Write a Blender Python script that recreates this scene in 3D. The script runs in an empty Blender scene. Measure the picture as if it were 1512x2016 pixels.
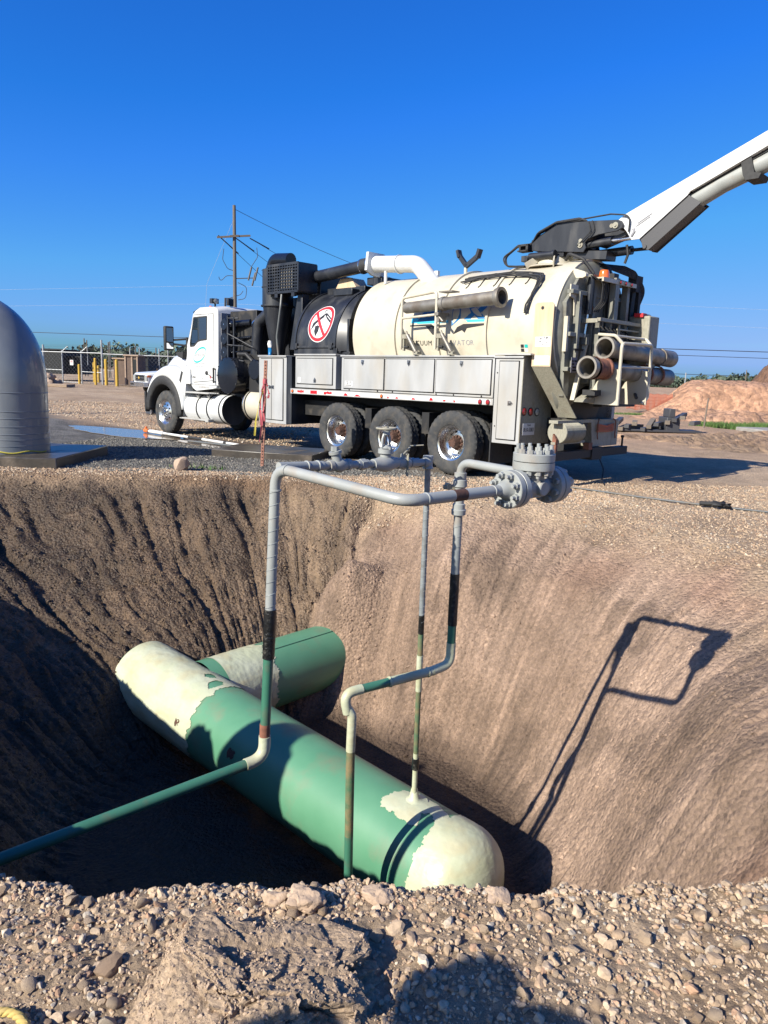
import bpy, bmesh, math, random
import numpy as np
from mathutils import Vector, Matrix
random.seed(7); RNG = np.random.default_rng(11)
R = math.radians
C = bpy.context.scene.collection
sc = bpy.context.scene

# ------------------------------------------------------------------ camera
PITCH, ROLL, CAMH = 0.1846, 0.0352, 1.599
fw = Vector((0, math.cos(PITCH), -math.sin(PITCH)))
r0 = Vector((1, 0, 0)); u0 = Vector((0, math.sin(PITCH), math.cos(PITCH)))
rt = math.cos(ROLL)*r0 + math.sin(ROLL)*u0
up = math.cos(ROLL)*u0 - math.sin(ROLL)*r0
cam = bpy.data.objects.new('camera', bpy.data.cameras.new('camera')); C.objects.link(cam)
M = Matrix((rt, up, -fw)).transposed().to_4x4(); M.translation = Vector((0, 0, CAMH))
cam.matrix_world = M
cam.data.sensor_fit = 'VERTICAL'; cam.data.sensor_height = 36; cam.data.lens = 26.0
cam.data.clip_start = .05; cam.data.clip_end = 9000
sc.camera = cam

# ------------------------------------------------------------------ light
SUN_AZ, SUN_EL = 49.16, 32.1          # direction the light travels (azimuth from +Y to +X), elevation
w = bpy.data.worlds.new('World'); sc.world = w; w.use_nodes = True
nt = w.node_tree; nt.nodes.clear()
sky = nt.nodes.new('ShaderNodeTexSky'); sky.sky_type = 'NISHITA'; sky.sun_disc = False
sky.sun_elevation = R(SUN_EL); sky.sun_rotation = R(SUN_AZ+180)
sky.altitude = 0; sky.air_density = 1.0; sky.dust_density = 1.0; sky.ozone_density = 4.0
EXPO, SKYS = 0.9, 0.1
ALB = .77
# the camera's rendering of the sky: one tone curve per channel on the sky colour, the same in every direction
hs = nt.nodes.new('ShaderNodeHueSaturation'); hs.inputs['Saturation'].default_value = 1.15; hs.inputs['Hue'].default_value = .52
nt.links.new(sky.outputs[0], hs.inputs['Color'])
sp = nt.nodes.new('ShaderNodeSeparateColor'); cb_ = nt.nodes.new('ShaderNodeCombineColor'); nt.links.new(hs.outputs[0], sp.inputs[0])
# per channel: the largest / smallest of straight lines a*c+b (a piecewise tone curve)
def line(src, a, b): n_ = nt.nodes.new('ShaderNodeMath'); n_.operation = 'MULTIPLY_ADD'; n_.inputs[1].default_value = a; n_.inputs[2].default_value = b; nt.links.new(src, n_.inputs[0]); return n_.outputs[0]
def pick(op, p, q): n_ = nt.nodes.new('ShaderNodeMath'); n_.operation = op; nt.links.new(p, n_.inputs[0]); nt.links.new(q, n_.inputs[1]); return n_.outputs[0]
for i in range(3):
    c0 = line(sp.outputs[i], .147, 0)
    if i == 0: f_ = pick('MAXIMUM', pick('MAXIMUM', line(c0, .17, 0), line(c0, .5, -.042)), line(c0, 1, -.45))
    if i == 1: f_ = pick('MAXIMUM', pick('MINIMUM', line(c0, .86, 0), line(c0, .25, .29)), line(c0, 1, -.35))
    if i == 2: f_ = pick('MAXIMUM', pick('MINIMUM', line(c0, 1.37, 0), line(c0, .16, .78)), line(c0, 1, -.3))
    nt.links.new(line(f_, 1/(SKYS*2**EXPO), 0), cb_.inputs[i])
bg = nt.nodes.new('ShaderNodeBackground'); bg.inputs['Strength'].default_value = SKYS
wo = nt.nodes.new('ShaderNodeOutputWorld')
nt.links.new(cb_.outputs[0], bg.inputs[0]); nt.links.new(bg.outputs[0], wo.inputs[0])
sv = Vector((math.sin(R(SUN_AZ))*math.cos(R(SUN_EL)), math.cos(R(SUN_AZ))*math.cos(R(SUN_EL)), -math.sin(R(SUN_EL))))
sl = bpy.data.lights.new('sun', 'SUN'); sl.energy = 4.9; sl.angle = R(.53); sl.color = (1, .94, .83)
so = bpy.data.objects.new('sun', sl); C.objects.link(so); so.rotation_euler = sv.to_track_quat('-Z', 'Y').to_euler(); so.location = (-30, -25, 30)
sc.view_settings.view_transform = 'Standard'; sc.view_settings.look = 'None'
sc.view_settings.exposure = EXPO; sc.view_settings.gamma = 1; sc.view_settings.use_curve_mapping = False

# ------------------------------------------------------------------ noise (numpy)
def _h(ix, iy, iz, s):
    n = (ix.astype(np.int64)*374761393 + iy.astype(np.int64)*668265263 + iz.astype(np.int64)*2147483647 + s*974711) & 0xffffffff
    n = ((n ^ (n >> 13))*1274126177) & 0xffffffff
    return ((n ^ (n >> 16)) & 0xffff)/65535.*2-1
def noise(x, y, z=0., s=0):
    x, y, z = np.broadcast_arrays(np.asarray(x, float), np.asarray(y, float), np.asarray(z, float))
    ix, iy, iz = np.floor(x), np.floor(y), np.floor(z); fx, fy, fz = x-ix, y-iy, z-iz
    q = lambda t: t*t*t*(t*(t*6-15)+10)
    u, v, w_ = q(fx), q(fy), q(fz); r = 0
    for dx in (0, 1):
        for dy in (0, 1):
            for dz in (0, 1):
                r = r + _h(ix+dx, iy+dy, iz+dz, s)*(u if dx else 1-u)*(v if dy else 1-v)*(w_ if dz else 1-w_)
    return r
def fbm(x, y, z=0., o=4, s=0, g=.5):
    r = 0; a = 1; f = 1
    for i in range(o):
        r = r + a*noise(np.asarray(x)*f, np.asarray(y)*f, np.asarray(z)*f, s+i*17); a *= g; f *= 2.03
    return r
def sstep(a, b, x): t = np.clip((x-a)/(b-a), 0, 1); return t*t*(3-2*t)

# ------------------------------------------------------------------ materials
MATS = {}
def mat(name, col, rough=.5, metal=0., col2=None, scale=6., bump=0., bscale=60., dirt=0., dirtcol=(.22, .17, .12), dscale=3., stretch=(1, 1, 1), coat=0., attr=None, attr_mix=1., rvar=.0, spec=.5, detail=5.):
    if name in MATS: return MATS[name]
    if not metal > .8: col = tuple(c*ALB for c in col); col2 = tuple(c*ALB for c in col2) if col2 else None; dirtcol = tuple(c*ALB for c in dirtcol)
    m = bpy.data.materials.new(name); m.use_nodes = True; n = m.node_tree.nodes; l = m.node_tree.links
    b = n['Principled BSDF']; b.inputs['Roughness'].default_value = rough; b.inputs['Metallic'].default_value = metal
    b.inputs['Specular IOR Level'].default_value = spec; b.inputs['Coat Weight'].default_value = coat
    tc = n.new('ShaderNodeTexCoord'); mp = n.new('ShaderNodeMapping'); l.new(tc.outputs['Object'], mp.inputs[0]); mp.inputs['Scale'].default_value = stretch
    def tex(s, d=detail):
        t = n.new('ShaderNodeTexNoise'); t.inputs['Scale'].default_value = s; t.inputs['Detail'].default_value = d; l.new(mp.outputs[0], t.inputs[0]); return t
    def ramp(t, a, c):
        r = n.new('ShaderNodeMapRange'); r.inputs[1].default_value = a; r.inputs[2].default_value = c; l.new(t.outputs[0], r.inputs[0]); return r
    def mix(fac, a, c, mode='MIX'):
        x = n.new('ShaderNodeMix'); x.data_type = 'RGBA'; x.blend_type = mode
        for s_, v in ((0, fac), (6, a), (7, c)):
            if hasattr(v, 'is_output') or hasattr(v, 'links'): l.new(v, x.inputs[s_])
            else: x.inputs[s_].default_value = v if s_ == 0 else (*v[:3], 1)
        return x.outputs[2]
    cur = (*col, 1)
    if attr:
        a = n.new('ShaderNodeAttribute'); a.attribute_name = attr; cur = a.outputs['Color']
    if col2 is not None:
        t = tex(scale); cur = mix(ramp(t, .35, .65).outputs[0], cur, col2 if not attr else cur)
    if attr:
        t = tex(scale); cur = mix(1.0, cur, mix(ramp(t, .3, .7).outputs[0], (.72, .72, .72), (1.22, 1.22, 1.22)), 'MULTIPLY')
    if dirt > 0:
        t = tex(dscale, 8); r = ramp(t, .62-.35*dirt, .95-.3*dirt); cur = mix(r.outputs[0], cur, dirtcol)
        rr = n.new('ShaderNodeMapRange'); rr.inputs[3].default_value = rough; rr.inputs[4].default_value = min(1, rough+.35); l.new(r.outputs[0], rr.inputs[0]); l.new(rr.outputs[0], b.inputs['Roughness'])
    elif rvar > 0:
        t = tex(scale*2, 6); rr = n.new('ShaderNodeMapRange'); rr.inputs[1].default_value = .3; rr.inputs[2].default_value = .7; rr.inputs[3].default_value = max(0, rough-rvar); rr.inputs[4].default_value = min(1, rough+rvar); l.new(t.outputs[0], rr.inputs[0]); l.new(rr.outputs[0], b.inputs['Roughness'])
    if hasattr(cur, 'links'): l.new(cur, b.inputs['Base Color'])
    else: b.inputs['Base Color'].default_value = cur
    if bump > 0:
        t = tex(bscale, 6); bp = n.new('ShaderNodeBump'); bp.inputs['Strength'].default_value = 1.0; bp.inputs['Distance'].default_value = bump; l.new(t.outputs[0], bp.inputs['Height']); l.new(bp.outputs[0], b.inputs['Normal'])
    MATS[name] = m; return m

mat('white_paint', (.70, .72, .72), .28, coat=.3, col2=(.7, .7, .68), scale=3, dirt=.12, dirtcol=(.45, .4, .32))
mat('cream_paint', (.62, .575, .455), .38, col2=(.555, .51, .40), scale=2, dirt=.24, dirtcol=(.42, .35, .25), dscale=3.5, bump=.0006, bscale=30)
mat('cream_painted_shade', (.26, .26, .22), .45, col2=(.19, .19, .16), scale=4, dirt=.4, dirtcol=(.1, .085, .06), dscale=5)  # cream paint darkened so its colour holds the shade of the truck's rear
mat('chassis_grey', (.06, .06, .065), .5)
mat('black_paint', (.014, .016, .022), .38, col2=(.03, .033, .04), scale=5, dirt=.25, dirtcol=(.075, .075, .075), dscale=4, stretch=(1, 1, .35), rvar=.1)
mat('black_gloss', (.010, .012, .018), .18, rvar=.05, scale=4)
mat('black_rubber', (.016, .016, .017), .7, col2=(.03, .03, .03), scale=20, bump=.001, bscale=80)
mat('tyre_rubber', (.028, .030, .033), .8, col2=(.055, .056, .056), scale=7, dirt=.42, dirtcol=(.12, .105, .085), dscale=9, bump=.002, bscale=60)
mat('chrome', (.78, .78, .78), .2, 1., col2=(.6, .6, .6), scale=8, rvar=.08)
mat('aluminium_rim', (.70, .70, .69), .22, 1., dirt=.18, dirtcol=(.2, .17, .13), dscale=12)
mat('aluminium', (.49, .495, .49), .45, .12, col2=(.38, .385, .38), scale=2.5, dirt=.42, dirtcol=(.38, .34, .27), dscale=2.2, stretch=(1, 1, .35), bump=.0008, bscale=9)
mat('aluminium_trim', (.52, .515, .49), .42, .2, dirt=.3, dirtcol=(.25, .22, .18), dscale=5)
mat('raw_steel', (.35, .33, .29), .5, .6, col2=(.24, .22, .19), scale=6, dirt=.3, dirtcol=(.16, .12, .09), bump=.001, bscale=25)
mat('rusty_hub', (.12, .055, .035), .75, .1, col2=(.07, .035, .025), scale=25, bump=.003, bscale=70)
mat('rust', (.3, .12, .07), .85, 0, col2=(.17, .07, .045), scale=18, bump=.002, bscale=60)
mat('dark_hole', (.004, .004, .005), .9)
mat('chassis_black', (.012, .012, .013), .6, dirt=.3, dirtcol=(.09, .075, .055), dscale=5)
mat('post_rust', (.46, .23, .16), .85, col2=(.30, .13, .09), scale=18, bump=.002, bscale=60)
mat('red_tape', (.55, .012, .02), .3, dirt=.1)
mat('white_tape', (.75, .72, .72), .35, dirt=.2)
mat('red_lens', (.35, .01, .015), .15, coat=1)
mat('amber_lens', (.8, .16, .02), .15, coat=1)
mat('clear_lens', (.35, .36, .34), .15, coat=1)
mat('glass', (.012, .02, .024), .04, 0, coat=1, spec=.8)
mat('mirror', (.85, .87, .9), .02, 1.)
mat('grey_paint', (.36, .375, .36), .42, col2=(.31, .325, .31), scale=6, dirt=.2, dirtcol=(.30, .22, .15), dscale=7, bump=.0005, bscale=50)
mat('green_coating', (.095, .27, .155), .42, col2=(.12, .305, .18), scale=2.2, dirt=.26, dirtcol=(.20, .19, .12), dscale=3.4, bump=.0006, bscale=14)
mat('green_dark_coating', (.045, .17, .11), .4, col2=(.06, .2, .13), scale=3, dirt=.2, dirtcol=(.14, .12, .08), dscale=8, bump=.0006, bscale=40)
mat('cream_coating', (.50, .53, .35), .42, col2=(.56, .59, .43), scale=3, dirt=.36, dirtcol=(.50, .42, .23), dscale=3.2, bump=.004, bscale=16, stretch=(1, 1, 2))
mat('wrap_grey', (.3, .33, .335), .45, col2=(.24, .26, .26), scale=14, dirt=.3, dirtcol=(.1, .08, .06), dscale=12)
mat('black_tape', (.012, .012, .012), .35, bump=.006, bscale=70, dirt=.25, dirtcol=(.1, .09, .07), dscale=40)
mat('olive_mud', (.26, .20, .10), .7, col2=(.08, .17, .09), scale=11, bump=.002, bscale=80)
mat('concrete', (.36, .34, .31), .8, col2=(.28, .265, .24), scale=5, bump=.004, bscale=40)
mat('dark_slab', (.075, .062, .05), .35, col2=(.05, .043, .036), scale=5, bump=.003, bscale=20, dirt=.2)
mat('steel_blue_paint', (.17, .19, .21), .34, col2=(.20, .22, .235), scale=3, coat=.4, rvar=.05, bump=.0008, bscale=3)
mat('wood', (.42, .32, .23), .8, col2=(.3, .21, .135), scale=5, stretch=(1, 12, 12), bump=.003, bscale=8)
mat('weathered_wood', (.22, .18, .14), .85, col2=(.14, .115, .09), scale=5, stretch=(1, 10, 10), bump=.003, bscale=8)
mat('pole_wood', (.17, .15, .125), .85, col2=(.11, .095, .08), scale=6, stretch=(10, 10, 1))
mat('yellow_paint', (.55, .35, .04), .5, dirt=.2)
mat('galvanised', (.45, .47, .48), .45, .5, dirt=.2)
mat('wire', (.035, .035, .04), .6)
mat('pale_wire', (.55, .6, .65), .6)
mat('brown_cladding', (.17, .115, .085), .8, col2=(.13, .09, .07), scale=4)
mat('dark_screen', (.014, .017, .018), .8)
mat('orange_net', (.45, .15, .09), .7)
mat('sign_white', (.75, .75, .73), .5)
mat('sign_red', (.6, .02, .03), .45)
mat('sign_black', (.012, .012, .014), .5)
mat('logo_blue', (.01, .17, .42), .4)
mat('logo_cyan', (.05, .52, .8), .4)
mat('logo_teal', (.0, .45, .42), .4)
mat('logo_grey', (.3, .3, .32), .5)
mat('rope_yellow', (.62, .45, .13), .8, col2=(.5, .36, .12), scale=40)
mat('tape_pink', (.55, .12, .13), .6, col2=(.4, .07, .09), scale=15)
mat('tape_yellow', (.5, .42, .05), .6)
mat('tape_white', (.6, .58, .55), .6)
mat('skin', (.5, .3, .22), .55)
mat('blue_cloth', (.04, .08, .2), .9)
mat('hi_vis', (.5, .65, .05), .8)
mat('white_plastic', (.72, .72, .7), .4, dirt=.2)
mat('orange_paint', (.7, .17, .04), .5)
mat('hose_grey', (.13, .14, .14), .5, dirt=.3)
mat('plate_tan', (.60, .44, .27), .55, col2=(.64, .5, .34), scale=4, stretch=(4, 4, .7), dirt=.2, dirtcol=(.6, .55, .45))
mat('worn_cream', (.36, .34, .27), .5, col2=(.27, .26, .2), scale=20, stretch=(3, 3, 1), dirt=.25)

# ------------------------------------------------------------------ mesh builder
def fillet(pts, rad, n=6):
    pts = [Vector(p) for p in pts]; out = [pts[0]]
    for i in range(1, len(pts)-1):
        a, b, c_ = pts[i-1], pts[i], pts[i+1]; r_ = rad[i-1] if isinstance(rad, (list, tuple)) else rad
        u = (a-b).normalized(); v = (c_-b).normalized(); ang = u.angle(v)
        d = min(r_/max(math.tan(ang/2), 1e-3), (a-b).length*.49 if i > 1 else (a-b).length*.98, (c_-b).length*.49 if i < len(pts)-2 else (c_-b).length*.98)
        p, q = b+u*d, b+v*d
        for k in range(n+1):
            t = k/n; out.append(p*(1-t)**2 + b*2*t*(1-t) + q*t*t)
    out.append(pts[-1]); return out
class MB:
    def __init__(s): s.v = []; s.f = []; s.m = []; s.k = 0
    def add(s, vs, fs, k=None):
        o = len(s.v); s.v += [tuple(p) for p in vs]; s.f += [tuple(i+o for i in f) for f in fs]; s.m += [s.k if k is None else k]*len(fs); return s
    def box(s, x0, x1, y0, y1, z0, z1, k=None):
        vs = [(x, y, z) for x in (x0, x1) for y in (y0, y1) for z in (z0, z1)]
        return s.add(vs, [(0, 1, 3, 2), (4, 6, 7, 5), (0, 4, 5, 1), (2, 3, 7, 6), (0, 2, 6, 4), (1, 5, 7, 3)], k)
    def obox(s, p, q, w_, h, upv=(0, 0, 1), k=None):      # beam from p to q
        p, q = Vector(p), Vector(q); d = (q-p).normalized(); u = Vector(upv); sd = d.cross(u)
        if sd.length < 1e-3: sd = d.cross(Vector((1, 0, 0)))
        sd.normalize(); u = sd.cross(d)
        vs = [e+sd*a*w_/2+u*b*h/2 for e in (p, q) for a in (-1, 1) for b in (-1, 1)]
        return s.add(vs, [(0, 1, 3, 2), (4, 6, 7, 5), (0, 4, 5, 1), (2, 3, 7, 6), (0, 2, 6, 4), (1, 5, 7, 3)], k)
    def prism(s, poly, f0, f1, k=None):                   # f0,f1: maps 2d->3d for the two faces
        n = len(poly); vs = [f0(*p) for p in poly]+[f1(*p) for p in poly]
        return s.add(vs, [tuple(range(n))[::-1], tuple(range(n, 2*n))]+[(i, (i+1) % n, n+(i+1) % n, n+i) for i in range(n)], k)
    def tube(s, pts, r, n=12, caps=True, k=None, sx=1.):
        pts = [Vector(p) for p in pts]; N = len(pts); T = []
        for i in range(N):
            t = (pts[min(i+1, N-1)]-pts[max(i-1, 0)]); T.append(t.normalized())
        ref = Vector((0, 0, 1)) if abs(T[0].z) < .9 else Vector((1, 0, 0))
        u = T[0].cross(ref).normalized(); vs = []
        for i in range(N):
            u = (u-T[i]*u.dot(T[i])).normalized(); v = T[i].cross(u); rr = r[i] if isinstance(r, (list, tuple)) else r
            for j in range(n):
                a = 2*math.pi*j/n; vs.append(pts[i]+(u*math.cos(a)*sx+v*math.sin(a))*rr)
        fs = [(i*n+j, i*n+(j+1) % n, (i+1)*n+(j+1) % n, (i+1)*n+j) for i in range(N-1) for j in range(n)]
        if caps: fs += [tuple(range(n))[::-1], tuple(range((N-1)*n, N*n))]
        return s.add(vs, fs, k)
    def lathe(s, prof, o, d, n=24, k=None, a0=0, a1=360, close=True):   # prof: (along, radius)
        o = Vector(o); d = Vector(d).normalized(); ref = Vector((0, 0, 1)) if abs(d.z) < .9 else Vector((1, 0, 0))
        u = d.cross(ref).normalized(); v = u.cross(d)   # v ~ up
        full = abs(a1-a0) >= 360; cols = n if full else n+1; vs = []
        for (a, r_) in prof:
            for j in range(cols):
                t = R(a0+(a1-a0)*j/n); vs.append(o+d*a+(v*math.cos(t)+u*math.sin(t))*r_)
        fs = []
        for i in range(len(prof)-1):
            for j in range(n): fs.append((i*cols+j, i*cols+(j+1) % cols, (i+1)*cols+(j+1) % cols, (i+1)*cols+j))
        if close and full:
            if prof[0][1] > 1e-5: fs.append(tuple(range(cols))[::-1])
            if prof[-1][1] > 1e-5: fs.append(tuple(range((len(prof)-1)*cols, len(prof)*cols)))
        return s.add(vs, fs, k)
    def hexn(s, p, d, r_, h, k=None): return s.lathe([(0, r_), (h, r_)], p, d, 6, k)
    def build(s, name, m, parent=None, smooth=30, bevel=0., kind=None, label=None, org=None):
        me = bpy.data.meshes.new(name); vs = s.v
        if org is not None: vs = [(p[0]-org[0], p[1]-org[1], p[2]-org[2]) for p in vs]
        me.from_pydata(vs, [], s.f)
        for q in (m if isinstance(m, (list, tuple)) else [m]): me.materials.append(MATS[q] if isinstance(q, str) else q)
        if any(s.m): me.polygons.foreach_set('material_index', s.m)
        bm = bmesh.new(); bm.from_mesh(me); bmesh.ops.remove_doubles(bm, verts=bm.verts, dist=1e-5); bmesh.ops.recalc_face_normals(bm, faces=bm.faces); bm.to_mesh(me); bm.free()
        if smooth:
            me.polygons.foreach_set('use_smooth', [True]*len(me.polygons)); me.set_sharp_from_angle(angle=R(smooth))
        o = bpy.data.objects.new(name, me); C.objects.link(o)
        if parent is not None: o.parent = parent
        if bevel:
            b = o.modifiers.new('bevel', 'BEVEL'); b.width = bevel; b.segments = 2; b.limit_method = 'ANGLE'; b.angle_limit = R(40); b.harden_normals = False
        if kind: o['kind'] = kind
        if label: o['label'] = label
        return o
def thing(name, label, cat, loc=(0, 0, 0), group=None, mtx=None):
    o = bpy.data.objects.new(name, None); C.objects.link(o); o.empty_display_size = .1
    if mtx is not None: o.matrix_world = mtx
    else: o.location = loc
    return tag(o, label, cat, group)
def tag(o, label, cat, group=None, kind=None):
    if label: o['label'] = label
    if cat: o['category'] = cat
    if group: o['group'] = group
    if kind: o['kind'] = kind
    return o
def inst(o, parent=None, loc=None, name=None):
    c_ = o.copy(); C.objects.link(c_); c_.parent = parent if parent is not None else o.parent
    if loc is not None: c_.location = loc
    return c_
def text_mesh(txt, size, bold=0.0, align='CENTER', sx=1.):
    cu = bpy.data.curves.new('t', 'FONT'); cu.body = txt; cu.size = size; cu.align_x = align; cu.offset = bold; cu.resolution_u = 3
    o = bpy.data.objects.new('t', cu); C.objects.link(o); dg = bpy.context.evaluated_depsgraph_get(); dg.update()
    me = bpy.data.meshes.new_from_object(o.evaluated_get(dg)); vs = [(v.co.x*sx, v.co.y) for v in me.vertices]; fs = [tuple(p.vertices) for p in me.polygons]
    bpy.data.objects.remove(o); bpy.data.meshes.remove(me); bpy.data.curves.remove(cu); return vs, fs
# ------------------------------------------------------------------ ground: one sheet with the pit sunk in it
PC = (-.3, 6.0)
RIM = [(-5.9, 10.75), (-5.3, 10.72), (-4.43, 10.72), (-3.42, 10.8), (-2.6, 11.0), (-2.17, 11.15), (-1.23, 11.05), (-.5, 10.8), (.12, 10.75), (.95, 9.85), (1.65, 9.6), (2.42, 9.3), (2.95, 8.8), (3.4, 7.9), (3.75, 6.95), (3.85, 5.6), (3.4, 4.2), (2.7, 3.0), (2.0, 2.45), (1.32, 2.21), (.61, 2.13), (.04, 2.08), (-.53, 2.07), (-1.16, 2.06), (-1.9, 2.3), (-2.7, 2.85), (-3.5, 3.7), (-4.4, 4.9), (-5.3, 6.4), (-6.1, 8.0), (-6.4, 9.6)]
FLO = [(1.35, 5.5), (1.3, 6.4), (.95, 7.1), (.1, 7.75), (-.62, 8.45), (-1.25, 8.0), (-2.02, 7.62), (-2.5, 6.95), (-2.7, 5.8), (-2.0, 4.5), (-.95, 3.35), (0, 3.1), (.75, 3.4), (1.15, 4.3)]
def polar(tab):
    a = np.array([math.atan2(p[1]-PC[1], p[0]-PC[0]) for p in tab]); r_ = np.array([math.hypot(p[1]-PC[1], p[0]-PC[0]) for p in tab]); o = np.argsort(a); return a[o], r_[o]
_ra, _rr = polar(RIM); _fa, _fr = polar(FLO)
def _pi(th, a, r_):
    g = np.linspace(-math.pi, math.pi, 721)[:-1]; v = np.interp(g, a, r_, period=2*math.pi); k = np.hanning(11); k /= k.sum()
    v = np.convolve(np.r_[v[-5:], v, v[:5]], k, 'valid'); return np.interp(th, g, v, period=2*math.pi)
SA = np.array([[0, 0], [.12, .025], [.25, .08], [.35, .135], [.5, .225], [.6, .35], [.7, .5], [.8, .67], [.9, .85], [1, .97], [1.08, 1.0]])
SB = np.array([[0, 0], [.04, .02], [.1, .085], [.5, .53], [.9, .93], [1, .985], [1.08, 1.0]])
SCX = np.array([[0, 0], [.05, .035], [.5, .38], [.80, .60], [.86, .66], [.92, .84], [1, .985], [1.08, 1.0]])
DEP = 2.53
def truck_uv(x, y):
    dx, dy = x-1.8908, y-12.990; return dx*-.7175+dy*.6966, dx*-.6966-dy*.7175
def pit_t(x, y):
    x, y = np.asarray(x, float), np.asarray(y, float)
    th = np.arctan2(y-PC[1], x-PC[0]); r_ = np.hypot(x-PC[0], y-PC[1])
    rr = _pi(th, _ra, _rr) + .05*noise(np.cos(th)*9, np.sin(th)*9, 3, 5)+.03*noise(np.cos(th)*30, np.sin(th)*30, 3, 6); fr = _pi(th, _fa, _fr)
    return (rr-r_)/(rr-fr), th, r_
def height(x, y, detail=True):
    x, y = np.asarray(x, float), np.asarray(y, float)
    t, th, r_ = pit_t(x, y)
    a = np.interp(t, SA[:, 0], SA[:, 1]); b = np.interp(t, SB[:, 0], SB[:, 1])
    wr = sstep(-2.6, -1.9, th)*(1-sstep(1.15, 1.6, th))
    # near side (towards the camera) is steep
    wn = sstep(-2.6, -2.3, th)*(1-sstep(-.95, -.6, th)); wr = wr*(1-wn)
    c_ = np.interp(t, SCX[:, 0], SCX[:, 1]); wc = np.exp(-((np.where(th < -1, th+6.283, th)-2.40)/.36)**2); b = b*(1-wc)+c_*wc
    z = -DEP*(a*wr+b*(1-wr))
    q1, q2 = (x+2.98)*-.7316+(y-8.31)*.6809, (x+2.98)*.6813+(y-8.31)*.732
    z = z + 0.9*np.exp(-(((x+.42)/.5)**2+((y-9.15)/.45)**2))
    if detail:
        inside = sstep(.0, .12, t)*(1-sstep(.96, 1.12, t)); thw = np.where(th < -1, th+6.283, th)+.03*noise(x*3, y*3, 0, 19); left = sstep(-.035, .035, thw-1.50-.36*t)
        z = z - sstep(.0, .12, t)*(1-sstep(.6, .95, t))*.16*np.exp(-((thw-1.50-.36*t)/.035)**2)*(1+.6*noise(x*4, y*4, z*4, 18))
        # runnels down the wall; on the right the bucket scrapes fan towards a point nearer the camera
        ts = np.arctan2(y-4.2, x+1.7); rs = np.hypot(y-4.2, x+1.7)
        wob = .05*noise(x*1.3, y*1.3, 0, 9)
        g1 = np.abs(noise((th+wob)*15, t*.9+3, 0, 21)); g2 = np.abs(noise((th+wob)*42, t*1.6, 0, 22)); g3 = noise((th+wob*.5)*95, t*3., 0, 23)
        z = z + inside*left*(.095*(sstep(0, .35, g1)-1)*sstep(-.1, .5, noise(th*6, t*1.5, 0, 77)) + .05*(sstep(0, .3, g2)-1) + .02*g3)
        s2 = np.abs(noise(ts*38, rs*.35, 0, 24)); s3 = noise(ts*120, rs*.8, 0, 25)
        z = z + inside*(1-left)*(.030*(sstep(0, .16, s2)-1)*sstep(-.25, .35, noise(x*2.2, y*2.2, z*2.2, 26))+.013*s3 + .02*noise(x*1.1, y*1.1, z*1.1, 31))
        z = z + inside*((.006+.02*left)*fbm(x*9, y*9, z*9, 4, 41)+(1-left)*.008*noise(ts*260, rs*2.5, 0, 42)+(1-left)*.005*noise(ts*420, rs*4, 0, 43))
        gr = .03*sstep(.55, .75, noise(x*2.2+5, y*2.2, z*2, 51)+.3*noise(x*9, y*9, z*9, 52)); z = z-inside*gr*(.3+left)
        fl = sstep(.95, 1.1, t); z = z + fl*.03*fbm(x*3, y*3, 0, 3, 61)
        near = 1-sstep(3.5, 8, np.hypot(x, y))
        out = 1-sstep(-.02, .05, t)
        z = z + out*(near*(.02*fbm(x*2.3, y*2.3, 0, 3, 71)+.008*fbm(x*14, y*14, 0, 3, 72)) + (1-near)*.012*fbm(x*1.1, y*1.1, 0, 3, 73))
        # lip lumps along the near edge, rounded towards the corner
        lip = np.exp(-(t/.05)**2)*near; z = z + lip*(.018*noise(x*5, y*5, 0, 81)+.016*noise(x*15, y*15, 0, 82))
        # wheel ruts on the right, far field unevenness
        z = z + out*sstep(14, 26, y)*sstep(4, 8, x)*(.05*fbm(x*.5, y*.5, 0, 4, 91))
    u, v = truck_uv(x, y)
    z = z - .006*np.clip(u, 0, 10)*(1-sstep(3, 6, np.abs(v)))*sstep(-1, 1, u)*(1-sstep(11, 14, u))
    z = z - .045*np.exp(-((x+6.2+(y-17.6)*-.6)/3.2)**2-((y-17.6+(x+5.4)*.93)/1.0)**2)*out if detail else z
    return z
NT, N_ = 900, 0
rad = list(np.arange(.35, 6.0, .024))
s_ = .024
while rad[-1] < 4500: s_ *= 1.036; rad.append(rad[-1]+s_)
rad = np.array(rad); th = np.linspace(-math.pi, math.pi, NT, endpoint=False)
RR, TH = np.meshgrid(rad, th, indexing='ij')
X = PC[0]+RR*np.cos(TH); Y = PC[1]+RR*np.sin(TH); Z = height(X, Y)
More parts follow.
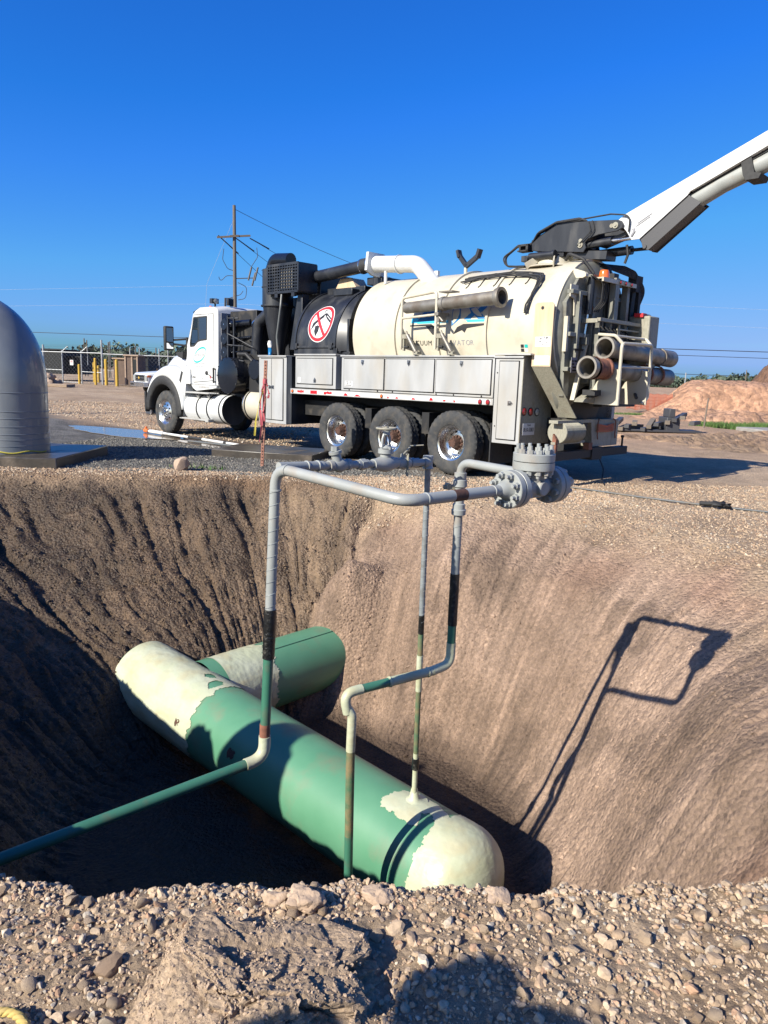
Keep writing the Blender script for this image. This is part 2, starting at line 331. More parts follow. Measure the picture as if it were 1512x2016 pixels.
def albedo(x, y, z):
    t, th_, r_ = pit_t(x, y); n1 = fbm(x*.7, y*.7, z, 4, 101); n2 = fbm(x*3.1, y*3.1, z*3, 4, 103); n3 = fbm(x*12, y*12, z*12, 3, 107)
    A = lambda *c_: np.array(c_)[None, :]
    def lerp(a, b, f): return a*(1-f[:, None])+b*f[:, None]
    tan = lerp(A(.48, .365, .265), A(.39, .285, .2), sstep(-.6, .6, n1))*(1+.16*n2[:, None])*(1-.08*(1-sstep(3, 5, np.hypot(x, y))))[:, None]
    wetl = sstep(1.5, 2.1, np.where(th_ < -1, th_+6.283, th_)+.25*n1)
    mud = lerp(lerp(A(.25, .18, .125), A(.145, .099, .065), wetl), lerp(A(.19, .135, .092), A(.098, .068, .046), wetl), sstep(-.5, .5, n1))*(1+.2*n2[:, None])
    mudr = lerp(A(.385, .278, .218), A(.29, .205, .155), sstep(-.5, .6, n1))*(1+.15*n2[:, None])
    grey = lerp(A(.17, .165, .16), A(.11, .105, .10), sstep(-.4, .4, n2))*(1+.25*n3[:, None])
    oran = lerp(A(.50, .31, .20), A(.42, .29, .20), sstep(-.6, .6, n1))*(1+.12*n2[:, None])
    brn = lerp(A(.15, .095, .06), A(.10, .065, .045), sstep(-.5, .5, n2))
    col = tan.copy()
    far = sstep(14, 22, y)*sstep(-1, 5, x-(y-20)*.1); col = lerp(col, oran, far*.65)
    u, v = truck_uv(x, y)
    g = (1-sstep(-1.2, .6, x-(y-11)*.15+.5*n1))*sstep(11.2, 11.9, y)*(1-sstep(-.6, .6, (y-19.2+.95*(x+6.6)*1.0)+.6*n1)); g = np.clip(g, 0, 1)
    g2 = sstep(-.8, .2, u+1.2)*(1-sstep(1.2, 2.6, np.abs(v)))*(1-sstep(9.5, 11, u)); col = lerp(col, grey, np.clip(g+.8*g2, 0, 1))
    b = np.exp(-((y-10.9-.1*n1)/.35)**2)*(1-sstep(-1, .3, x)); col = lerp(col, brn*1.25, np.clip(b, 0, 1))
    dr = np.exp(-(((y-18.3+.78*(x+5.6)))/.55)**2)*sstep(-9.5, -7, x)*(1-sstep(-1, 1, x)); col = lerp(col, brn*.9, np.clip(dr*.9, 0, 1))
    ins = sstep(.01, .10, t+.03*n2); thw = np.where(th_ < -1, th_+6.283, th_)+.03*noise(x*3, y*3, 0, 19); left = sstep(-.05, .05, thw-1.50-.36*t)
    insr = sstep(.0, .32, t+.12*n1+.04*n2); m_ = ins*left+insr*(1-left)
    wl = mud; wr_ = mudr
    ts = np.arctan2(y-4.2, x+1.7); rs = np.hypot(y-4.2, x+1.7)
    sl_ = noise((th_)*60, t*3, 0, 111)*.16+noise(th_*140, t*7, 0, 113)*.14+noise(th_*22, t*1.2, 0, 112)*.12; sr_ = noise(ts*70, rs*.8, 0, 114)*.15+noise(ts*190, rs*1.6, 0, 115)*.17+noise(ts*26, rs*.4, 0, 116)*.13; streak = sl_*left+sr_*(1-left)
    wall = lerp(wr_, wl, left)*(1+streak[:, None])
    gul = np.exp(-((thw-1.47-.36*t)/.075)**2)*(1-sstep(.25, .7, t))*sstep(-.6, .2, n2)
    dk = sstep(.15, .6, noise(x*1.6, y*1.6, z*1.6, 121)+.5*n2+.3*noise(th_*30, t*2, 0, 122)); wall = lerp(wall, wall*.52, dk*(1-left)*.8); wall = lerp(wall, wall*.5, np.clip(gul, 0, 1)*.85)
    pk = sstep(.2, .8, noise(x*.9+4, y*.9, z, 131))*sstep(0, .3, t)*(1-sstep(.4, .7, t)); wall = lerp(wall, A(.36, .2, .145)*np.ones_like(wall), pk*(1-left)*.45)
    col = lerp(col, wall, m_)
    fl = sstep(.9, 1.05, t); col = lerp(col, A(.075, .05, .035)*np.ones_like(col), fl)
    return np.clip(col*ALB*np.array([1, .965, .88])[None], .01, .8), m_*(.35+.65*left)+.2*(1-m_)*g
def grid_mesh(name, V, F4, col=None, wet=None, mtl=None, smooth=True):
    me = bpy.data.meshes.new(name); me.vertices.add(len(V)); me.vertices.foreach_set('co', V.astype(np.float32).ravel())
    nf, k = F4.shape; me.loops.add(nf*k); me.loops.foreach_set('vertex_index', F4.astype(np.int32).ravel()); me.polygons.add(nf)
    me.polygons.foreach_set('loop_start', np.arange(0, nf*k, k, dtype=np.int32)); me.polygons.foreach_set('loop_total', np.full(nf, k, dtype=np.int32))
    me.polygons.foreach_set('use_smooth', np.full(nf, smooth)); me.update(calc_edges=True); me.validate()
    if col is not None:
        a = me.color_attributes.new('col', 'FLOAT_COLOR', 'POINT'); a.data.foreach_set('color', np.c_[col, np.ones(len(col))].astype(np.float32).ravel())
    if wet is not None:
        a = me.attributes.new('wet', 'FLOAT', 'POINT'); a.data.foreach_set('value', wet.astype(np.float32))
    if mtl: me.materials.append(mtl)
    o = bpy.data.objects.new(name, me); C.objects.link(o); return o
V = np.c_[X.ravel(), Y.ravel(), Z.ravel()]; nr = len(rad)
ii = np.arange(nr-1)[:, None]; jj = np.arange(NT)[None, :]; j2 = (jj+1) % NT
F4 = np.stack([ii*NT+jj, (ii+1)*NT+jj, (ii+1)*NT+j2, ii*NT+j2], -1).reshape(-1, 4)
# centre fan as a few quads: one extra centre vertex
V = np.vstack([V, [PC[0], PC[1], float(height(np.array([PC[0]]), np.array([PC[1]]))[0])]])
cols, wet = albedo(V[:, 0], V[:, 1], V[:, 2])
cen = np.array([[len(V)-1, a, (a+1) % NT, (a+2) % NT] for a in range(0, NT, 2)])
F4 = np.vstack([F4, cen])
def soil_mat(name, fine=1., attrwet=True):
    m = bpy.data.materials.new(name); m.use_nodes = True; n = m.node_tree.nodes; l = m.node_tree.links; b = n['Principled BSDF']
    a = n.new('ShaderNodeAttribute'); a.attribute_name = 'col'; wt = n.new('ShaderNodeAttribute'); wt.attribute_name = 'wet'
    tc = n.new('ShaderNodeTexCoord')
    t1 = n.new('ShaderNodeTexNoise'); t1.inputs['Scale'].default_value = 38*fine; t1.inputs['Detail'].default_value = 8; t1.inputs['Roughness'].default_value = .74; l.new(tc.outputs['Object'], t1.inputs[0])
    t2 = n.new('ShaderNodeTexVoronoi'); t2.inputs['Scale'].default_value = 28*fine; l.new(tc.outputs['Object'], t2.inputs[0])
    r1 = n.new('ShaderNodeMapRange'); r1.inputs[1].default_value = .3; r1.inputs[2].default_value = .7; r1.inputs[3].default_value = .62; r1.inputs[4].default_value = 1.32; l.new(t1.outputs[0], r1.inputs[0])
    mm = n.new('ShaderNodeMix'); mm.data_type = 'RGBA'; mm.blend_type = 'MULTIPLY'; mm.inputs[0].default_value = 1; l.new(a.outputs[0], mm.inputs[6]); l.new(r1.outputs[0], mm.inputs[7])
    hv = n.new('ShaderNodeMapRange'); hv.inputs[3].default_value = .8; hv.inputs[4].default_value = 1.2; sp = n.new('ShaderNodeSeparateColor'); l.new(t2.outputs['Color'], sp.inputs[0]); l.new(sp.outputs[0], hv.inputs[0])
    m2 = n.new('ShaderNodeMix'); m2.data_type = 'RGBA'; m2.blend_type = 'MULTIPLY'; m2.inputs[0].default_value = .8; l.new(mm.outputs[2], m2.inputs[6]); l.new(hv.outputs[0], m2.inputs[7]); l.new(m2.outputs[2], b.inputs['Base Color'])
    rr = n.new('ShaderNodeMapRange'); rr.inputs[3].default_value = .95; rr.inputs[4].default_value = .42; l.new(wt.outputs['Fac'], rr.inputs[0]); l.new(rr.outputs[0], b.inputs['Roughness']); b.inputs['Specular IOR Level'].default_value = .35
    iv = n.new('ShaderNodeMath'); iv.operation = 'SUBTRACT'; iv.inputs[0].default_value = .6; l.new(t2.outputs['Distance'], iv.inputs[1])
    ad = n.new('ShaderNodeMath'); ad.operation = 'MULTIPLY_ADD'; ad.inputs[1].default_value = 1.1; l.new(t1.outputs[0], ad.inputs[0]); l.new(iv.outputs[0], ad.inputs[2])
    bp = n.new('ShaderNodeBump'); bp.inputs['Distance'].default_value = .024/fine; bp.inputs['Strength'].default_value = .9; l.new(ad.outputs[0], bp.inputs['Height']); l.new(bp.outputs[0], b.inputs['Normal'])
    MATS[name] = m; return m
soil_mat('soil')
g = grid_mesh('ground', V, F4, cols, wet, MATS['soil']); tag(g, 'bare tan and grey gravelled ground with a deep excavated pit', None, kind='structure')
# ------------------------------------------------------------------ vacuum excavator truck (local axes: x forward, y left, z up)
TO = Vector((1.89078, 12.99033, 0)); td = Vector((-.71747923, .69655406, -.00599996)); tl = Vector((-.6965666, -.71749214, 0)); tu = Vector((-.00430493, .00417937, .999982))
TM = Matrix((td, tl, tu)).transposed().to_4x4(); TM.translation = TO
T = thing('vacuum_truck', 'large cream and black vacuum excavator truck with raised boom parked behind the pit', 'truck', mtx=TM)
# ---- tyres
def tyre_mb(y0, y1, R_=.525, ri=.292):
    mb = MB(); n = 144; w_ = y1-y0; prof = []
    sw = [(.02, ri), (.006, ri+.02), (.0, ri+.07), (-.004, ri+.13), (.004, R_-.055), (.022, R_-.022)]
    P = [(y0+a, r_) for a, r_ in sw]+[(y0+.045, R_)]+[(y0+w_*t, R_) for t in (.3, .42, .5, .58, .7)]+[(y1-.045, R_)]+[(y1-a, r_) for a, r_ in reversed(sw)]
    vs = []; K = len(P)
    for i in range(n):
        a = 2*math.pi*i/n
        for j, (y, r_) in enumerate(P):
            rr = r_
            if 6 <= j <= 12:
                g = (i//2 + (1 if j in (7, 8, 11) else 0)) % 2
                if g == 0: rr -= .011
                if j in (8, 10): rr -= .012
            elif j in (5, 13) and (i//2) % 2: rr -= .006
            vs.append((math.sin(a)*rr, y, math.cos(a)*rr))
    fs = [(i*K+j, i*K+j+1, ((i+1) % n)*K+j+1, ((i+1) % n)*K+j) for i in range(n) for j in range(K-1)]
    return mb.add(vs, fs)
def lettering_ring(mb, y, r_, n, sgn):  # raised blocks on the sidewall, like moulded lettering
    for k in range(n):
        if (k*7) % 11 < 5: continue
        a = 2*math.pi*k/n; c_, s = math.sin(a), math.cos(a); t = (s, -c_)
        q = lambda u, v: (c_*(r_+v)+t[0]*u, s*(r_+v)+t[1]*u)
        pts = [q(-.009, -.011), q(.009, -.011), q(.009, .011), q(-.009, .011)]
        mb.prism(pts, lambda u, v: (u, y, v), lambda u, v: (u, y+.003*sgn, v))
def rim_mb(y, inner=.19, sgn=1):          # deep dish, opening at y (outer side), towards +y if sgn 1
    mb = MB(); Q = lambda a, r_: (a*-sgn, r_)
    mb.lathe([Q(-.004, .302), Q(.006, .31), Q(.02, .296), Q(.028, .262), Q(.07, .252), Q(.10, .235), Q(inner-.02, .225), Q(inner, .20), Q(inner-.004, .175), Q(inner-.012, .13), Q(inner-.012, .0)], (0, y, 0), (0, 1, 0), 48, close=False)
    return mb
def holes_mb(y, r_, n, rad_=.024, sgn=1):
    mb = MB()
    for k in range(n):
        a = 2*math.pi*k/n+.2; mb.lathe([(0, rad_), (.006, rad_*.98), (.006, .0001)], (math.sin(a)*r_, y, math.cos(a)*r_), (0, sgn, 0), 12)
    return mb
def hub_mb(y, ln, sgn=1):
    mb = MB(); mb.lathe([(0, .128), (.015, .125), (.02, .085), (ln*.75, .08), (ln, .07), (ln, 0.0001)], (0, y, 0), (0, sgn, 0), 24)
    for k in range(10):
        a = 2*math.pi*k/10; mb.hexn((math.sin(a)*.108, y+.012*sgn, math.cos(a)*.108), (0, sgn, 0), .018, .035)
    for k in range(8):
        a = 2*math.pi*k/8; mb.hexn((math.sin(a)*.058, y+(ln-.004)*sgn, math.cos(a)*.058), (0, sgn, 0), .009, .014)
    return mb
tb = tyre_mb(.955, 1.225); lettering_ring(tb, 1.2255, .43, 60, 1)
wheel0 = tb.build('wheel', 'tyre_rubber', T, smooth=35); wheel0.location = (0, 0, .525)
rim0 = rim_mb(1.21).build('rim', 'aluminium_rim', wheel0, smooth=40)
hole0 = holes_mb(1.02, .172, 10).build('hand_holes', 'dark_hole', wheel0)
hub0 = hub_mb(1.022, .15).build('hub', 'rusty_hub', wheel0, smooth=35)
inn0 = tyre_mb(.60, .87).build('inner_wheel', 'tyre_rubber', T, smooth=35); inn0.location = (0, 0, .525)
def axle(x):
    for o in (wheel0,):
        c_ = inst(o, T, (x, 0, .525))
        for ch in (rim0, hole0, hub0): inst(ch, c_)
    inst(inn0, T, (x, 0, .525))
for x in (1.4, 2.8): axle(x)
for x in (0, 1.4, 2.8):     # right-hand side
    for o in (wheel0, inn0):
        c_ = inst(o, T, (x, 0, .525)); c_.rotation_euler = (0, 0, math.pi)
        if o is wheel0:
            for ch in (rim0, hole0, hub0): inst(ch, c_)
# front wheels
fb = tyre_mb(.905, 1.175, .53, .292); lettering_ring(fb, 1.1755, .43, 60, 1)
fw0 = fb.build('wheel', 'tyre_rubber', T, smooth=35, label='front steering wheel with convex chrome rim'); fw0.location = (9.23, 0, .53)
frim = MB(); frim.lathe([(0, .302), (.006, .31), (-.01, .296), (-.03, .262), (-.045, .25), (-.03, .21), (-.012, .17), (-.002, .13), (-.002, .105)], (0, 1.165, 0), (0, 1, 0), 40, close=False)
fr = frim.build('rim', 'aluminium_rim', fw0, smooth=40); fh = holes_mb(1.148, .19, 10, .021).build('hand_holes', 'dark_hole', fw0)
fhb = hub_mb(1.15, .08); fhub = fhb.build('hub', 'aluminium_rim', fw0, smooth=35)
f2 = inst(fw0, T, (9.23, 0, .53)); f2.rotation_euler = (0, 0, math.pi)
for ch in (fr, fh, fhub): inst(ch, f2)
# ---- chassis
mb = MB()
for s in (-1, 1): mb.box(-1.55, 9.9, s*.43-.04, s*.43+.04, .74, 1.0)
for x in (-1.3, -.5, .7, 2.1, 3.6, 5.0, 6.5, 8.0, 9.6): mb.box(x-.04, x+.04, -.39, .39, .78, .96)
mb.build('chassis_frame', 'chassis_black', T)
mb = MB()
for x in (0, 1.4, 2.8): mb.tube([(x, -.95, .525), (x, .95, .525)], .09, 12); mb.lathe([(-.2, .05), (-.15, .2), (0, .24), (.15, .2), (.2, .05)], (x, 0, .53), (0, 1, 0), 16)
mb.tube([(9.23, -.9, .5), (9.23, .9, .5)], .06, 10); mb.tube([(-.3, .1, .62), (7.4, .1, .75)], .05, 10)
mb.build('axles', 'chassis_black', T)
mb = MB()
for x0, x1 in ((.62, .78), (2.02, 2.18)): mb.box(x0, x1, .55, 1.05, .62, .98)
mb.box(-1.25, 4.2, -.6, .6, 1.0, 1.14); mb.box(3.05, 4.25, -.9, .85, .75, 1.05)
mb.build('subframe', 'chassis_black', T)
# ---- bed rail with reflective tape
bed = MB(); bed.box(-.8, 4.21, -1.2, 1.20, 1.17, 1.275); bd = bed.build('bed_rail', 'aluminium', T, bevel=.006)
tp = MB(); tp.box(-.76, 4.17, 1.2, 1.203, 1.185, 1.255, 0)
rng = random.Random(3)
x = 4.05
def jag(x0, x1, k):
    n = 9; top = [(x0+(x1-x0)*i/n, 1.253-rng.random()*.02) for i in range(n+1)]; bot = [(x0+(x1-x0)*i/n, 1.189+rng.random()*.02) for i in range(n+1)][::-1]
    tp.prism(top+bot, lambda a, b: (a, 1.2032, b), lambda a, b: (a, 1.2052, b), 1)
jag(3.98, 3.78, 1); tp.box(3.38, 3.58, 1.2032, 1.2052, 1.19, 1.252, 1); jag(2.95, 3.18, 1)
for a, b, h in ((2.5, 2.62, .05), (2.15, 2.33, .035), (1.22, 1.28, .03), (1.45, 1.48, .03), (.82, .9, .03), (.42, .5, .05), (.15, .2, .03), (-.05, -.02, .03)):
    tp.prism([(a, 1.19), (b, 1.19), ((a+b)/2+.02, 1.19+h), ((a+b)/2-.03, 1.19+h*.7)], lambda u, v: (u, 1.2032, v), lambda u, v: (u, 1.2052, v), 1)
tp.build('reflective_tape', ['white_tape', 'red_tape'], bd, smooth=0)
def lamp(x, y, z, r_, m, d=(0, 1, 0), par=T, nm='marker_lamp', ring='black_rubber'):
    q = MB(); q.lathe([(0, r_*1.22), (.012, r_*1.22), (.014, r_*1.02)], (x, y, z), d, 20, 1); q.lathe([(.0, r_), (.016, r_), (.024, r_*.7), (.027, .0001)], (x, y, z), d, 20, 0)
    return q.build(nm, [m, ring], par)
lamp(4.13, 1.203, 1.222, .027, 'amber_lens'); lamp(1.62, 1.203, 1.218, .027, 'amber_lens'); lamp(-.56, 1.2052, 1.215, .032, 'red_lens'); lamp(-.71, 1.203, 1.215, .034, 'red_lens')
# ---- tool boxes: body, door panels, latches
def tbox(nm, x0, x1, z0, z1, doors, y1=1.22, depth=.55, lab=None, split=None):
    b = MB(); b.box(x0, x1, y1-depth, y1-.012, z0, z1-.012); b.box(x0-.015, x1+.015, y1-depth, y1+.016, z1-.03, z1)
    o = b.build(nm, 'aluminium', T, bevel=.006, label=lab)
    for (a, c_, e, f, lx, lz, rot) in doors:
        s = MB(); s.box(a-.014, c_+.014, y1-.012, y1-.006, e-.014, f+.014); s.build('door_seal', 'dark_hole', o, smooth=0)
        d = MB(); d.box(a, c_, y1-.01, y1+.006, e, f); dd = d.build('cabinet_door', 'aluminium', o, bevel=.004)
        if lx is None: continue
        l_ = MB(); w2, h2 = .036, .045
        sh = [(-w2, h2), (w2, h2), (w2, -h2*.35), (0, -h2*1.25), (-w2, -h2*.35)]
        if rot == 2: sh = [(-a_, -b_) for a_, b_ in sh]
        if rot == 1: sh = [(b_, a_) for a_, b_ in sh]
        if rot == 3: sh = [(-b_, a_) for a_, b_ in sh]
        l_.prism(sh, lambda u, v: (lx+u, y1+.006, lz+v), lambda u, v: (lx+u, y1+.012, lz+v), 0)
        l_.prism([(a_*.7, b_*.7) for a_, b_ in sh], lambda u, v: (lx+u, y1+.0122, lz+v), lambda u, v: (lx+u, y1+.014, lz+v), 1)
        l_.box(lx-.018, lx+.018, y1+.0142, y1+.024, lz-.012, lz+.02, 0); l_.box(lx-.008, lx+.014, y1+.0242, y1+.03, lz-.008, lz+.004, 1)
        l_.build('door_latch', ['chrome', 'black_rubber'], o, smooth=0)
    return o
tbox('toolbox', 4.33, 5.25, .54, 1.92, [(5.17-.36, 5.17, .62, 1.85, 4.845, 1.28, 1), (4.43, 5.17-.375, .62, 1.85, 4.755, 1.28, 3)], lab='tall front cabinet with two doors')
# inner dark end panel of tall cabinet
mb = MB(); mb.box(4.18, 4.327, .35, 1.19, .56, 1.9); mb.box(4.0, 4.18, -.9, .3, .56, 2.0); mb.build('side_panel', 'black_paint', T)
tbox('toolbox', 2.84, 4.04, 1.30, 1.95, [(2.93, 3.98, 1.38, 1.86, 3.42, 1.45, 2)], lab='short raised cabinet ahead of the long one')
tbox('toolbox', -.80, 2.68, 1.285, 1.93, [(1.57, 2.6, 1.33, 1.86, 2.1, 1.80, 0), (.41, 1.53, 1.33, 1.86, .97, 1.80, 0), (-.78+.03, .36, 1.335, 1.86, -.17, 1.80, 0)], lab='long cabinet with three drop doors')
tbox('toolbox', -1.32, -.82, .60, 1.92, [(-1.25, -.91, .67, 1.84, -1.14, 1.22, 1)], lab='tall rear cabinet')
mb = MB(); mb.box(-1.46, -.815, .9, 1.24, 1.935, 1.96); mb.build('cabinet_cap', 'aluminium_trim', T)
q = MB(); q.box(3.86, 3.94, 1.2262, 1.2275, 1.40, 1.5); q.build('sticker', 'sign_white', T, smooth=0)
q = MB(); q.box(2.36, 2.56, 1.2262, 1.2275, 1.37, 1.46, 0)
for i in range(3):
    for j in range(9):
        if rng.random() < .75: q.box(2.365+j*.021, 2.38+j*.021, 1.2276, 1.2284, 1.378+i*.028, 1.396+i*.028, 1)
q.build('sticker', ['sign_white', 'sign_black'], T, smooth=0)
q = MB()
for x in (2.46, 1.72, 1.35, .35, -.02, -.98+.4): q.lathe([(0, .014), (.004, .014), (.004, 0)], (x, 1.209, 1.302), (0, 1, 0), 10)
for z in (1.67, .86): q.lathe([(0, .011), (.004, .011), (.004, 0)], (-.865, 1.2082, z), (0, 1, 0), 10)
q.build('drain_holes', 'dark_hole', T)
# rear end plate of the cabinet with lamps and licence plate
pl = MB(); pl.prism([(1.215, 1.93), (.95, 1.93), (.38, 1.24), (.35, .61), (1.215, .6)], lambda y, z: (-1.335, y, z), lambda y, z: (-1.322, y, z)); rp = pl.build('rear_panel', 'worn_cream', T, bevel=.003)
lamp(-1.336, 1.14, 1.105, .052, 'red_lens', (-1, 0, 0), T, 'tail_lamp'); lamp(-1.336, .965, 1.10, .052, 'red_lens', (-1, 0, 0), T, 'tail_lamp'); lamp(-1.336, .79, 1.095, .052, 'clear_lens', (-1, 0, 0), T, 'reversing_lamp')
q = MB(); q.box(-1.343, -1.3362, .83, 1.145, .745, .925); lp = q.build('licence_plate', 'sign_white', T, bevel=.002)
def flat_text(txt, size, f, m, par, nm='lettering', bold=0, sx=1., keep=1.):
    vs, fs = text_mesh(txt, size, bold, sx=sx)
    if keep < 1: fs = [q_ for q_ in fs if random.random() < keep]
    b = MB(); b.add([f(*v) for v in vs], fs); return b.build(nm, m, par, smooth=0)
flat_text('R10-5383', .082, lambda u, v: (-1.3445, .9875-u, .80+v), 'sign_black', lp, bold=.002, sx=.85); flat_text('TEXAS', .034, lambda u, v: (-1.3445, .9875-u, .885+v), 'sign_black', lp, bold=.001)
# ---- debris tank
TC = (0, 2.32); TR_ = 1.05
tk = MB(); tk.lathe([(-.06, .0001), (-.05, TR_*.5), (0, TR_*.93), (.03, TR_), (4.15, TR_), (4.15, .9)], (2.6, 0, TC[1]), (-1, 0, 0), 96, close=False); tank = tk.build('tank', 'cream_paint', T, smooth=35, label='horizontal cream debris tank')
for x in (1.5, .5, -.48):
    q = MB(); q.lathe([(-.022, TR_-.01), (-.022, TR_+.03), (.022, TR_+.03), (.022, TR_-.01)], (x, 0, TC[1]), (1, 0, 0), 96, close=False, a0=-120, a1=120); q.build('stiffening_ring', 'cream_paint', tank, smooth=30)
q = MB(); q.lathe([(0, TR_), (0, TR_+.035), (.30, TR_+.04), (.30, TR_-.05), (.30, TR_-.1)], (-1.42, 0, TC[1]), (-1, 0, 0), 96, close=False); q.build('rear_flange', 'cream_paint', tank, smooth=30)
def cyl_map(r_): return lambda x, s: (x, r_*math.sin(s/r_), TC[1]+r_*math.cos(s/r_))   # s = arc length from the crown, to the left
def cyl_text(txt, size, x0, z0, r_, m, par, sx=1., bold=0, keep=1.):
    s0 = r_*math.acos((z0-TC[1])/r_); vs, fs = text_mesh(txt, size, bold, 'LEFT', sx)
    if keep < 1: fs = [q_ for q_ in fs if random.random() < keep]
    f = cyl_map(r_); b = MB(); b.add([f(x0-u, s0-v) for u, v in vs], fs); return b.build('lettering', m, par, smooth=0)
rng = random.Random(5)
def spaced(txt, size, x0, x1, z0, keep):
    n = len(txt)
    for i, ch in enumerate(txt):
        if ch == ' ' : continue
        cyl_text(ch, size, x0+(x1-x0)*i/(n-1), z0, TR_+.004, 'logo_grey' if i > 9 else 'sign_black', tank, bold=.0)
spaced('VACUUM EXCAVATOR', .115, 1.17, -.17, 2.10, 1)
def cyl_poly(pts, m, off=.003, nm='logo'):
    f0, f1 = cyl_map(TR_+.0005), cyl_map(TR_+off); b = MB()
    pp = []
    for i in range(len(pts)):
        (a, z), (c_, z2) = pts[i], pts[(i+1) % len(pts)]; n = 6
        for k in range(n): pp.append((a+(c_-a)*k/n, z+(z2-z)*k/n))
    pp = [(a, TR_*math.acos(max(-1, min(1, (z-TC[1])/TR_)))) for a, z in pp]
    b.prism(pp, f0, f1); return b.build(nm, m, tank, smooth=0)
cyl_poly([(1.12, 2.47), (1.12, 2.58), (1.02, 2.58), (.9, 2.47)], 'logo_cyan')
cyl_poly([(.98, 2.50), (.82, 2.72), (.45, 2.72), (.52, 2.60), (.35, 2.5)], 'logo_blue'); cyl_poly([(.98, 2.455), (.3, 2.455), (.3, 2.495), (.96, 2.495)], 'logo_cyan')
cyl_poly([(.22, 2.40), (.05, 2.52), (.1, 2.72), (.26, 2.72)], 'logo_blue'); cyl_poly([(-.02, 2.50), (-.14, 2.60), (-.05, 2.72), (-.2, 2.72), (-.26, 2.65), (-.35, 2.72), (-.48, 2.72), (-.35, 2.6), (-.44, 2.50), (-.3, 2.5), (-.22, 2.56), (-.15, 2.5)], 'logo_blue'); cyl_poly([(-.1, 2.455), (-.46, 2.455), (-.46, 2.49), (-.06, 2.49)], 'logo_cyan')
cyl_poly([(1.14, 2.415), (.78, 2.415), (.62, 2.27), (.42, 2.27), (.52, 2.37), (.66, 2.44), (.82, 2.44), (1.14, 2.432)], 'sign_black')
cyl_poly([(.18, 2.27), (.0, 2.33), (-.06, 2.29), (-.1, 2.36), (-.46, 2.40), (-.46, 2.425), (-.02, 2.425), (.1, 2.38)], 'sign_black')
q = MB(); 
for (a, z, k) in ((-1.13, 2.05, 'sign_black'), (-1.2, 2.05, 'logo_teal'), (-1.13, 1.99, 'sign_black'), (-1.2, 1.99, 'sign_white')): cyl_poly([(a, z), (a-.055, z), (a-.055, z+.045), (a, z+.045)], k, nm='sticker')
# ---- pipe rack on the tank side with steel tube
def rack_frame(x0, x1, nm):
    q = MB(); q.tube(fillet([(x0, 1.3, 2.02), (x0, 1.3, 2.86), (x1, 1.3, 2.93), (x1, 1.3, 2.02)], .08), .024, 8)
    q.tube([(x0, 1.3, 2.53), (x1, 1.3, 2.57)], .02, 8)
    for x in (x0, x1):
        q.prism([(.96, 2.0), (1.3, 2.05), (1.3, 2.42), (1.22, 2.30), (1.10, 2.24), (1.02, 2.22)], lambda y, z: (x-.008, y, z), lambda y, z: (x+.008, y, z))
        q.tube([(x, 1.27, 2.8), (x, .98, 2.72)], .02, 8)
    return q.build(nm, 'cream_paint', T, smooth=40)
rack_frame(1.1, .34, 'pipe_rack')
for x in (.98, .22):
    q = MB(); q.tube([(x, 1.28, 2.26), (x-.19, 1.26, 1.98)], .034, 12, k=0); q.tube([(x, 1.28, 2.26), (x+.03, 1.28, 2.32)], .02, 8, k=1); q.box(x-.02, x+.10, 1.24, 1.30, 2.2, 2.27, 1); q.box(x-.24, x-.14, 1.18, 1.28, 1.94, 1.99, 1); q.tube([(x+.09, 1.27, 2.06), (x-.02, 1.27, 2.06)], .022, 8, k=2); q.box(x+.06, x+.09, 1.25, 1.29, 2.0, 2.2, 1)
    q.build('shock_strut', ['raw_steel', 'worn_cream', 'black_rubber'], T, smooth=40)
q = MB(); q.lathe([(0, .092), (1.86, .108), (1.86, .14), (1.92, .155), (1.95, .15), (1.95, .105), (1.90, .10), (1.2, .095)], (1.07, 1.22, 2.705), (-1, 0, .042), 28, close=False); q.lathe([(.0, .092), (-.02, .085), (-.02, .0001)], (1.07, 1.22, 2.705), (-1, 0, .042), 28, close=False); q.lathe([(.78, .103), (.79, .115), (.84, .115), (.85, .103)], (1.07, 1.22, 2.705), (-1, 0, .042), 28, close=False); q.build('suction_tube', 'raw_steel', T, smooth=35, label='steel suction tube on the side rack')
q = MB(); q.box(.25, .33, 1.08, 1.36, 2.55, 2.6); q.box(.26, .32, 1.14, 1.32, 2.45, 2.56); q.tube([(.3, 1.32, 2.56), (.2, 1.3, 2.46)], .02, 8); q.box(.08, .36, 1.05, 1.24, 2.92, 2.94); q.build('tube_clamp', 'raw_steel', T)
# ---- black hood ahead of the tank
HC, HR = 2.14, 1.09
q = MB(); q.lathe([(0, HR-.03), (0, HR+.02), (.05, HR+.02), (.05, HR), (1.18, HR), (1.18, HR+.02), (1.24, HR+.02), (1.24, HR), (1.5, HR-.12)], (4.22, 0, HC), (-1, 0, 0), 72, close=False, a0=-10, a1=97); q.lathe([(0, HR-.03), (1.24, HR-.03)], (4.22, 0, HC), (-1, 0, 0), 72, close=False, a0=-10, a1=97)
hood = q.build('engine_hood', 'black_paint', T, smooth=35, label='curved black hood with prohibition sign')
q = MB(); q.box(2.95, 4.22, 1.04, 1.10, 1.95, 2.06); q.box(2.98, 4.2, 1.10, 1.125, 2.07, 2.11); 
for x in (3.05, 4.1): q.box(x, x+.1, 1.09, 1.14, 2.05, 2.16)
q.box(2.7, 4.2, -.9, 1.0, 1.95, 2.0); q.box(2.72, 2.78, -1.0, 1.0, 1.9, 2.6); q.box(2.9, 4.2, .9, 1.05, 1.98, 2.02); q.build('hood_hinge', 'black_paint', hood, bevel=.004)
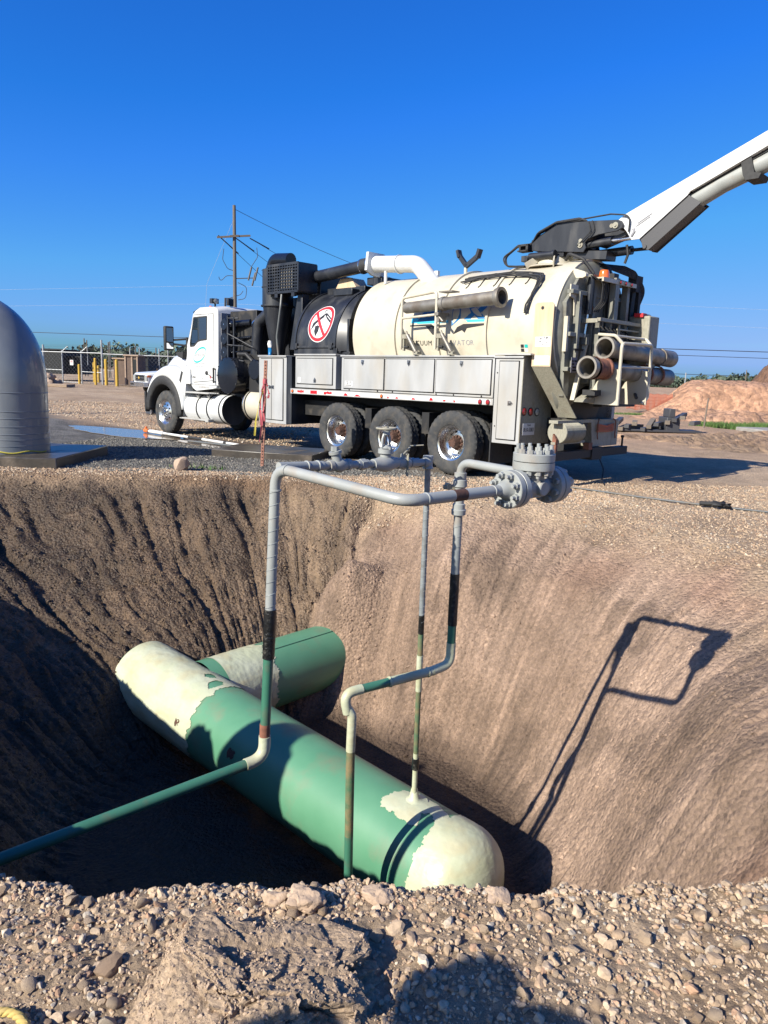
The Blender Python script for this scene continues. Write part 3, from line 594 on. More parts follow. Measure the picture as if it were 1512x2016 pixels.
q = MB(); q.lathe([(0, HR-.1), (0, 0.0001)], (4.18, 0, HC), (1, 0, 0), 48, close=False); q.lathe([(0, 1.02), (0, 0.0001)], (2.72, 0, 2.3), (1, 0, 0), 48, close=False); q.build('hood_bulkhead', 'black_paint', hood)
def hmap(off): return lambda u, v: (3.52-u, (HR+off)*math.sin((A0-v)/HR), HC+(HR+off)*math.cos((A0-v)/HR))
A0 = HR*math.radians(68)
def hdisc(r0_, r1_, off, m, nm, sx=.92):
    f = hmap(off); b = MB(); n = 48; vs = []; rs = [r0_+(r1_-r0_)*i/6 for i in range(7)]
    for r_ in rs:
        for j in range(n): a = 2*math.pi*j/n; vs.append(f(math.cos(a)*r_*sx, math.sin(a)*r_))
    fs = [(i*n+j, i*n+(j+1) % n, (i+1)*n+(j+1) % n, (i+1)*n+j) for i in range(6) for j in range(n)]
    b.add(vs, fs); return b.build(nm, m, hood, smooth=60)
hdisc(.001, .385, .003, 'sign_white', 'sign_disc'); hdisc(.305, .368, .005, 'sign_red', 'sign_ring')
def hpoly(pts, m, off=.0045, nm='sign_symbol'):
    f = hmap(off); b = MB(); pp = []
    for i in range(len(pts)):
        (a, z), (c_, z2) = pts[i], pts[(i+1) % len(pts)]
        for k in range(5): pp.append((a+(c_-a)*k/5, z+(z2-z)*k/5))
    b.add([f(*p) for p in pp], [tuple(range(len(pp)))]); return b.build(nm, m, hood, smooth=0)
def hstrip(A, B, m, off=.0045, n=4, nm='sign_symbol'):     # ribbon between two edges, finely cut so that it follows the curve
    f = hmap(off); b = MB(); L = []
    for k in range(len(A)-1):
        for t in range(n): q_ = t/n; L.append((A[k][0]*(1-q_)+A[k+1][0]*q_, A[k][1]*(1-q_)+A[k+1][1]*q_, B[k][0]*(1-q_)+B[k+1][0]*q_, B[k][1]*(1-q_)+B[k+1][1]*q_))
    L.append((*A[-1], *B[-1])); W3 = 3; vs = []
    for (x0_, y0_, x1_, y1_) in L: vs += [f(x0_+(x1_-x0_)*w_/W3, y0_+(y1_-y0_)*w_/W3) for w_ in range(W3+1)]
    b.add(vs, [(i_*(W3+1)+w_, i_*(W3+1)+w_+1, (i_+1)*(W3+1)+w_+1, (i_+1)*(W3+1)+w_) for i_ in range(len(L)-1) for w_ in range(W3)]); return b.build(nm, m, hood, smooth=0)
hstrip([(-.245, -.15), (-.22, .0), (-.12, .075), (.02, .19)], [(-.235, -.15), (-.13, -.02), (-.07, .03), (.05, .12)], 'sign_black')
hstrip([(.02, .19), (.07, .215), (.16, .16), (.27, .085)], [(.02, .13), (.06, .16), (.13, .085), (.28, -.02)], 'sign_black')
hstrip([(.12, .15), (.26, .06)], [(.12, .135), (.27, .035)], 'sign_white', .0052)
hstrip([(-.135, -.06), (-.135, -.17), (-.085, -.27)], [(-.01, -.06), (-.01, -.17), (-.075, -.27)], 'sign_black')
hstrip([(-.08, -.06), (-.045, .06)], [(-.062, -.06), (-.03, .06)], 'sign_black'); hstrip([(-.02, .285), (.06, .29)], [(-.02, .265), (.06, .27)], 'sign_black'); hstrip([(-.01, .27), (.0, .2)], [(.01, .27), (.02, .2)], 'sign_black')
hstrip([(-.245, .215), (.165, -.295)], [(-.205, .26), (.225, -.265)], 'sign_red', .006, n=14)
# clutter on top of hood
q = MB(); q.box(3.0, 4.1, -.5, .35, 3.15, 3.28); q.box(3.15, 3.7, .2, .55, 3.1, 3.22); q.tube([(2.75, .3, 3.2), (2.75, .3, 3.55)], .06, 12); q.box(2.55, 2.95, -.3, .35, 3.28, 3.42); q.build('roof_equipment', 'black_paint', T, bevel=.01)
q = MB(); q.prism([(3.25, 3.26), (3.85, 3.26), (3.72, 3.45), (3.4, 3.45)], lambda x, z: (x, .0, z), lambda x, z: (x, .35, z)); q.build('roof_box', 'plate_tan', T, bevel=.006)
# ---- overhead duct: black tube, cuffs, white elbow
q = MB(); q.tube([(4.6, .45, 3.50), (4.1, .45, 3.53), (2.95, .45, 3.62)], .118, 24); q.build('air_duct', 'black_paint', T, smooth=40)
q = MB()
for a, b in (((4.72, .45, 3.5), (4.45, .45, 3.51)), ((3.0, .45, 3.615), (2.72, .45, 3.64))):
    a, b = Vector(a), Vector(b)
    q.tube([a, b], .138, 24, k=0)
    for t in (.15, .85): p = a.lerp(b, t); d = (b-a).normalized()*.012; q.tube([p-d, p+d], .146, 24, k=1)
q.build('duct_cuff', ['black_rubber', 'chrome'], T, smooth=40)
q = MB(); q.tube(fillet([(2.62, .45, 3.63), (1.55, .45, 3.55), (1.15, .35, 3.1)], [.34], 10), .15, 28)
q.prism([(.66, 3.83), (.24, 3.83), (.2, 3.45), (.36, 3.40), (.54, 3.42), (.7, 3.5)], lambda y, z: (2.60, y, z), lambda y, z: (2.66, y, z)); q.lathe([(0, .17), (.02, .17)], (1.98, .45, 3.58), (1, 0, 0), 24)
q.build('white_duct_elbow', 'white_paint', T, smooth=40); q = MB(); q.tube([(2.3, .5, 3.25), (2.3, .5, 3.5)], .03, 8); q.lathe([(0, .06), (.015, .06)], (2.66, .35, 3.6), (1, 0, 0), 16); q.box(1.16, 1.24, .3, .36, 3.3, 3.42); q.build('duct_stay', 'white_paint', T)
# boom cradle on the tank crown
q = MB(); q.tube([(.62, .25, 3.33), (.62, .25, 3.47)], .03, 8, k=1)
q.obox((.60, .25, 3.46), (.78, .25, 3.66), .06, .07, k=0); q.obox((.62, .25, 3.46), (.36, .25, 3.62), .06, .07, k=0); q.obox((.76, .25, 3.62), (.80, .25, 3.74), .1, .05, k=0); q.obox((.38, .25, 3.58), (.33, .25, 3.72), .1, .05, k=0); q.build('boom_cradle', ['black_paint', 'cream_paint'], T)
# ---- cyclone, radiator cage, filter stack (between cab and hood)
q = MB(); q.lathe([(0, .0001), (0, .33), (.73, .33), (.73, .36), (.76, .36), (.76, .32), (1.75, .13), (1.75, .0001)], (5.48, .55, 3.72), (0, 0, -1), 40); q.lathe([(.35, .345), (.37, .345)], (5.48, .55, 3.72), (0, 0, -1), 40); q.build('cyclone', 'black_paint', T, smooth=35)
q = MB(); q.tube(fillet([(5.5, .7, 3.68), (5.38, .7, 3.9), (4.85, .7, 3.86)], .16, 8), .14, 20); q.lathe([(0, .3), (.05, .27), (.09, .15), (.1, 0.001)], (5.0, .45, 3.72), (0, 0, 1), 28); q.build('cyclone_inlet', 'black_gloss', T, smooth=40)
q = MB(); x0, x1, z0, z1 = 4.32, 5.32, 3.20, 3.74
yy = .95
for z in (z0, z1): q.box(x0, x1, yy-.03, yy, z-.025, z+.025)
for x in (x0, x1): q.box(x-.025, x+.025, yy-.03, yy, z0, z1)
for i in range(1, 12): x = x0+(x1-x0)*i/12; q.box(x-.012, x+.012, yy-.02, yy-.003, z0, z1)
for i in range(1, 9): z = z0+(z1-z0)*i/9; q.box(x0, x1, yy-.022, yy-.005, z-.012, z+.012)
for x in (x0, x1): q.box(x-.02, x+.02, .45, yy-.03, z0, z1)
q.box(x0, x1, .45, yy-.03, z0-.02, z0+.01); q.box(x0, x1, .45, yy-.03, z1-.01, z1+.02); q.box(x0+.1, x0+.2, yy-.06, yy, z0-.1, z0); q.box(x1-.35, x1-.25, yy-.06, yy, z0-.1, z0); q.build('radiator_cage', 'black_paint', T)
q = MB(); q.box(x0+.25, x1-.3, .5, .86, z0+.06, z1-.04); q.build('radiator_core', 'raw_steel', T)
q = MB(); q.lathe([(0, .0001), (0, .28), (.35, .3), (.45, .24), (.52, .16)], (4.95, .42, 3.5), (-1, 0, 0), 28); q.box(4.25, 4.9, -.5, .4, 2.0, 3.6); q.box(4.2, 4.45, -.6, .62, 2.0, 3.05); q.prism([(4.35, 2.05), (4.75, 2.05), (4.5, 3.15), (4.35, 3.15)], lambda x, z: (x, .62, z), lambda x, z: (x, .80, z)); q.box(4.9, 5.9, -.9, .1, 1.9, 3.2); q.build('blower_housing', 'black_paint', T, bevel=.01)
q = MB(); q.tube(fillet([(4.83, .95, 3.15), (4.80, 1.0, 2.9), (4.95, .98, 2.3), (4.93, .95, 1.93)], .3), .022, 8); q.build('hose', 'hose_grey', T)
q = MB(); q.tube(fillet([(5.2, .6, 3.1), (5.95, .72, 2.62), (6.05, .72, 1.7)], .22, 8), .13, 24, k=0)
for p, d in (((5.98, .72, 2.60), (-.75, .1, -.48)), ((6.05, .72, 2.25), (0, 0, 1))):
    p = Vector(p); d = Vector(d).normalized()*.012; q.tube([p-d, p+d], .14, 24, k=1 if p[2] > 2.4 else 0)
q.build('exhaust_duct', ['black_paint', 'chrome'], T, smooth=40)
for i, z in enumerate((2.60, 2.29, 1.99)):
    q = MB(); q.lathe([(0, .0001), (0, .12), (-.015, .13), (-.22, .13), (-.24, .1), (-.24, .0001)], (6.75, 1.08, z), (0, 1, 0), 28, k=0); q.lathe([(.005, .02), (.005, .0001)], (6.75, 1.08, z), (0, 1, 0), 10, k=1); q.tube([(6.65, .95, z), (6.1, .8, z+.04)], .075 if i == 0 else .03, 12, k=0); q.build('air_tank', ['black_gloss', 'chrome'], T, smooth=35)
q = MB(); q.box(6.52, 6.57, 1.08, 1.12, 1.75, 2.78); q.box(6.38, 6.42, 1.02, 1.06, 1.75, 2.74); q.tube([(6.56, 1.12, 2.72), (6.3, 1.0, 2.72)], .015, 6); q.tube([(6.56, 1.12, 2.15), (6.1, 1.0, 2.12)], .015, 6); q.tube([(6.56, 1.12, 1.85), (6.1, 1.0, 1.8)], .015, 6); q.tube([(6.56, 1.12, 2.4), (5.9, .9, 2.1)], .012, 6); q.build('tank_bracket', 'black_paint', T)
# round drum (air cleaner) facing sideways
q = MB(); q.lathe([(0, .0001), (.0, .37), (-.012, .395), (-.03, .40), (-.4, .40), (-.4, .0001)], (6.43, 1.22, 1.48), (0, 1, 0), 48)
for k in range(12): a = 2*math.pi*k/12; q.hexn((6.43+.385*math.cos(a), 1.215, 1.48+.385*math.sin(a)), (0, 1, 0), .012, .012)
q.build('air_cleaner', 'black_gloss', T, smooth=35, label='big round black drum lid')
q = MB(); q.lathe([(0, .0001), (0, .20), (-.012, .215), (-.3, .215), (-.3, .0001)], (5.5, 1.16, 1.62), (0, 1, 0), 32)
for k in range(10): a = 2*math.pi*k/10; q.hexn((5.5+.2*math.cos(a), 1.155, 1.62+.2*math.sin(a)), (0, 1, 0), .012, .014)
q.build('inspection_lid', 'black_gloss', T, smooth=35)
q = MB(); q.box(5.2, 6.5, .3, .9, 1.2, 1.95); q.box(5.3, 5.9, .6, 1.0, 1.1, 1.45); q.box(5.9, 6.9, -.9, .8, 1.0, 2.9); q.tube([(5.75, .95, 1.75), (6.0, 1.0, 1.95), (6.3, 1.0, 1.95)], .05, 10); q.build('engine_bay_block', 'chassis_black', T, bevel=.01)
q = MB(); q.lathe([(0, .0001), (0, .035), (.16, .04), (.2, .02), (.26, .02), (.26, .0001)], (5.18, .98, 1.93), (0, 0, 1), 14, k=0); q.lathe([(.16, .04), (.24, .055), (.3, .035), (.3, .001)], (5.18, .98, 1.93), (0, 0, 1), 14, k=1); q.build('spray_bottle', ['logo_blue', 'sign_white'], T)
# ---- fuel tanks, steps
q = MB(); q.lathe([(0, .0001), (.0, .328), (.012, .335), (1.62, .335), (1.66, .0001)], (6.68, .86, .70), (1, 0, 0), 48); ft = q.build('fuel_tank', 'white_paint', T, smooth=40)
q = MB(); q.lathe([(-.004, .0001), (-.006, .337)], (6.68, .86, .70), (1, 0, 0), 48, close=False); q.build('tank_end', 'black_paint', ft)
for x in (6.78, 7.28, 7.72):
    q = MB(); q.lathe([(0, .33), (0, .345), (.045, .345), (.045, .33)], (x, .86, .70), (1, 0, 0), 48, close=False); q.build('tank_strap', 'black_rubber', ft)
q = MB(); q.lathe([(0, .0001), (.0, .30), (-.03, .335), (-.8, .335), (-.8, .0001)], (5.98, .82, .86), (1, 0, 0), 48, k=0); q.lathe([(-.1, .33), (-.1, .346), (-.14, .346), (-.14, .33)], (5.98, .82, .86), (1, 0, 0), 48, close=False, k=1); q.lathe([(-.05, .33), (-.05, .346), (-.07, .346), (-.07, .33)], (5.98, .82, .86), (1, 0, 0), 48, close=False, k=2); q.build('air_reservoir', ['cream_paint', 'black_rubber', 'chrome'], T, smooth=40)
q = MB(); q.box(7.12, 8.32, .95, 1.26, 1.045, 1.06)
for i in range(5): q.box(7.13, 8.3, .97+i*.06, .985+i*.06, 1.06, 1.075)
for x in (7.3, 7.75): q.tube([(x, 1.2, 1.04), (x-.06, 1.15, .93)], .01, 6); q.tube([(x-.12, 1.2, 1.04), (x-.06, 1.15, .93)], .01, 6)
q.build('cab_step', 'aluminium_trim', T)
q = MB(); q.box(7.22, 8.5, .95, 1.2, .42, .455); q.box(7.2, 7.34, .9, 1.22, .40, .47); q.build('running_board', 'aluminium_trim', T, bevel=.005)
# ---- cab
prof = [(7.0, 1.24), (7.0, 2.93), (7.05, 3.0), (7.16, 3.03), (7.75, 3.05), (7.98, 2.99), (8.10, 2.86), (8.36, 2.14), (8.38, 1.75), (8.12, 1.24)]
cb = MB(); ny = 9; vs = []; W_ = 1.075
for j in range(ny):
    t = -1+2*j/(ny-1); y = W_*(1-(1-abs(t))**2.2*0)*t
    for (x, z) in prof:
        e = max(0, (abs(t)-.75)/.25); dz = -.05*e*e if z > 2.9 else 0; dx = (-.06*e*e if x > 7.9 and z > 2 else 0); vs.append((x+dx, y, z+dz))
n = len(prof); fs = [(j*n+i, j*n+(i+1) % n, (j+1)*n+(i+1) % n, (j+1)*n+i) for j in range(ny-1) for i in range(n)]+[tuple(range(n)), tuple(range((ny-1)*n, ny*n))[::-1]]
cb.add(vs, fs); cab = cb.build('cab', 'white_paint', T, smooth=40, bevel=.025)
q = MB(); q.box(6.985, 6.998, -.98, .98, 1.35, 2.86); q.box(6.97, 6.985, -.6, .6, 2.2, 2.7); q.build('cab_back_panel', 'logo_grey', cab)
dp = [(7.16, 1.36), (7.16, 2.84), (7.98, 2.84), (8.30, 2.14), (8.30, 1.80), (8.02, 1.30)]
q = MB(); q.prism(dp, lambda x, z: (x, 1.075, z), lambda x, z: (x, 1.083, z)); door = q.build('door', 'white_paint', cab, bevel=.004)
def seam(pts, w_, m, par, y, nm='door_seal', closed=True):
    q = MB(); n = len(pts)
    for i in range(n if closed else n-1):
        a, b = pts[i], pts[(i+1) % n]; q.obox((a[0], y, a[1]), (b[0], y, b[1]), w_, .006, (0, 1, 0))
    return q.build(nm, m, par, smooth=0)
seam(dp, .022, 'black_rubber', cab, 1.0765)
wp = [(7.44, 2.28), (7.42, 2.79), (7.97, 2.78), (8.15, 2.20), (8.14, 2.13), (7.98, 2.14), (7.82, 2.24), (7.7, 2.265)]
q = MB(); q.prism(wp, lambda x, z: (x, 1.084, z), lambda x, z: (x, 1.0875, z)); q.build('window_pane', 'glass', door, smooth=0)
seam(wp, .03, 'black_rubber', door, 1.088, 'window_frame')
ws = [(-.95, 8.345, 2.2), (.95, 8.345, 2.2), (.88, 8.115, 2.86), (-.88, 8.115, 2.86)]
q = MB(); q.add([(x+.012, y, z) for y, x, z in ws]+[(x-.02, y, z) for y, x, z in ws], [(0, 1, 2, 3), (7, 6, 5, 4)]+[(i, (i+1) % 4, 4+(i+1) % 4, 4+i) for i in range(4)]); q.build('windscreen', 'glass', cab, smooth=0)
q = MB(); q.prism([(8.0, 3.0), (8.22, 2.93), (8.2, 2.9), (8.05, 2.93)], lambda x, z: (x, -.95, z), lambda x, z: (x, .95, z)); q.build('sun_visor', 'black_paint', cab)
q = MB()
for y in (-.7, -.35, 0, .35, .7): q.lathe([(0, .05), (.03, .035), (.035, .001)], (7.85, y, 3.045), (0, 0, 1), 12)
q.build('clearance_lamps', 'amber_lens', cab)
q = MB(); q.tube([(7.42, .86, 3.0), (7.42, .86, 3.1)], .02, 8, k=1); q.box(7.36, 7.46, .80, .98, 3.09, 3.2, 1); q.lathe([(0, .05), (.03, .06), (.05, .001)], (7.36, .89, 3.145), (-1, 0, 0), 16, k=0); q.build('work_lamp', ['clear_lens', 'black_paint'], cab)
q = MB(); q.box(7.05, 7.13, .62, .66, 3.03, 3.06); q.box(7.06, 7.14, .6, .74, 3.05, 3.2); q.build('antenna_box', 'black_paint', cab)
seam([(7.30, 1.45), (7.34, 2.85)], .012, 'logo_grey', door, 1.0835, 'door_line', False)
# door lettering: oval swoosh and name
def dtext(txt, size, x0, z0, m, bold=0, sx=1.): 
    vs, fs = text_mesh(txt, size, bold, 'CENTER', sx); b = MB(); b.add([(x0-u, 1.0845, z0+v) for u, v in vs], fs); return b.build('lettering', m, door, smooth=0)
dtext('allwaste', .125, 7.75, 1.90, 'logo_grey', .0, 1.05)
q = MB(); vs = []; n = 40
for half in (0, 1):
    o_ = []; i_ = []
    for k in range(n//2+1):
        a = math.pi*half+math.pi*k/(n//2)-.5; t = math.sin(math.pi*k/(n//2)); w2 = .03*t+.003
        for L, ww in ((o_, w2), (i_, -.002)):
            u = math.cos(a)*(.27+ww); v = math.sin(a)*(.12+ww); L.append((7.74-(u*.95-v*.2), 1.93+v+u*.33))
    q.prism(o_+i_[::-1], lambda u, v: (u, 1.0835, v), lambda u, v: (u, 1.085, v))
q.build('door_emblem', 'logo_teal', door, smooth=0)
for z, s_, wd in ((1.72, .04, 1.1), (1.66, .035, .8), (1.62, .035, .75)):
    q = MB(); x = 7.75+wd*.24
    while x > 7.75-wd*.24: l_ = .012+.03*random.random(); q.box(x-l_, x, 1.0835, 1.0845, z, z+s_*.5); x -= l_+.012
    q.build('small_print', 'logo_grey', door, smooth=0)
dtext('225-400-1111'.replace('1', '1'), .05, 7.75, 1.545, 'logo_grey', 0, 1.)
q = MB(); q.lathe([(0, .05), (.02, .045), (.025, .02), (.03, .001)], (7.45, 1.083, 1.52), (0, 1, 0), 16); q.tube([(7.42, 1.09, 1.50), (7.2, 1.10, 1.42)], .008, 6); q.build('door_handle', 'black_rubber', door)
q = MB(); q.tube([(7.10, 1.13, 1.30), (7.10, 1.13, 1.64)], .022, 8, k=0); q.box(7.09, 7.12, 1.07, 1.13, 1.60, 1.63, 0); q.box(7.09, 7.12, 1.07, 1.13, 1.31, 1.34, 0); q.build('grab_handle', ['black_rubber'], cab)
q = MB(); q.prism([(8.12, 1.24), (7.05, 1.235), (7.05, 1.19), (7.25, 1.16), (7.9, 1.10), (8.05, 1.16)], lambda x, z: (x, .8, z), lambda x, z: (x, 1.09, z)); q.build('door_sill', 'white_paint', cab, bevel=.005)
q = MB(); q.box(7.35, 7.8, 1.0905, 1.093, 1.165, 1.215); q.build('step_recess', 'aluminium_trim', cab)
dtext('TITAN', .045, 8.0, 1.40, 'sign_black', .003); dtext('TT 1882', .04, 7.66, 1.38, 'logo_grey', 0)
q = MB(); q.lathe([(0, .035), (.002, .035)], (7.30, 1.0835, 1.43), (0, 1, 0), 16); q.build('sticker', 'tape_pink', door)
# ---- bonnet (nose) and wings
secs = [(8.36, .86, 2.10), (8.8, .86, 2.10), (9.3, .83, 2.06), (9.75, .78, 1.98), (9.95, .74, 1.88), (10.06, .70, 1.70), (10.08, .68, 1.2), (10.08, .66, .85)]
q = MB(); vs = []; n = 17
for (x, w_, zt) in secs:
    for k in range(n):
        a = math.pi*k/(n-1); cx = math.copysign(abs(math.cos(a))**.45, math.cos(a)); sz = abs(math.sin(a))**.45; vs.append((x, w_*cx, .8+(zt-.8)*sz))
fs = [(i*n+k, i*n+k+1, (i+1)*n+k+1, (i+1)*n+k) for i in range(len(secs)-1) for k in range(n-1)]; fs.append(tuple(range((len(secs)-1)*n, len(secs)*n))); q.add(vs, fs)
bon = q.build('bonnet', 'white_paint', T, smooth=50)
q = MB(); q.prism([(8.85, 2.02), (9.2, 1.99), (9.1, 1.90), (8.88, 1.84)], lambda x, z: (x, .70, z+.0), lambda x, z: (x, .868, z)); q.build('bonnet_vent', 'black_rubber', bon); q = MB(); q.prism([(8.44, 1.52), (8.5, 1.55), (8.62, 1.30), (8.55, 1.27)], lambda x, z: (x, .9, z), lambda x, z: (x, 1.13, z)); q.build('bonnet_vent', 'black_rubber', bon)
q = MB(); q.box(10.06, 10.11, -.55, .55, .95, 1.65); q.build('grille', 'chrome', bon)
q = MB(); q.box(10.0, 10.3, -1.15, 1.15, .4, .72); q.build('front_bumper', 'chrome', T, bevel=.04)
def wing(s):
    q = MB(); prof = [(.62, 1.17), (.80, 1.215), (.86, 1.215)]; w2 = [(.86, 1.205), (.95, 1.20), (1.03, 1.16), (1.10, 1.05), (1.13, .92), (1.13, .7)]
    cx, cz = 9.26, .50
    def arc(pp, a0, a1, n, k, stretch=1.0):
        vs = []
        for i in range(n+1):
            a = R(a0+(a1-a0)*i/n)
            for (r_, y) in pp: 
                rr = r_ if r_ < .9 else .9+(r_-.9)*(max(0, math.sin(a))**.8)
                vs.append((cx+math.cos(a)*rr, y*s, cz+math.sin(a)*rr*1.06))
        m_ = len(pp); fs = [(i*m_+j, i*m_+j+1, (i+1)*m_+j+1, (i+1)*m_+j) for i in range(n) for j in range(m_-1)]; q.add(vs, fs, k)
    arc([(.66, .80), (.66, 1.2), (.69, 1.235), (.84, 1.245), (.87, 1.22), (.87, 1.17)], 4, 182, 30, 1)
    arc(w2, 8, 172, 30, 0)
    o = q.build('wing', ['white_paint', 'black_rubber'], T, smooth=45)
    o.modifiers.new('solid', 'SOLIDIFY').thickness = .012
    return o
wing(1); wing(-1)
for s in (1, -1):
    q = MB(); q.prism([(8.46, .46), (8.32, 1.25), (8.12, 1.25), (8.12, 1.6), (8.40, 1.7), (8.55, 1.55), (8.62, 1.3), (8.5, 1.0), (8.52, .46)], lambda x, z: (x, s*.9, z), lambda x, z: (x, s*1.12, z)); q.build('side_fairing', 'white_paint', T, bevel=.01)
q = MB(); q.box(10.06, 10.1, 1.08, 1.24, .62, .95, 0); q.box(10.055, 10.12, 1.06, 1.25, .5, 1.0, 1); q.build('mudguard', ['white_plastic', 'black_rubber'], T)
# mirrors
def mirror(s):
    q = MB(); q.box(8.50, 8.60, s*1.42-.12, s*1.42+.12, 2.02, 2.58); o = q.build('mirror', 'black_rubber', T, bevel=.03)
    q = MB(); q.box(8.492, 8.498, s*1.42-.085, s*1.42+.085, 2.22, 2.54); q.box(8.492, 8.498, s*1.42-.085, s*1.42+.085, 2.06, 2.19); q.build('mirror_glass', 'mirror', o, smooth=0)
    q = MB(); q.tube([(8.3, s*1.06, 2.30), (8.55, s*1.38, 2.26)], .024, 8); q.tube([(8.3, s*1.06, 2.14), (8.55, s*1.38, 2.18)], .024, 8); q.tube([(8.31, s*1.07, 2.1), (8.31, s*1.07, 2.34)], .03, 8); q.build('mirror_arm', 'black_rubber', o)
mirror(1); mirror(-1)
# ---- boom
bm_ = thing('boom_dummy', '', None) if False else None
q = MB(); q.lathe([(0, .46), (.02, .44), (.06, .3), (.16, .28), (.16, .001)], (-.98, 0, 3.33), (0, 0, 1), 32); 
for k in range(6): a = k*1.047; q.obox((-.98+.28*math.cos(a), .28*math.sin(a), 3.48), (-.98+.5*math.cos(a), .5*math.sin(a), 3.34), .02, .1)
q.build('boom_pedestal', 'cream_paint', T, smooth=35)
body = [(-.66, 3.76), (-.68, 3.60), (-.87, 3.575), (-1.50, 3.51), (-1.60, 3.50), (-1.64, 3.56), (-1.61, 3.67), (-1.83, 3.73), (-2.13, 3.75), (-2.20, 3.78), (-2.22, 3.83), (-2.19, 3.88), (-2.13, 3.905), (-1.69, 3.94), (-1.24, 3.97), (-1.14, 3.97), (-.87, 3.85)]
q = MB()
for y0, y1 in ((.19, .22), (-.22, -.19)): q.prism(body, lambda x, z: (x, y0, z), lambda x, z: (x, y1, z))
q.prism([(-.68, 3.75), (-.70, 3.60), (-1.5, 3.53), (-1.56, 3.7), (-1.7, 3.92), (-1.2, 3.955), (-.9, 3.84)], lambda x, z: (x, -.189, z), lambda x, z: (x, .189, z)); q.box(-1.25, -.6, -.2, .2, 3.47, 3.57)
q.tube([(-.7, .3, 3.50), (-1.15, .3, 3.50)], .055, 14); q.lathe([(0, .07), (.05, .07)], (-1.12, .3, 3.5), (-1, 0, 0), 14); q.box(-.68, -.56, -.15, .33, 3.43, 3.52); q.tube([(-.98, 0, 3.45), (-.98, 0, 3.55)], .24, 20)
q.tube([(-2.12, -.225, 3.83), (-2.12, .225, 3.83)], .05, 16); q.tube([(-1.54, -.225, 3.60), (-1.54, .225, 3.60)], .05, 16)
q.build('boom_turret', 'black_paint', T, bevel=.006)
for (x, z, d) in ((-2.10, 3.83, (.06, 0)), (-1.545, 3.61, (0, .06))):
    q = MB(); q.tube([(x, .225, z), (x, .236, z)], .045, 14); q.tube([(x+d[0], .224, z+d[1]), (x+d[0], .234, z+d[1])], .03, 12); q.tube([(x, .236, z), (x, .25, z)], .02, 10); q.build('pin_plate', 'worn_cream', T)
arm = [(-2.10, 3.90), (-2.21, 3.975), (-4.06, 4.755), (-5.6, 5.40), (-5.6, 5.2), (-4.08, 4.57), (-3.14, 4.16), (-3.10, 4.11), (-2.46, 3.61), (-2.34, 3.61), (-2.25, 3.74)]
q = MB()
for y0, y1 in ((.155, .175), (-.175, -.155)): q.prism(arm, lambda x, z: (x, y0, z), lambda x, z: (x, y1, z))
q.obox((-2.2, 0, 3.955), (-5.6, 0, 5.385), .31, .02, (0, 0, 1)); q.obox((-3.14, 0, 4.17), (-5.6, 0, 5.22), .31, .02); q.box(-5.62, -5.6, -.17, .17, 5.2, 5.4)
q.build('boom_arm', 'white_paint', T, bevel=.004)
q = MB(); q.obox((-2.42, .177, 3.83), (-2.62, .177, 3.94), .012, .012, (0, 1, 0)); q.obox((-2.40, .177, 3.79), (-2.60, .177, 3.90), .012, .012, (0, 1, 0)); q.tube([(-2.34, .18, 3.66), (-2.38, .18, 3.72), (-2.36, .18, 3.76)], .02, 8); q.build('arm_slot_trim', 'logo_grey', T)
q = MB(); q.tube([(-2.5, 0, 3.74), (-3.0, 0, 4.0), (-3.5, 0, 4.24), (-4.05, 0, 4.43), (-5.6, 0, 5.02)], .125, 28); q.build('boom_hose_tube', 'grey_paint', T, smooth=40)
low = [(-2.45, 3.66), (-2.52, 3.47), (-2.60, 3.45), (-3.29, 4.0), (-3.10, 4.13), (-2.8, 3.92)]
q = MB()
for y0, y1 in ((.135, .15), (-.15, -.135)): q.prism(low, lambda x, z: (x, y0, z), lambda x, z: (x, y1, z))
q.obox((-2.58, 0, 3.475), (-3.25, 0, 3.99), .29, .015); q.tube([(-2.545, -.17, 3.50), (-2.545, .17, 3.50)], .03, 12)
for i in range(5): q.obox((-2.6-i*.05, 0, 3.70+i*.035), (-2.57-i*.05, 0, 3.86+i*.035), .03, .2)
q.build('boom_guard', 'chassis_grey', T, bevel=.003)  # dark grey stands in for the shade on the guard under the boom
q = MB(); q.prism([(-3.74, 4.52), (-3.86, 4.57), (-3.94, 4.28), (-4.03, 4.26), (-4.0, 4.2), (-3.84, 4.20), (-3.80, 4.27)], lambda x, z: (x, -.16, z), lambda x, z: (x, .16, z)); q.prism([(-3.15, 4.165), (-5.5, 5.17), (-5.5, 5.13), (-3.15, 4.13)], lambda x, z: (x, -.12, z), lambda x, z: (x, .12, z)); q.build('hose_clamp', 'black_rubber', T)
q = MB(); q.tube([(-1.52, .1, 3.615), (-2.0, .1, 3.64)], .06, 18, k=0); q.tube([(-2.0, .1, 3.64), (-2.33, .1, 3.65)], .028, 12, k=1); q.tube([(-1.45, -.12, 3.50), (-2.22, -.12, 3.52)], .065, 16, k=0); q.tube([(-2.2, -.12, 3.52), (-2.55, -.12, 3.52)], .025, 12, k=2); q.obox((-1.4, 0, 3.49), (-1.95, 0, 3.44), .3, .12, k=0); q.obox((-1.8, 0, 3.60), (-2.2, 0, 3.72), .2, .06, k=0); q.tube([(-2.24, .1, 3.56), (-2.27, .1, 3.42), (-2.23, .1, 3.30)], .02, 8, k=2); q.build('boom_cylinder', ['black_paint', 'chrome', 'chassis_black'], T, smooth=35)
q = MB()
rr = random.Random(9)
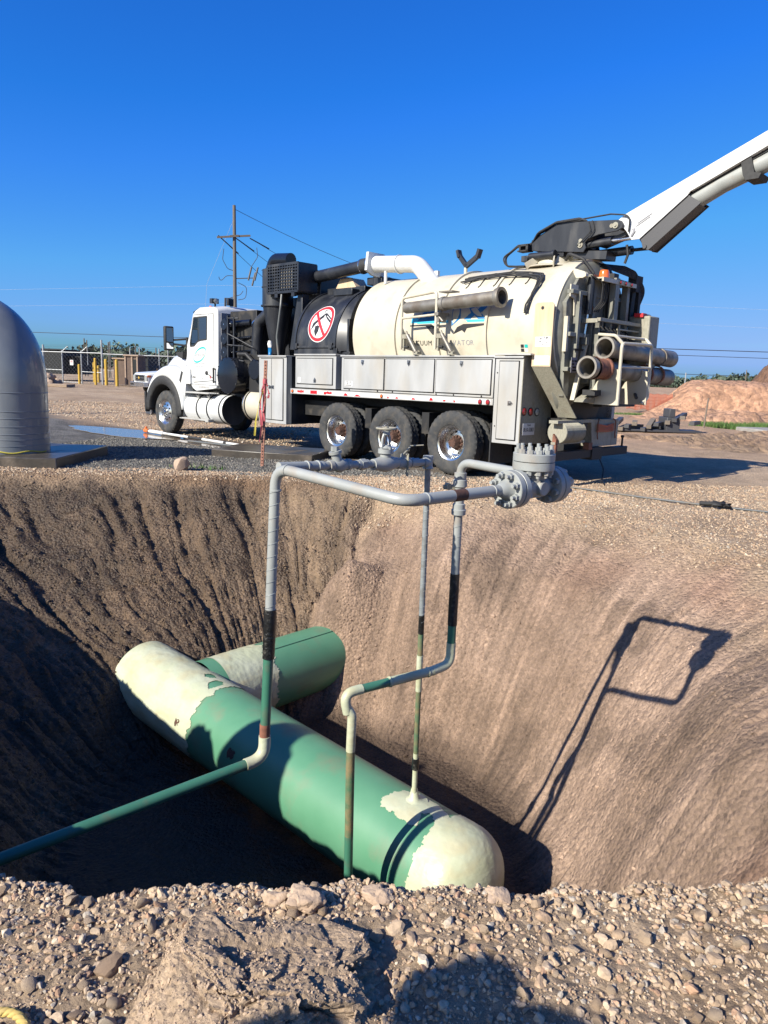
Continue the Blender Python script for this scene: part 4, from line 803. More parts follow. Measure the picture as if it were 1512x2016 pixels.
for j in range(4):
    o_ = lambda: (rr.uniform(-.02, .02))
    q.tube(fillet([(-2.3+o_(), .2, 3.72), (-2.32, .22, 3.95+o_()), (-2.0, .2, 4.03+o_()*2), (-1.5, .16+j*.03, 3.98+o_()), (-1.1, .16+j*.03, 3.99+o_()), (-.80, .18+j*.03, 3.86+o_()), (-.64, .2, 3.70+o_()), (-.45, .28, 3.69+o_()), (-.23, .3+j*.02, 3.52+o_()*2), (-.30, .35, 3.37+o_()), (-.72, .45, 3.34)] if j < 1 else [(-1.62, .21, 3.95), (-1.5, .16+j*.03, 3.985+o_()), (-1.1, .16+j*.03, 3.99+o_()), (-.80, .18+j*.03, 3.86+o_()), (-.64, .2, 3.70+o_()), (-.45, .28, 3.69+o_()), (-.23+o_(), .3+j*.02, 3.54+o_()*2), (-.30+o_(), .35, 3.37+o_()), (-.72, .4+j*.02, 3.33)], .12, 5), .012, 6)
q.tube(fillet([(-1.66, .23, 3.93), (-1.72, .25, 3.78), (-1.58, .25, 3.66), (-1.5, .24, 3.6)], .06), .008, 6); q.tube(fillet([(-1.72, .23, 3.94), (-1.78, .25, 3.8), (-1.62, .25, 3.62)], .06), .008, 6)
for x, z in ((-.5, 3.7),): q.box(x-.14, x+.06, .12, .28, z-.1, z-.08); q.box(x-.14, x+.06, .12, .28, z-.02, z+.01); q.box(x-.14, x-.1, .12, .28, z-.1, z+.0); q.box(x, x+.03, .12, .28, z-.1, z)
q.build('boom_hoses', 'black_rubber', T, smooth=50)
q = MB()
def crown(x, y, dz=.03): return (x, y, TC[1]+math.sqrt(max(0, (TR_+dz)**2-y*y)))
for j in range(5):
    pts = [crown(.25+.1*rr.random(), .62+.03*j, .03)]
    for x, y in ((.0, .60), (-.3, .58), (-.6, .60), (-.95, .62), (-1.2, .68), (-1.27, .80), (-1.25, .92), (-1.2, 1.0), (-1.2, 1.05)):
        pts.append(crown(x+rr.uniform(-.03, .03), min(1.06, y+.022*j+rr.uniform(-.012, .012)), .035+.02*rr.random()))
    q.tube(fillet(pts, .06, 3), .013, 6)
for x in (.15, -.1, -.4, -.7, -1.0): p = crown(x, .76, .0); q.tube([crown(x, .6, .02), p, (p[0]+.02, p[1]+.03, p[2]-.03)], .012, 6)
q.build('hose_bundle', 'black_rubber', T, smooth=50)
# ---- rear end
XR = -1.72
q = MB(); q.lathe([(0, 1.06), (.05, 1.0), (.10, .7), (.12, .0001)], (XR, 0, TC[1]), (-1, 0, 0), 64, close=False); dr = q.build('rear_door', 'cream_painted_shade', T, smooth=40)
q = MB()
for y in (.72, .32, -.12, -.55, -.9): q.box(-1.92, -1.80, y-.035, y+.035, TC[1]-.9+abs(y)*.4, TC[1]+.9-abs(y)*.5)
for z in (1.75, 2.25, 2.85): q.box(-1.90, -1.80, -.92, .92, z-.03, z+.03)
q.box(-1.88, -1.78, -.02, .35, 1.9, 3.15); q.build('door_stiffener', 'cream_painted_shade', dr, bevel=.005)
q = MB(); q.prism([(-1.42, 3.07), (-1.62, 3.24), (-1.9, 3.15), (-1.93, 3.12), (-1.93, 3.08), (-1.88, 3.06)], lambda x, z: (x, .58, z), lambda x, z: (x, .66, z)); q.prism([(-1.42, 3.07), (-1.62, 3.24), (-1.9, 3.15), (-1.93, 3.12), (-1.93, 3.08), (-1.88, 3.06)], lambda x, z: (x, -.74, z), lambda x, z: (x, -.66, z)); q.build('lift_bracket', 'cream_paint', T, bevel=.004)
for y, nm in ((.46, 0), (-.86, 1)):
    q = MB(); q.tube([(-1.92, y, 3.09), (-1.90, y+.01, 2.56)], .052, 18, k=0); q.tube([(-1.90, y+.01, 2.58), (-1.88, y+.04, 2.18)], .02, 12, k=1); q.tube([(-1.93, y+.05, 2.85), (-1.93, y+.06, 2.62)], .014, 8, k=0); q.lathe([(0, .03), (.03, .03)], (-1.9, y-.07, 2.66), (0, -1, 0), 8, k=2); q.box(-1.95, -1.85, y-.01, y+.07, 2.12, 2.22, 3); q.build('lift_cylinder', ['black_paint', 'chrome', 'rust', 'cream_painted_shade'], T, smooth=35)
q = MB(); q.prism([(-1.86, 2.14), (-1.86, 1.3), (-1.93, 1.3), (-1.93, 2.2)], lambda x, z: (x, .42+.3*(2.2-z), z), lambda x, z: (x, .46+.3*(2.2-z), z)); q.prism([(.92, 2.95), (.72, 2.95), (.70, 2.55), (.78, 2.52), (.80, 2.75), (.92, 2.78)], lambda y, z: (-1.86, y, z), lambda y, z: (-1.84, y, z)); q.box(-1.86, -1.8, .90, .95, 2.0, 2.5); q.build('door_latch_arm', 'cream_paint', T)
# vertical guide channels and hanging hoses in the dark zone
q = MB()
for y in (.30, .22, -.05, -.32): q.box(-2.02, -1.93, y-.02, y+.02, 1.25, 2.5)
q.box(-2.08, -1.98, -.1, .02, 2.5, 3.12); q.box(-2.05, -1.95, -.5, -.42, 2.4, 3.1); q.build('guide_rail', 'cream_painted_shade', T, bevel=.003)
q = MB(); q.box(-2.0, -1.9, -.20, -.05, 1.5, 3.2); q.box(-2.1, -1.9, -.35, .25, 2.15, 2.33); q.box(-2.05, -1.9, -1.0, .1, 1.2, 1.6); q.box(-2.06, -1.95, -.95, .3, 1.95, 2.05)
for j in range(7):
    y = .28-.12*j; q.tube(fillet([(-2.02, y, 2.4), (-2.12+.03*rr.random(), y-.05, 2.3), (-2.08, y-.1+.1*rr.random(), 2.05), (-2.0, y, 1.9)], .06), .012, 6)
for j in range(6): y = .2-.2*j; q.box(-2.12, -2.02, y-.03, y+.02, 2.18+.06*rr.random(), 2.3)
q.build('valve_block', 'chassis_black', T, bevel=.004)
q = MB(); q.box(-2.06, -1.86, -.62, .42, 3.07, 3.09, 0); q.box(-2.09, -2.06, -.62, .42, 3.03, 3.09, 0); q.build('lamp_shelf', ['cream_paint'], T)
for y in (-.08, -.25, -.44): lamp(-2.092, y, 3.06, .022, 'red_lens', (-1, 0, 0))
q = MB(); q.lathe([(0, .078), (.03, .08), (.10, .072), (.125, .06), (.13, .001)], (-1.96, .18, 3.092), (0, 0, 1), 24); q.build('beacon', 'amber_lens', T, smooth=40)
q = MB(); q.lathe([(0, .17), (.1, .15), (.16, .08), (.17, .001)], (-1.72, -.15, 3.2), (0, 0, 1), 24); q.box(-2.0, -1.86, -1.0, -.78, 3.0, 3.25); q.box(-2.0, -1.9, -.98, -.9, 2.6, 3.1)
for j in range(6): q.tube(fillet([(-1.7, .05-.03*j, 3.36), (-1.9, -.3-.05*j, 3.26+.02*j), (-1.98, -.75, 3.2+.02*j), (-2.0, -1.02-.02*j, 3.05), (-1.98, -.95, 2.75)], .15), .013, 6)
for j in range(4): q.tube(fillet([(-1.95, .55, 3.1), (-2.05, .35-.06*j, 3.02), (-2.04, .36-.05*j, 2.75), (-1.95, .42-.05*j, 2.6)], .1), .009, 6)
q.tube(fillet([(-1.3, .2, 3.42), (-1.5, .45, 3.46), (-1.75, .45, 3.36), (-1.9, .38, 3.15)], .12), .025, 8); q.tube(fillet([(-1.95, .0, 3.0), (-2.02, -.15, 2.85), (-2.0, -.05, 2.7)], .08), .009, 6)
q.build('rear_hoses', 'black_rubber', T, smooth=45)
q = MB(); q.box(-2.16, -2.1, -.95, .55, 2.45, 2.50); q.box(-2.12, -1.86, .50, .56, 2.43, 2.49); q.box(-2.14, -2.08, -.9, -.1, 2.36, 2.385); q.tube([(-2.12, -.1, 2.2), (-2.12, -.1, 2.45)], .02, 8); q.build('rear_crossbar', 'worn_cream', T, bevel=.003)
q = MB(); q.box(-2.3, -1.95, -1.08, -.74, 1.6, 2.62); q.tube([(-2.12, -1.08, 2.62), (-2.12, -.74, 2.62)], .05, 12); q.build('side_box', 'worn_cream', T, bevel=.02)
q = MB(); q.box(-2.2, -2.05, -.82, -.7, 2.6, 2.66); q.build('red_valve', 'sign_red', T)
# tube rack at the back
q = MB(); X2 = -2.52
q.tube(fillet([(X2, .53, 1.25), (X2, .53, 2.13), (X2, -.43, 2.15), (X2, -.43, 1.35), (X2+.05, -.33, 1.27)], .07), .024, 8); q.tube([(X2, .53, 1.80), (X2, -.43, 1.81)], .018, 8)
q.tube(fillet([(X2, .50, 2.12), (X2+.1, .55, 2.24), (-2.15, .55, 2.26)], .08), .024, 8); q.tube(fillet([(X2, -.40, 2.14), (X2+.1, -.42, 2.24), (-2.15, -.42, 2.26)], .08), .024, 8); q.tube([(X2+.12, .55, 2.24), (X2+.12, -.42, 2.24)], .018, 8)
for i in range(5): q.obox((X2+.12, .5-.2*i, 2.245), (X2+.3, .35-.2*i, 2.25), .05, .012)
q.prism([(.62, 2.26), (.28, 2.20), (.30, 2.0), (.42, 1.9), (.60, 1.95)], lambda y, z: (X2+.09, y, z), lambda y, z: (X2+.10, y, z)) if False else None
for y in (.50, -.38): q.prism([(X2-.01, 1.25), (X2-.01, 1.75), (X2+.12, 1.78), (X2+.36, 1.58), (X2+.5, 1.32), (X2+.45, 1.25)], lambda x, z: (x, y-.012, z), lambda x, z: (x, y+.012, z))
q.build('rear_tube_rack', 'cream_paint', T, smooth=40)
q = MB(); q.prism([(-.2, 1.60), (-.05, 1.62), (.80, 1.33), (.86, 1.28), (-.1, 1.24), (-.25, 1.3)], lambda y, z: (-2.15, y, z), lambda y, z: (-2.0, y, z)); q.build('rack_base_plate', 'worn_cream', T, bevel=.004)
q = MB(); q.tube([(-2.2, .75, 1.36), (-2.2, .2, 1.45)], .03, 10); q.box(-2.3, -2.1, .62, .8, 1.38, 1.46); q.build('rack_damper', 'black_rubber', T); q = MB(); q.tube([(-2.5, -.1, 1.36), (-2.3, -.45, 1.42)], .025, 10); q.build('rack_damper', 'black_rubber', T)
def stube(x, y0, y1, z, cap_):
    q = MB(); d = Vector((0, y1-y0, -.075*(abs(y1-y0)/2.2))).normalized(); L = abs(y1-y0)
    q.lathe([(.02, .118), (.0, .128), (.0, .158), (.03, .16), (.10, .158), (.12, .14), (.16, .125), (L-.45, .125), (L-.45, .14), (L-.42, .14), (L-.42, .13), (L-.03, .135), (L, .135), (L, .115), (L-.4, .11), (.4, .11)], (x, y0, z), d, 32, close=False)
    return q.build('suction_tube', 'raw_steel', T, smooth=35, label='steel suction tube lying across the rear rack')
stube(-2.3, .63, -1.62, 2.065, 0); stube(-2.3, 1.09, -1.56, 1.775, 1)
for y in (-1.15, -.75): q = MB(); q.lathe([(0, .15), (.05, .155), (.05, .13)], (-2.3, y, 1.72), (0, 1, 0), 24, close=False); q.build('tube_clamp_ring', 'rust', T, smooth=35)
q = MB(); q.lathe([(0, .163), (.04, .165), (.05, .14), (.3, .14), (.32, .162), (.36, .162)], (-2.3, .94, 1.77), (0, -1, 0), 24, close=False); q.build('tube_coupling', 'rust', T, smooth=35)
# deflector plate at the left rear
q = MB()
def plate(a, b, c_, d, t, m): 
    A, B, Cc, Dd = map(Vector, (a, b, c_, d)); nn = (B-A).cross(Dd-A).normalized()*t; q.add([A, B, Cc, Dd, A+nn, B+nn, Cc+nn, Dd+nn], [(0, 1, 2, 3), (7, 6, 5, 4), (0, 4, 5, 1), (1, 5, 6, 2), (2, 6, 7, 3), (3, 7, 4, 0)], m)
q.prism([(-1.42, 1.775), (-1.42, 2.66), (-1.45, 2.685), (-1.70, 2.685), (-1.74, 2.65), (-1.74, 1.775)], lambda x, z: (x, 1.125, z), lambda x, z: (x, 1.14, z), 0); plate((-1.42, 1.132, 1.77), (-1.74, 1.132, 1.77), (-1.93, .62, 1.03), (-1.61, .62, 1.03), .012, 1)
dfl = q.build('deflector_plate', ['plate_tan', 'worn_cream'], T, smooth=0)
q = MB(); q.lathe([(0, .025), (.002, .025)], (-1.55, 1.1405, 2.61), (0, 1, 0), 14, k=0)
q.box(-1.72, -1.46, 1.1405, 1.1418, 2.06, 2.2, 1); q.box(-1.72, -1.46, 1.1405, 1.1418, 1.80, 1.93, 1)
for i in range(40): x = -1.48-.2*rr.random(); z = 2.07+.11*rr.random(); s2 = .006+.016*rr.random(); q.prism([(x, z), (x-s2, z+s2*.4), (x-s2*.4, z+s2*1.3)], lambda a, b: (a, 1.1419, b), lambda a, b: (a, 1.1426, b), 0)
q.build('plate_decal', ['sign_black', 'sign_white'], dfl, smooth=0)
q = MB(); q.prism([(.86, 1.35), (.95, 2.7), (.62, 3.1), (.5, 3.1), (.75, 2.5), (.72, 1.35)], lambda y, z: (-1.82, y, z), lambda y, z: (-1.74, y, z)); q.build('rear_side_frame', 'cream_painted_shade', T, bevel=.004)
q = MB(); q.box(-1.926, -1.9, .55, .8, 2.02, 2.05, 0); q.box(-1.93, -1.925, .72, .88, 1.70, 1.92, 1)
for i in range(4):
    for j in range(6):
        if rr.random() < .7: q.box(-1.934, -1.931, .73+j*.024, .748+j*.024, 1.72+i*.045, 1.745+i*.045, 0)
q.build('warning_label', ['sign_black', 'logo_grey'], T, smooth=0)
# lower rear: hose reel, box with orange cord, bumper, dark recess
q = MB(); q.box(-1.6, -1.36, -1.1, .30, .6, 1.75); q.box(-1.62, -1.2, -.4, .4, .4, .7); q.lathe([(0, .5), (.05, .46), (.1, .2), (.1, .001)], (-1.7, .05, 1.35), (-1, 0, 0), 32); q.build('rear_bulkhead', 'chassis_black', T)
q = MB(); q.lathe([(-.02, .62), (.04, .60), (.1, .4), (.1, .001)], (-1.66, .3, 1.62), (-1, 0, 0), 40, a0=90, a1=270); q.build('lower_door_rim', 'cream_painted_shade', T, smooth=40)
q = MB(); prof_ = []
for i in range(34): prof_ += [(i*.0165, .16+.0), (i*.0165+.008, .168)]
q.lathe([(0, .001)]+prof_+[(.56, .001)], (-1.82, .95, .82), (0, -1, 0), 28, k=0); q.box(-1.9, -1.75, .1, 1.08, .955, 1.0, 1); q.box(-1.85, -1.78, .18, 1.04, .64, .68, 1); q.box(-1.86, -1.72, .14, .38, .84, .96, 2); q.build('hose_reel', ['worn_cream', 'worn_cream', 'chassis_black'], T, smooth=40)
q = MB(); q.prism([(-.02, 1.0), (-.93, .985), (-.92, .56), (-.1, .56)], lambda y, z: (-1.83, y, z), lambda y, z: (-1.5, y, z)); bx = q.build('rear_box', 'worn_cream', T, bevel=.006)
q = MB()
for j in range(7): q.tube([(-1.85, -.18, .80+.02*j), (-1.87, -.45, .79+.016*j+.01*rr.random()), (-1.85, -.74, .80+.02*j)], .007, 6)
q.build('orange_cord', 'orange_paint', bx)
q = MB(); 
for y in (-.17, -.75): q.tube(fillet([(-1.85, y-.06, .68), (-1.87, y, .74), (-1.87, y, .96), (-1.85, y+(.06 if y < -.5 else -.06), 1.0)], .04), .01, 6)
q.build('cord_hooks', 'rust', bx)
q = MB(); q.box(-1.88, -1.74, -1.22, 1.05, .40, .53); q.box(-1.9, -1.7, -.32, .0, .36, .56); q.tube([(-1.82, -1.13, .53), (-1.82, -1.13, .68)], .018, 8); q.lathe([(0, .03), (.04, .03)], (-1.82, -1.13, .67), (0, 0, 1), 10); q.tube(fillet([(-1.84, -.3, .42), (-1.95, -.32, .2), (-2.05, -.1, .03), (-2.2, .1, .02)], .1), .012, 6); q.build('rear_bumper', 'chassis_black', T, bevel=.006)
q = MB(); q.prism([(-1.78, .42), (-1.8, .8), (-1.86, .72), (-1.86, .42)], lambda x, z: (x, .98, z), lambda x, z: (x, 1.03, z)); q.box(-1.92, -1.82, .05, .16, .53, .64); q.build('rusty_bracket', 'rust', T)
q = MB(); q.box(-1.6, -1.45, -1.2, -.9, .6, 1.9); q.box(-.8, 2.68, -1.22, -.7, 1.285, 1.93); q.box(2.84, 5.25, -1.22, -.7, .8, 1.93); q.build('offside_toolbox', 'aluminium', T, bevel=.006)
q = MB(); q.box(-1.2, 2.7, -.65, .66, 1.12, 1.5); q.build('tank_saddle', 'chassis_black', T)
# mudflap behind last axle
q = MB(); q.box(-.80, -.78, .6, 1.2, .25, .9); q.build('mudflap', 'black_rubber', T)
# ------------------------------------------------------------------ exposed pipework in the pit
MF = thing('pipe_manifold', 'green coated header pipe with grey riser piping and valves standing in the pit', 'pipework', (.27, 5.3, -2.5))
MO = (.27, 5.3, -2.5)
VP = Vector((.273, 5.3, -2.092)); VD = Vector((-.7316, .6809, .038)).normalized(); VS = Vector((.6812873, .73201613, 0)); VU = VS.cross(VD)*1.0
if VU.z < 0: VU = -VU
VR = .412
def shell(name, m, P0, D, S, U, s0, s1, prof, mask=None, nphi=220, ds=.012, par=MF, smooth=50, amp=.0, org=MO):
    ns = max(2, int((s1-s0)/ds)); s = np.linspace(s0, s1, ns+1); ph = np.linspace(-math.pi, math.pi, nphi, endpoint=False)
    SS, PP = np.meshgrid(s, ph, indexing='ij'); r_ = prof(SS)
    if amp: r_ = r_+amp*fbm(SS*9, np.cos(PP)*5, np.sin(PP)*5, 3, 301)+amp*.6*noise(SS*60, np.cos(PP)*7, np.sin(PP)*7, 302)
    Pn = np.array(P0)[None, None]+SS[..., None]*np.array(D)+(r_*np.sin(PP))[..., None]*np.array(S)+(r_*np.cos(PP))[..., None]*np.array(U)-np.array(org)
    i = np.arange(ns)[:, None]; j = np.arange(nphi)[None]; j2 = (j+1) % nphi
    F = np.stack([i*nphi+j, i*nphi+j2, (i+1)*nphi+j2, (i+1)*nphi+j], -1).reshape(-1, 4)
    if mask is not None:
        sm = (SS[:-1]+SS[1:])/2; pm = (PP[:-1]+PP[1:])/2 if False else PP[:-1]; F = F[mask(sm, np.degrees(pm)).ravel()]
    V_ = Pn.reshape(-1, 3); used = np.unique(F); mp = -np.ones(len(V_), int); mp[used] = np.arange(len(used))
    o = grid_mesh(name, V_[used], mp[F], None, None, MATS[m]); o.parent = par; return o
cap = lambda e, base, L=.36: (lambda s: np.where(s < e, base*np.sqrt(np.clip(1-((e-s)/L)**2.4, 0.0004, 1)), base))
CE, CL = -.46, .36
barrel = shell('header_pipe', 'green_coating', VP, VD, VS, VU, CE-CL+.001, 4.06, cap(CE, VR, CL), nphi=128, ds=.02)
def edge(s, p, n1=.03): n1 = n1*1.6; return n1*noise(s*8, np.cos(np.radians(p))*6, np.sin(np.radians(p))*6, 311)+n1*.5*noise(s*30, np.cos(np.radians(p))*22, np.sin(np.radians(p))*22, 312)
def m_cap(s, p):
    lim = -.345+edge(s, p, .012); return s < lim
shell('coating', 'cream_coating', VP, VD, VS, VU, CE-CL+.0012, -.25, lambda s: cap(CE, VR, CL)(s)*1.0+.007, m_cap, par=barrel, amp=.0025)
PT = [(.19, -19), (.18, -8), (.15, 4), (.10, 13), (-.02, 19), (-.16, 20), (-.30, 14), (-.40, 6), (-.40, -14), (-.33, -22), (-.30, -8), (-.22, -4), (-.17, -9), (-.19, -17), (-.23, -25), (-.15, -28), (-.11, -26), (-.05, -29), (.02, -25), (.05, -28), (.1, -26), (.13, -29)]
def inpoly(x, y, P):
    r = np.zeros(x.shape, bool); n = len(P)
    for i in range(n):
        (x1, y1), (x2, y2) = P[i], P[(i+1) % n]
        c_ = ((y1 > y) != (y2 > y)); 
        with np.errstate(divide='ignore', invalid='ignore'): r ^= c_ & (x < (x2-x1)*(y-y1)/(y2-y1)+x1)
    return r
shell('coating_patch', 'cream_coating', VP, VD, VS, VU, -.42, .24, lambda s: np.full_like(s, VR+.005), lambda s, p: inpoly(s+edge(s, p, .012), p+40*edge(p/30, s*30, .03), PT), ds=.006, nphi=420, par=barrel, amp=.0015)
HX = [(2.93, 5), (2.91, 13), (2.85, 17), (2.79, 13), (2.81, 4), (2.87, 1)]
def m_far(s, p):
    lim = 2.53+edge(s, p, .02); bump = .10*np.exp(-((p+2)/16)**2); bite = inpoly(s, p, [(2.62, -16), (2.72, -8), (2.73, 6), (2.66, 12), (2.60, 6), (2.60, -8)])
    end = 4.3+.02*np.sin(np.radians(p*7))-.10*np.abs(p+10)/90*0+edge(s, p, .02)
    return (s > lim) & (s < end) & ~inpoly(s, p, HX) & ~bite
shell('coating', 'cream_coating', VP, VD, VS, VU, 2.45, 4.05, lambda s: np.full_like(s, VR+.006), m_far, ds=.012, nphi=240, par=barrel, amp=.0022)
shell('rust_spot', 'rusty_hub', VP, VD, VS, VU, 1.70, 1.95, lambda s: np.full_like(s, VR+.003), lambda s, p: ((((s-1.83)/.05)**2+((p+70)/8)**2) < 1+18*edge(s*3, p, .03)), ds=.006, nphi=420, par=barrel)
shell('rust_spot', 'rusty_hub', VP, VD, VS, VU, 2.6, 2.85, lambda s: np.full_like(s, VR+.009), lambda s, p: ((((s-2.72)/.035)**2+((p+76)/7)**2) < .6+30*edge(s*4, p, .03)), ds=.006, nphi=420, par=barrel)
BP = VP+VD*3.2; BR_ = .395; BS = VD.copy(); BU = VS.cross(BS); BU = BU if BU.z > 0 else -BU
branch = shell('branch_pipe', 'green_coating', BP, VS, BS, BU, .2, 2.25, lambda s: np.full_like(s, BR_), nphi=112, ds=.04, org=MO)
shell('coating', 'cream_coating', BP, VS, BS, BU, .35, 1.2, lambda s: np.full_like(s, BR_+.006), lambda s, p: s < .98+edge(s, p, .03), par=branch, ds=.014, nphi=200, amp=.003)
q = MB(); q.tube([BP+VS*.9+BU*.378+BS*-.13, BP+VS*2.2+BU*.378+BS*-.13], .004, 6); q.build('seam_weld', 'green_dark_coating', branch, org=MO)
PR = .0302
def run(name, pts, m, rad=.1, r_=PR, par=MF, n=20, **k):
    q = MB(); q.tube(fillet(pts, rad, 7) if len(pts) > 2 else pts, r_, n, **k); return q.build(name, m, par, smooth=45, org=MO)
P_R1 = Vector((-.614, 4.11, 1.064)); P_mid = Vector((.10, 3.50, 1.0)); P_R2 = Vector((.522, 5.10, 1.018)); P_E = Vector((1.125, 4.41, 1.0))
P_R1b = Vector((-.668, 4.11, -.70)); P_R2b = Vector((.52, 5.10, -.46)); P_S = Vector((.2875, 5.0, 1.02)); P_Sb = Vector((.315, 5.3, -1.66))
av = (P_E-P_mid).normalized()
# riser one with its loop
run('riser_pipe', [P_R1b+Vector((0, 0, .12)), P_R1b.lerp(P_R1, .38)], 'green_dark_coating')
ta = P_R1b.lerp(P_R1, .38); tb_ = P_R1b.lerp(P_R1, .52)
run('riser_pipe', [tb_, P_R1, P_mid, P_mid+av*.70], 'grey_paint', [.11, .12])
q = MB()
a_, b_ = P_R1b.lerp(P_R1, .36), P_R1b.lerp(P_R1, .53); pts = [a_.lerp(b_, i/14) for i in range(15)]
q.tube(pts, [PR+.004+.004*random.random() for _ in pts], 16); q.build('black_wrap', 'black_tape', MF, smooth=60, org=MO)
def spiral(a, b, r_, pitch, m, nm, wd=.008, par=MF):
    a, b = Vector(a), Vector(b); d = (b-a).normalized(); u = d.cross(Vector((0, 1, 0))).normalized(); v = d.cross(u); L = (b-a).length; n = int(L/pitch*14); pts = []
    for i in range(n+1): t = i/n; an = 2*math.pi*L/pitch*t; pts.append(a+d*L*t+(u*math.cos(an)+v*math.sin(an))*r_)
    q = MB(); q.tube(pts, wd, 4); return q.build(nm, m, par, smooth=60, org=MO)
spiral(P_R1b.lerp(P_R1, .53), P_R1b.lerp(P_R1, .93), PR+.0005, .075, 'wrap_grey', 'tape_wrap', .0022)
def weld(p, d, r_=PR, m='grey_paint', par=MF, nm='weld_bead'):
    q = MB(); d = Vector(d).normalized(); q.lathe([(-.006, r_-.002), (-.004, r_+.0035), (.004, r_+.0035), (.006, r_-.002)], Vector(p), d, 20, close=False); return q.build(nm, m, par, smooth=60, org=MO)
weld(P_R1+Vector((0, 0, -.13)), (0, 0, 1)); weld(P_R1.lerp(P_mid, .1), P_mid-P_R1); weld(P_mid+av*.14, av); weld(P_mid+av*.64, av)
# lower elbow with pale filler and the long green run to the left
L_end = Vector((-2.75, 2.42, -.83)); Lb = P_R1b
run('elbow', [Lb+Vector((0, 0, .14)), Lb+Vector((-.0, 0, 0)), Lb+(L_end-Lb).normalized()*.13], 'cream_coating', .1, PR+.006)
run('drain_pipe', [Lb+(L_end-Lb).normalized()*.10, L_end], 'green_dark_coating', r_=PR+.001)
q = MB(); q.tube([Lb+Vector((.0, 0, .13)), Lb+Vector((0.002, 0, .22))], PR+.0015, 18); q.build('red_mark', 'rust', MF, org=MO)
q = MB(); m_ = P_mid+av*.37; q.tube([m_-av*.04, m_+av*.05], PR+.001, 18); q.build('red_mark', 'rusty_hub', MF, org=MO)
# riser two
bdir = (P_R2-P_E).normalized()
run('riser_pipe', [P_E-av*.12, P_E, P_R2, P_R2b+(P_R2-P_R2b)*.58], 'grey_paint', [.06, .09])
run('riser_pipe', [P_R2b+(P_R2-P_R2b)*.58, P_R2b+(P_R2-P_R2b)*.28], 'wrap_grey', r_=PR+.001)
spiral(P_R2b+(P_R2-P_R2b)*.58, P_R2b+(P_R2-P_R2b)*.84, PR+.0005, .075, 'wrap_grey', 'tape_wrap', .002)
run('black_wrap', [P_R2b+(P_R2-P_R2b)*.46, P_R2b+(P_R2-P_R2b)*.20], 'black_tape', r_=PR+.004)
run('riser_pipe', [P_R2b+(P_R2-P_R2b)*.22, P_R2b+(P_R2-P_R2b)*.10], 'green_dark_coating', r_=PR+.001)
# union on riser two
uz = P_R2+Vector((0, 0, -.17)); q = MB(); q.lathe([(.10, PR), (.095, .043), (.05, .043), (.045, .048), (.0, .050), (-.01, .038), (-.03, .034), (-.12, .034), (-.125, .044), (-.16, .044), (-.165, .052), (-.20, .05), (-.205, PR)], uz, (0, 0, 1), 24, close=False); un = q.build('pipe_union', 'grey_paint', MF, smooth=30, org=MO)
q = MB(); q.obox(uz+Vector((-.02, 0, -.005)), uz+Vector((-.115, -.01, -.008)), .035, .03); q.obox(uz+Vector((-.07, 0, -.005)), uz+Vector((-.10, -.01, -.0)), .05, .045); q.build('wing_nut', 'worn_cream', un, bevel=.004, org=MO)
# offset crossover and riser three
C1 = Vector((.38, 4.985, -.475)); P_R3 = Vector((-.215, 4.62, -.50)); P_R3b = Vector((-.16, 4.72, -2.45))
run('crossover_pipe', [P_R2b+(P_R2-P_R2b)*.11, P_R2b, C1], 'cream_coating', .08, PR+.004)
run('crossover_pipe', [C1, C1.lerp(P_R3, .52)], 'cream_coating', r_=PR+.003)
run('crossover_pipe', [C1.lerp(P_R3, .5), C1.lerp(P_R3, .84)], 'green_dark_coating', r_=PR+.0005)
run('elbow', [C1.lerp(P_R3, .82), P_R3+Vector((-.01, -.01, 0)), P_R3+Vector((.02, -.0, -.14))], 'cream_coating', .07, PR+.004)
run('riser_pipe', [P_R3+Vector((.015, 0, -.1)), P_R3+Vector((.05, .0, -.16)), P_R3+Vector((.045, .01, -.42))], 'cream_coating', .05, PR+.001)
s1 = P_R3+Vector((.045, .01, -.40)); run('riser_pipe', [s1, s1.lerp(P_R3b, .45)], 'olive_mud', r_=PR); run('riser_pipe', [s1.lerp(P_R3b, .44), P_R3b], 'green_dark_coating', r_=PR+.0005)
for t in (.05, .50): weld(C1.lerp(P_R3, t), C1-P_R3, PR+.004, 'cream_coating')
# slim instrument line down to the header
SR = .0205
run('instrument_pipe', [P_S, P_S.lerp(P_Sb, .44)], 'wrap_grey', r_=SR); spiral(P_S.lerp(P_Sb, .1), P_S.lerp(P_Sb, .44), SR+.0005, .06, 'wrap_grey', 'tape_wrap', .0018)
run('instrument_pipe', [P_S.lerp(P_Sb, .42), P_S.lerp(P_Sb, .475)], 'black_tape', r_=SR+.001)
run('instrument_pipe', [P_S.lerp(P_Sb, .47), P_S.lerp(P_Sb, .545)], 'olive_mud', r_=SR)
run('instrument_pipe', [P_S.lerp(P_Sb, .54), P_S.lerp(P_Sb, .65)], 'cream_coating', r_=SR+.003)
run('instrument_pipe', [P_S.lerp(P_Sb, .64), P_S.lerp(P_Sb, .86)], 'olive_mud', r_=SR-.0005)
run('instrument_pipe', [P_S.lerp(P_Sb, .85), P_Sb+Vector((0, 0, -.05))], 'cream_coating', r_=SR)
q = MB(); q.lathe([(0, .11), (.01, .07), (.03, .04), (.10, .026), (.11, SR)], P_Sb+Vector((0, 0, -.028)), (0, 0, 1), 20); q.build('weld_boss', 'cream_coating', MF, smooth=60, org=MO)
q = MB(); cpt = P_S.lerp(P_Sb, .885); q.lathe([(-.05, .024), (-.045, .028), (.045, .028), (.05, .024)], cpt, (0, 0, 1), 16); q.build('band_clamp', 'black_tape', MF, org=MO)
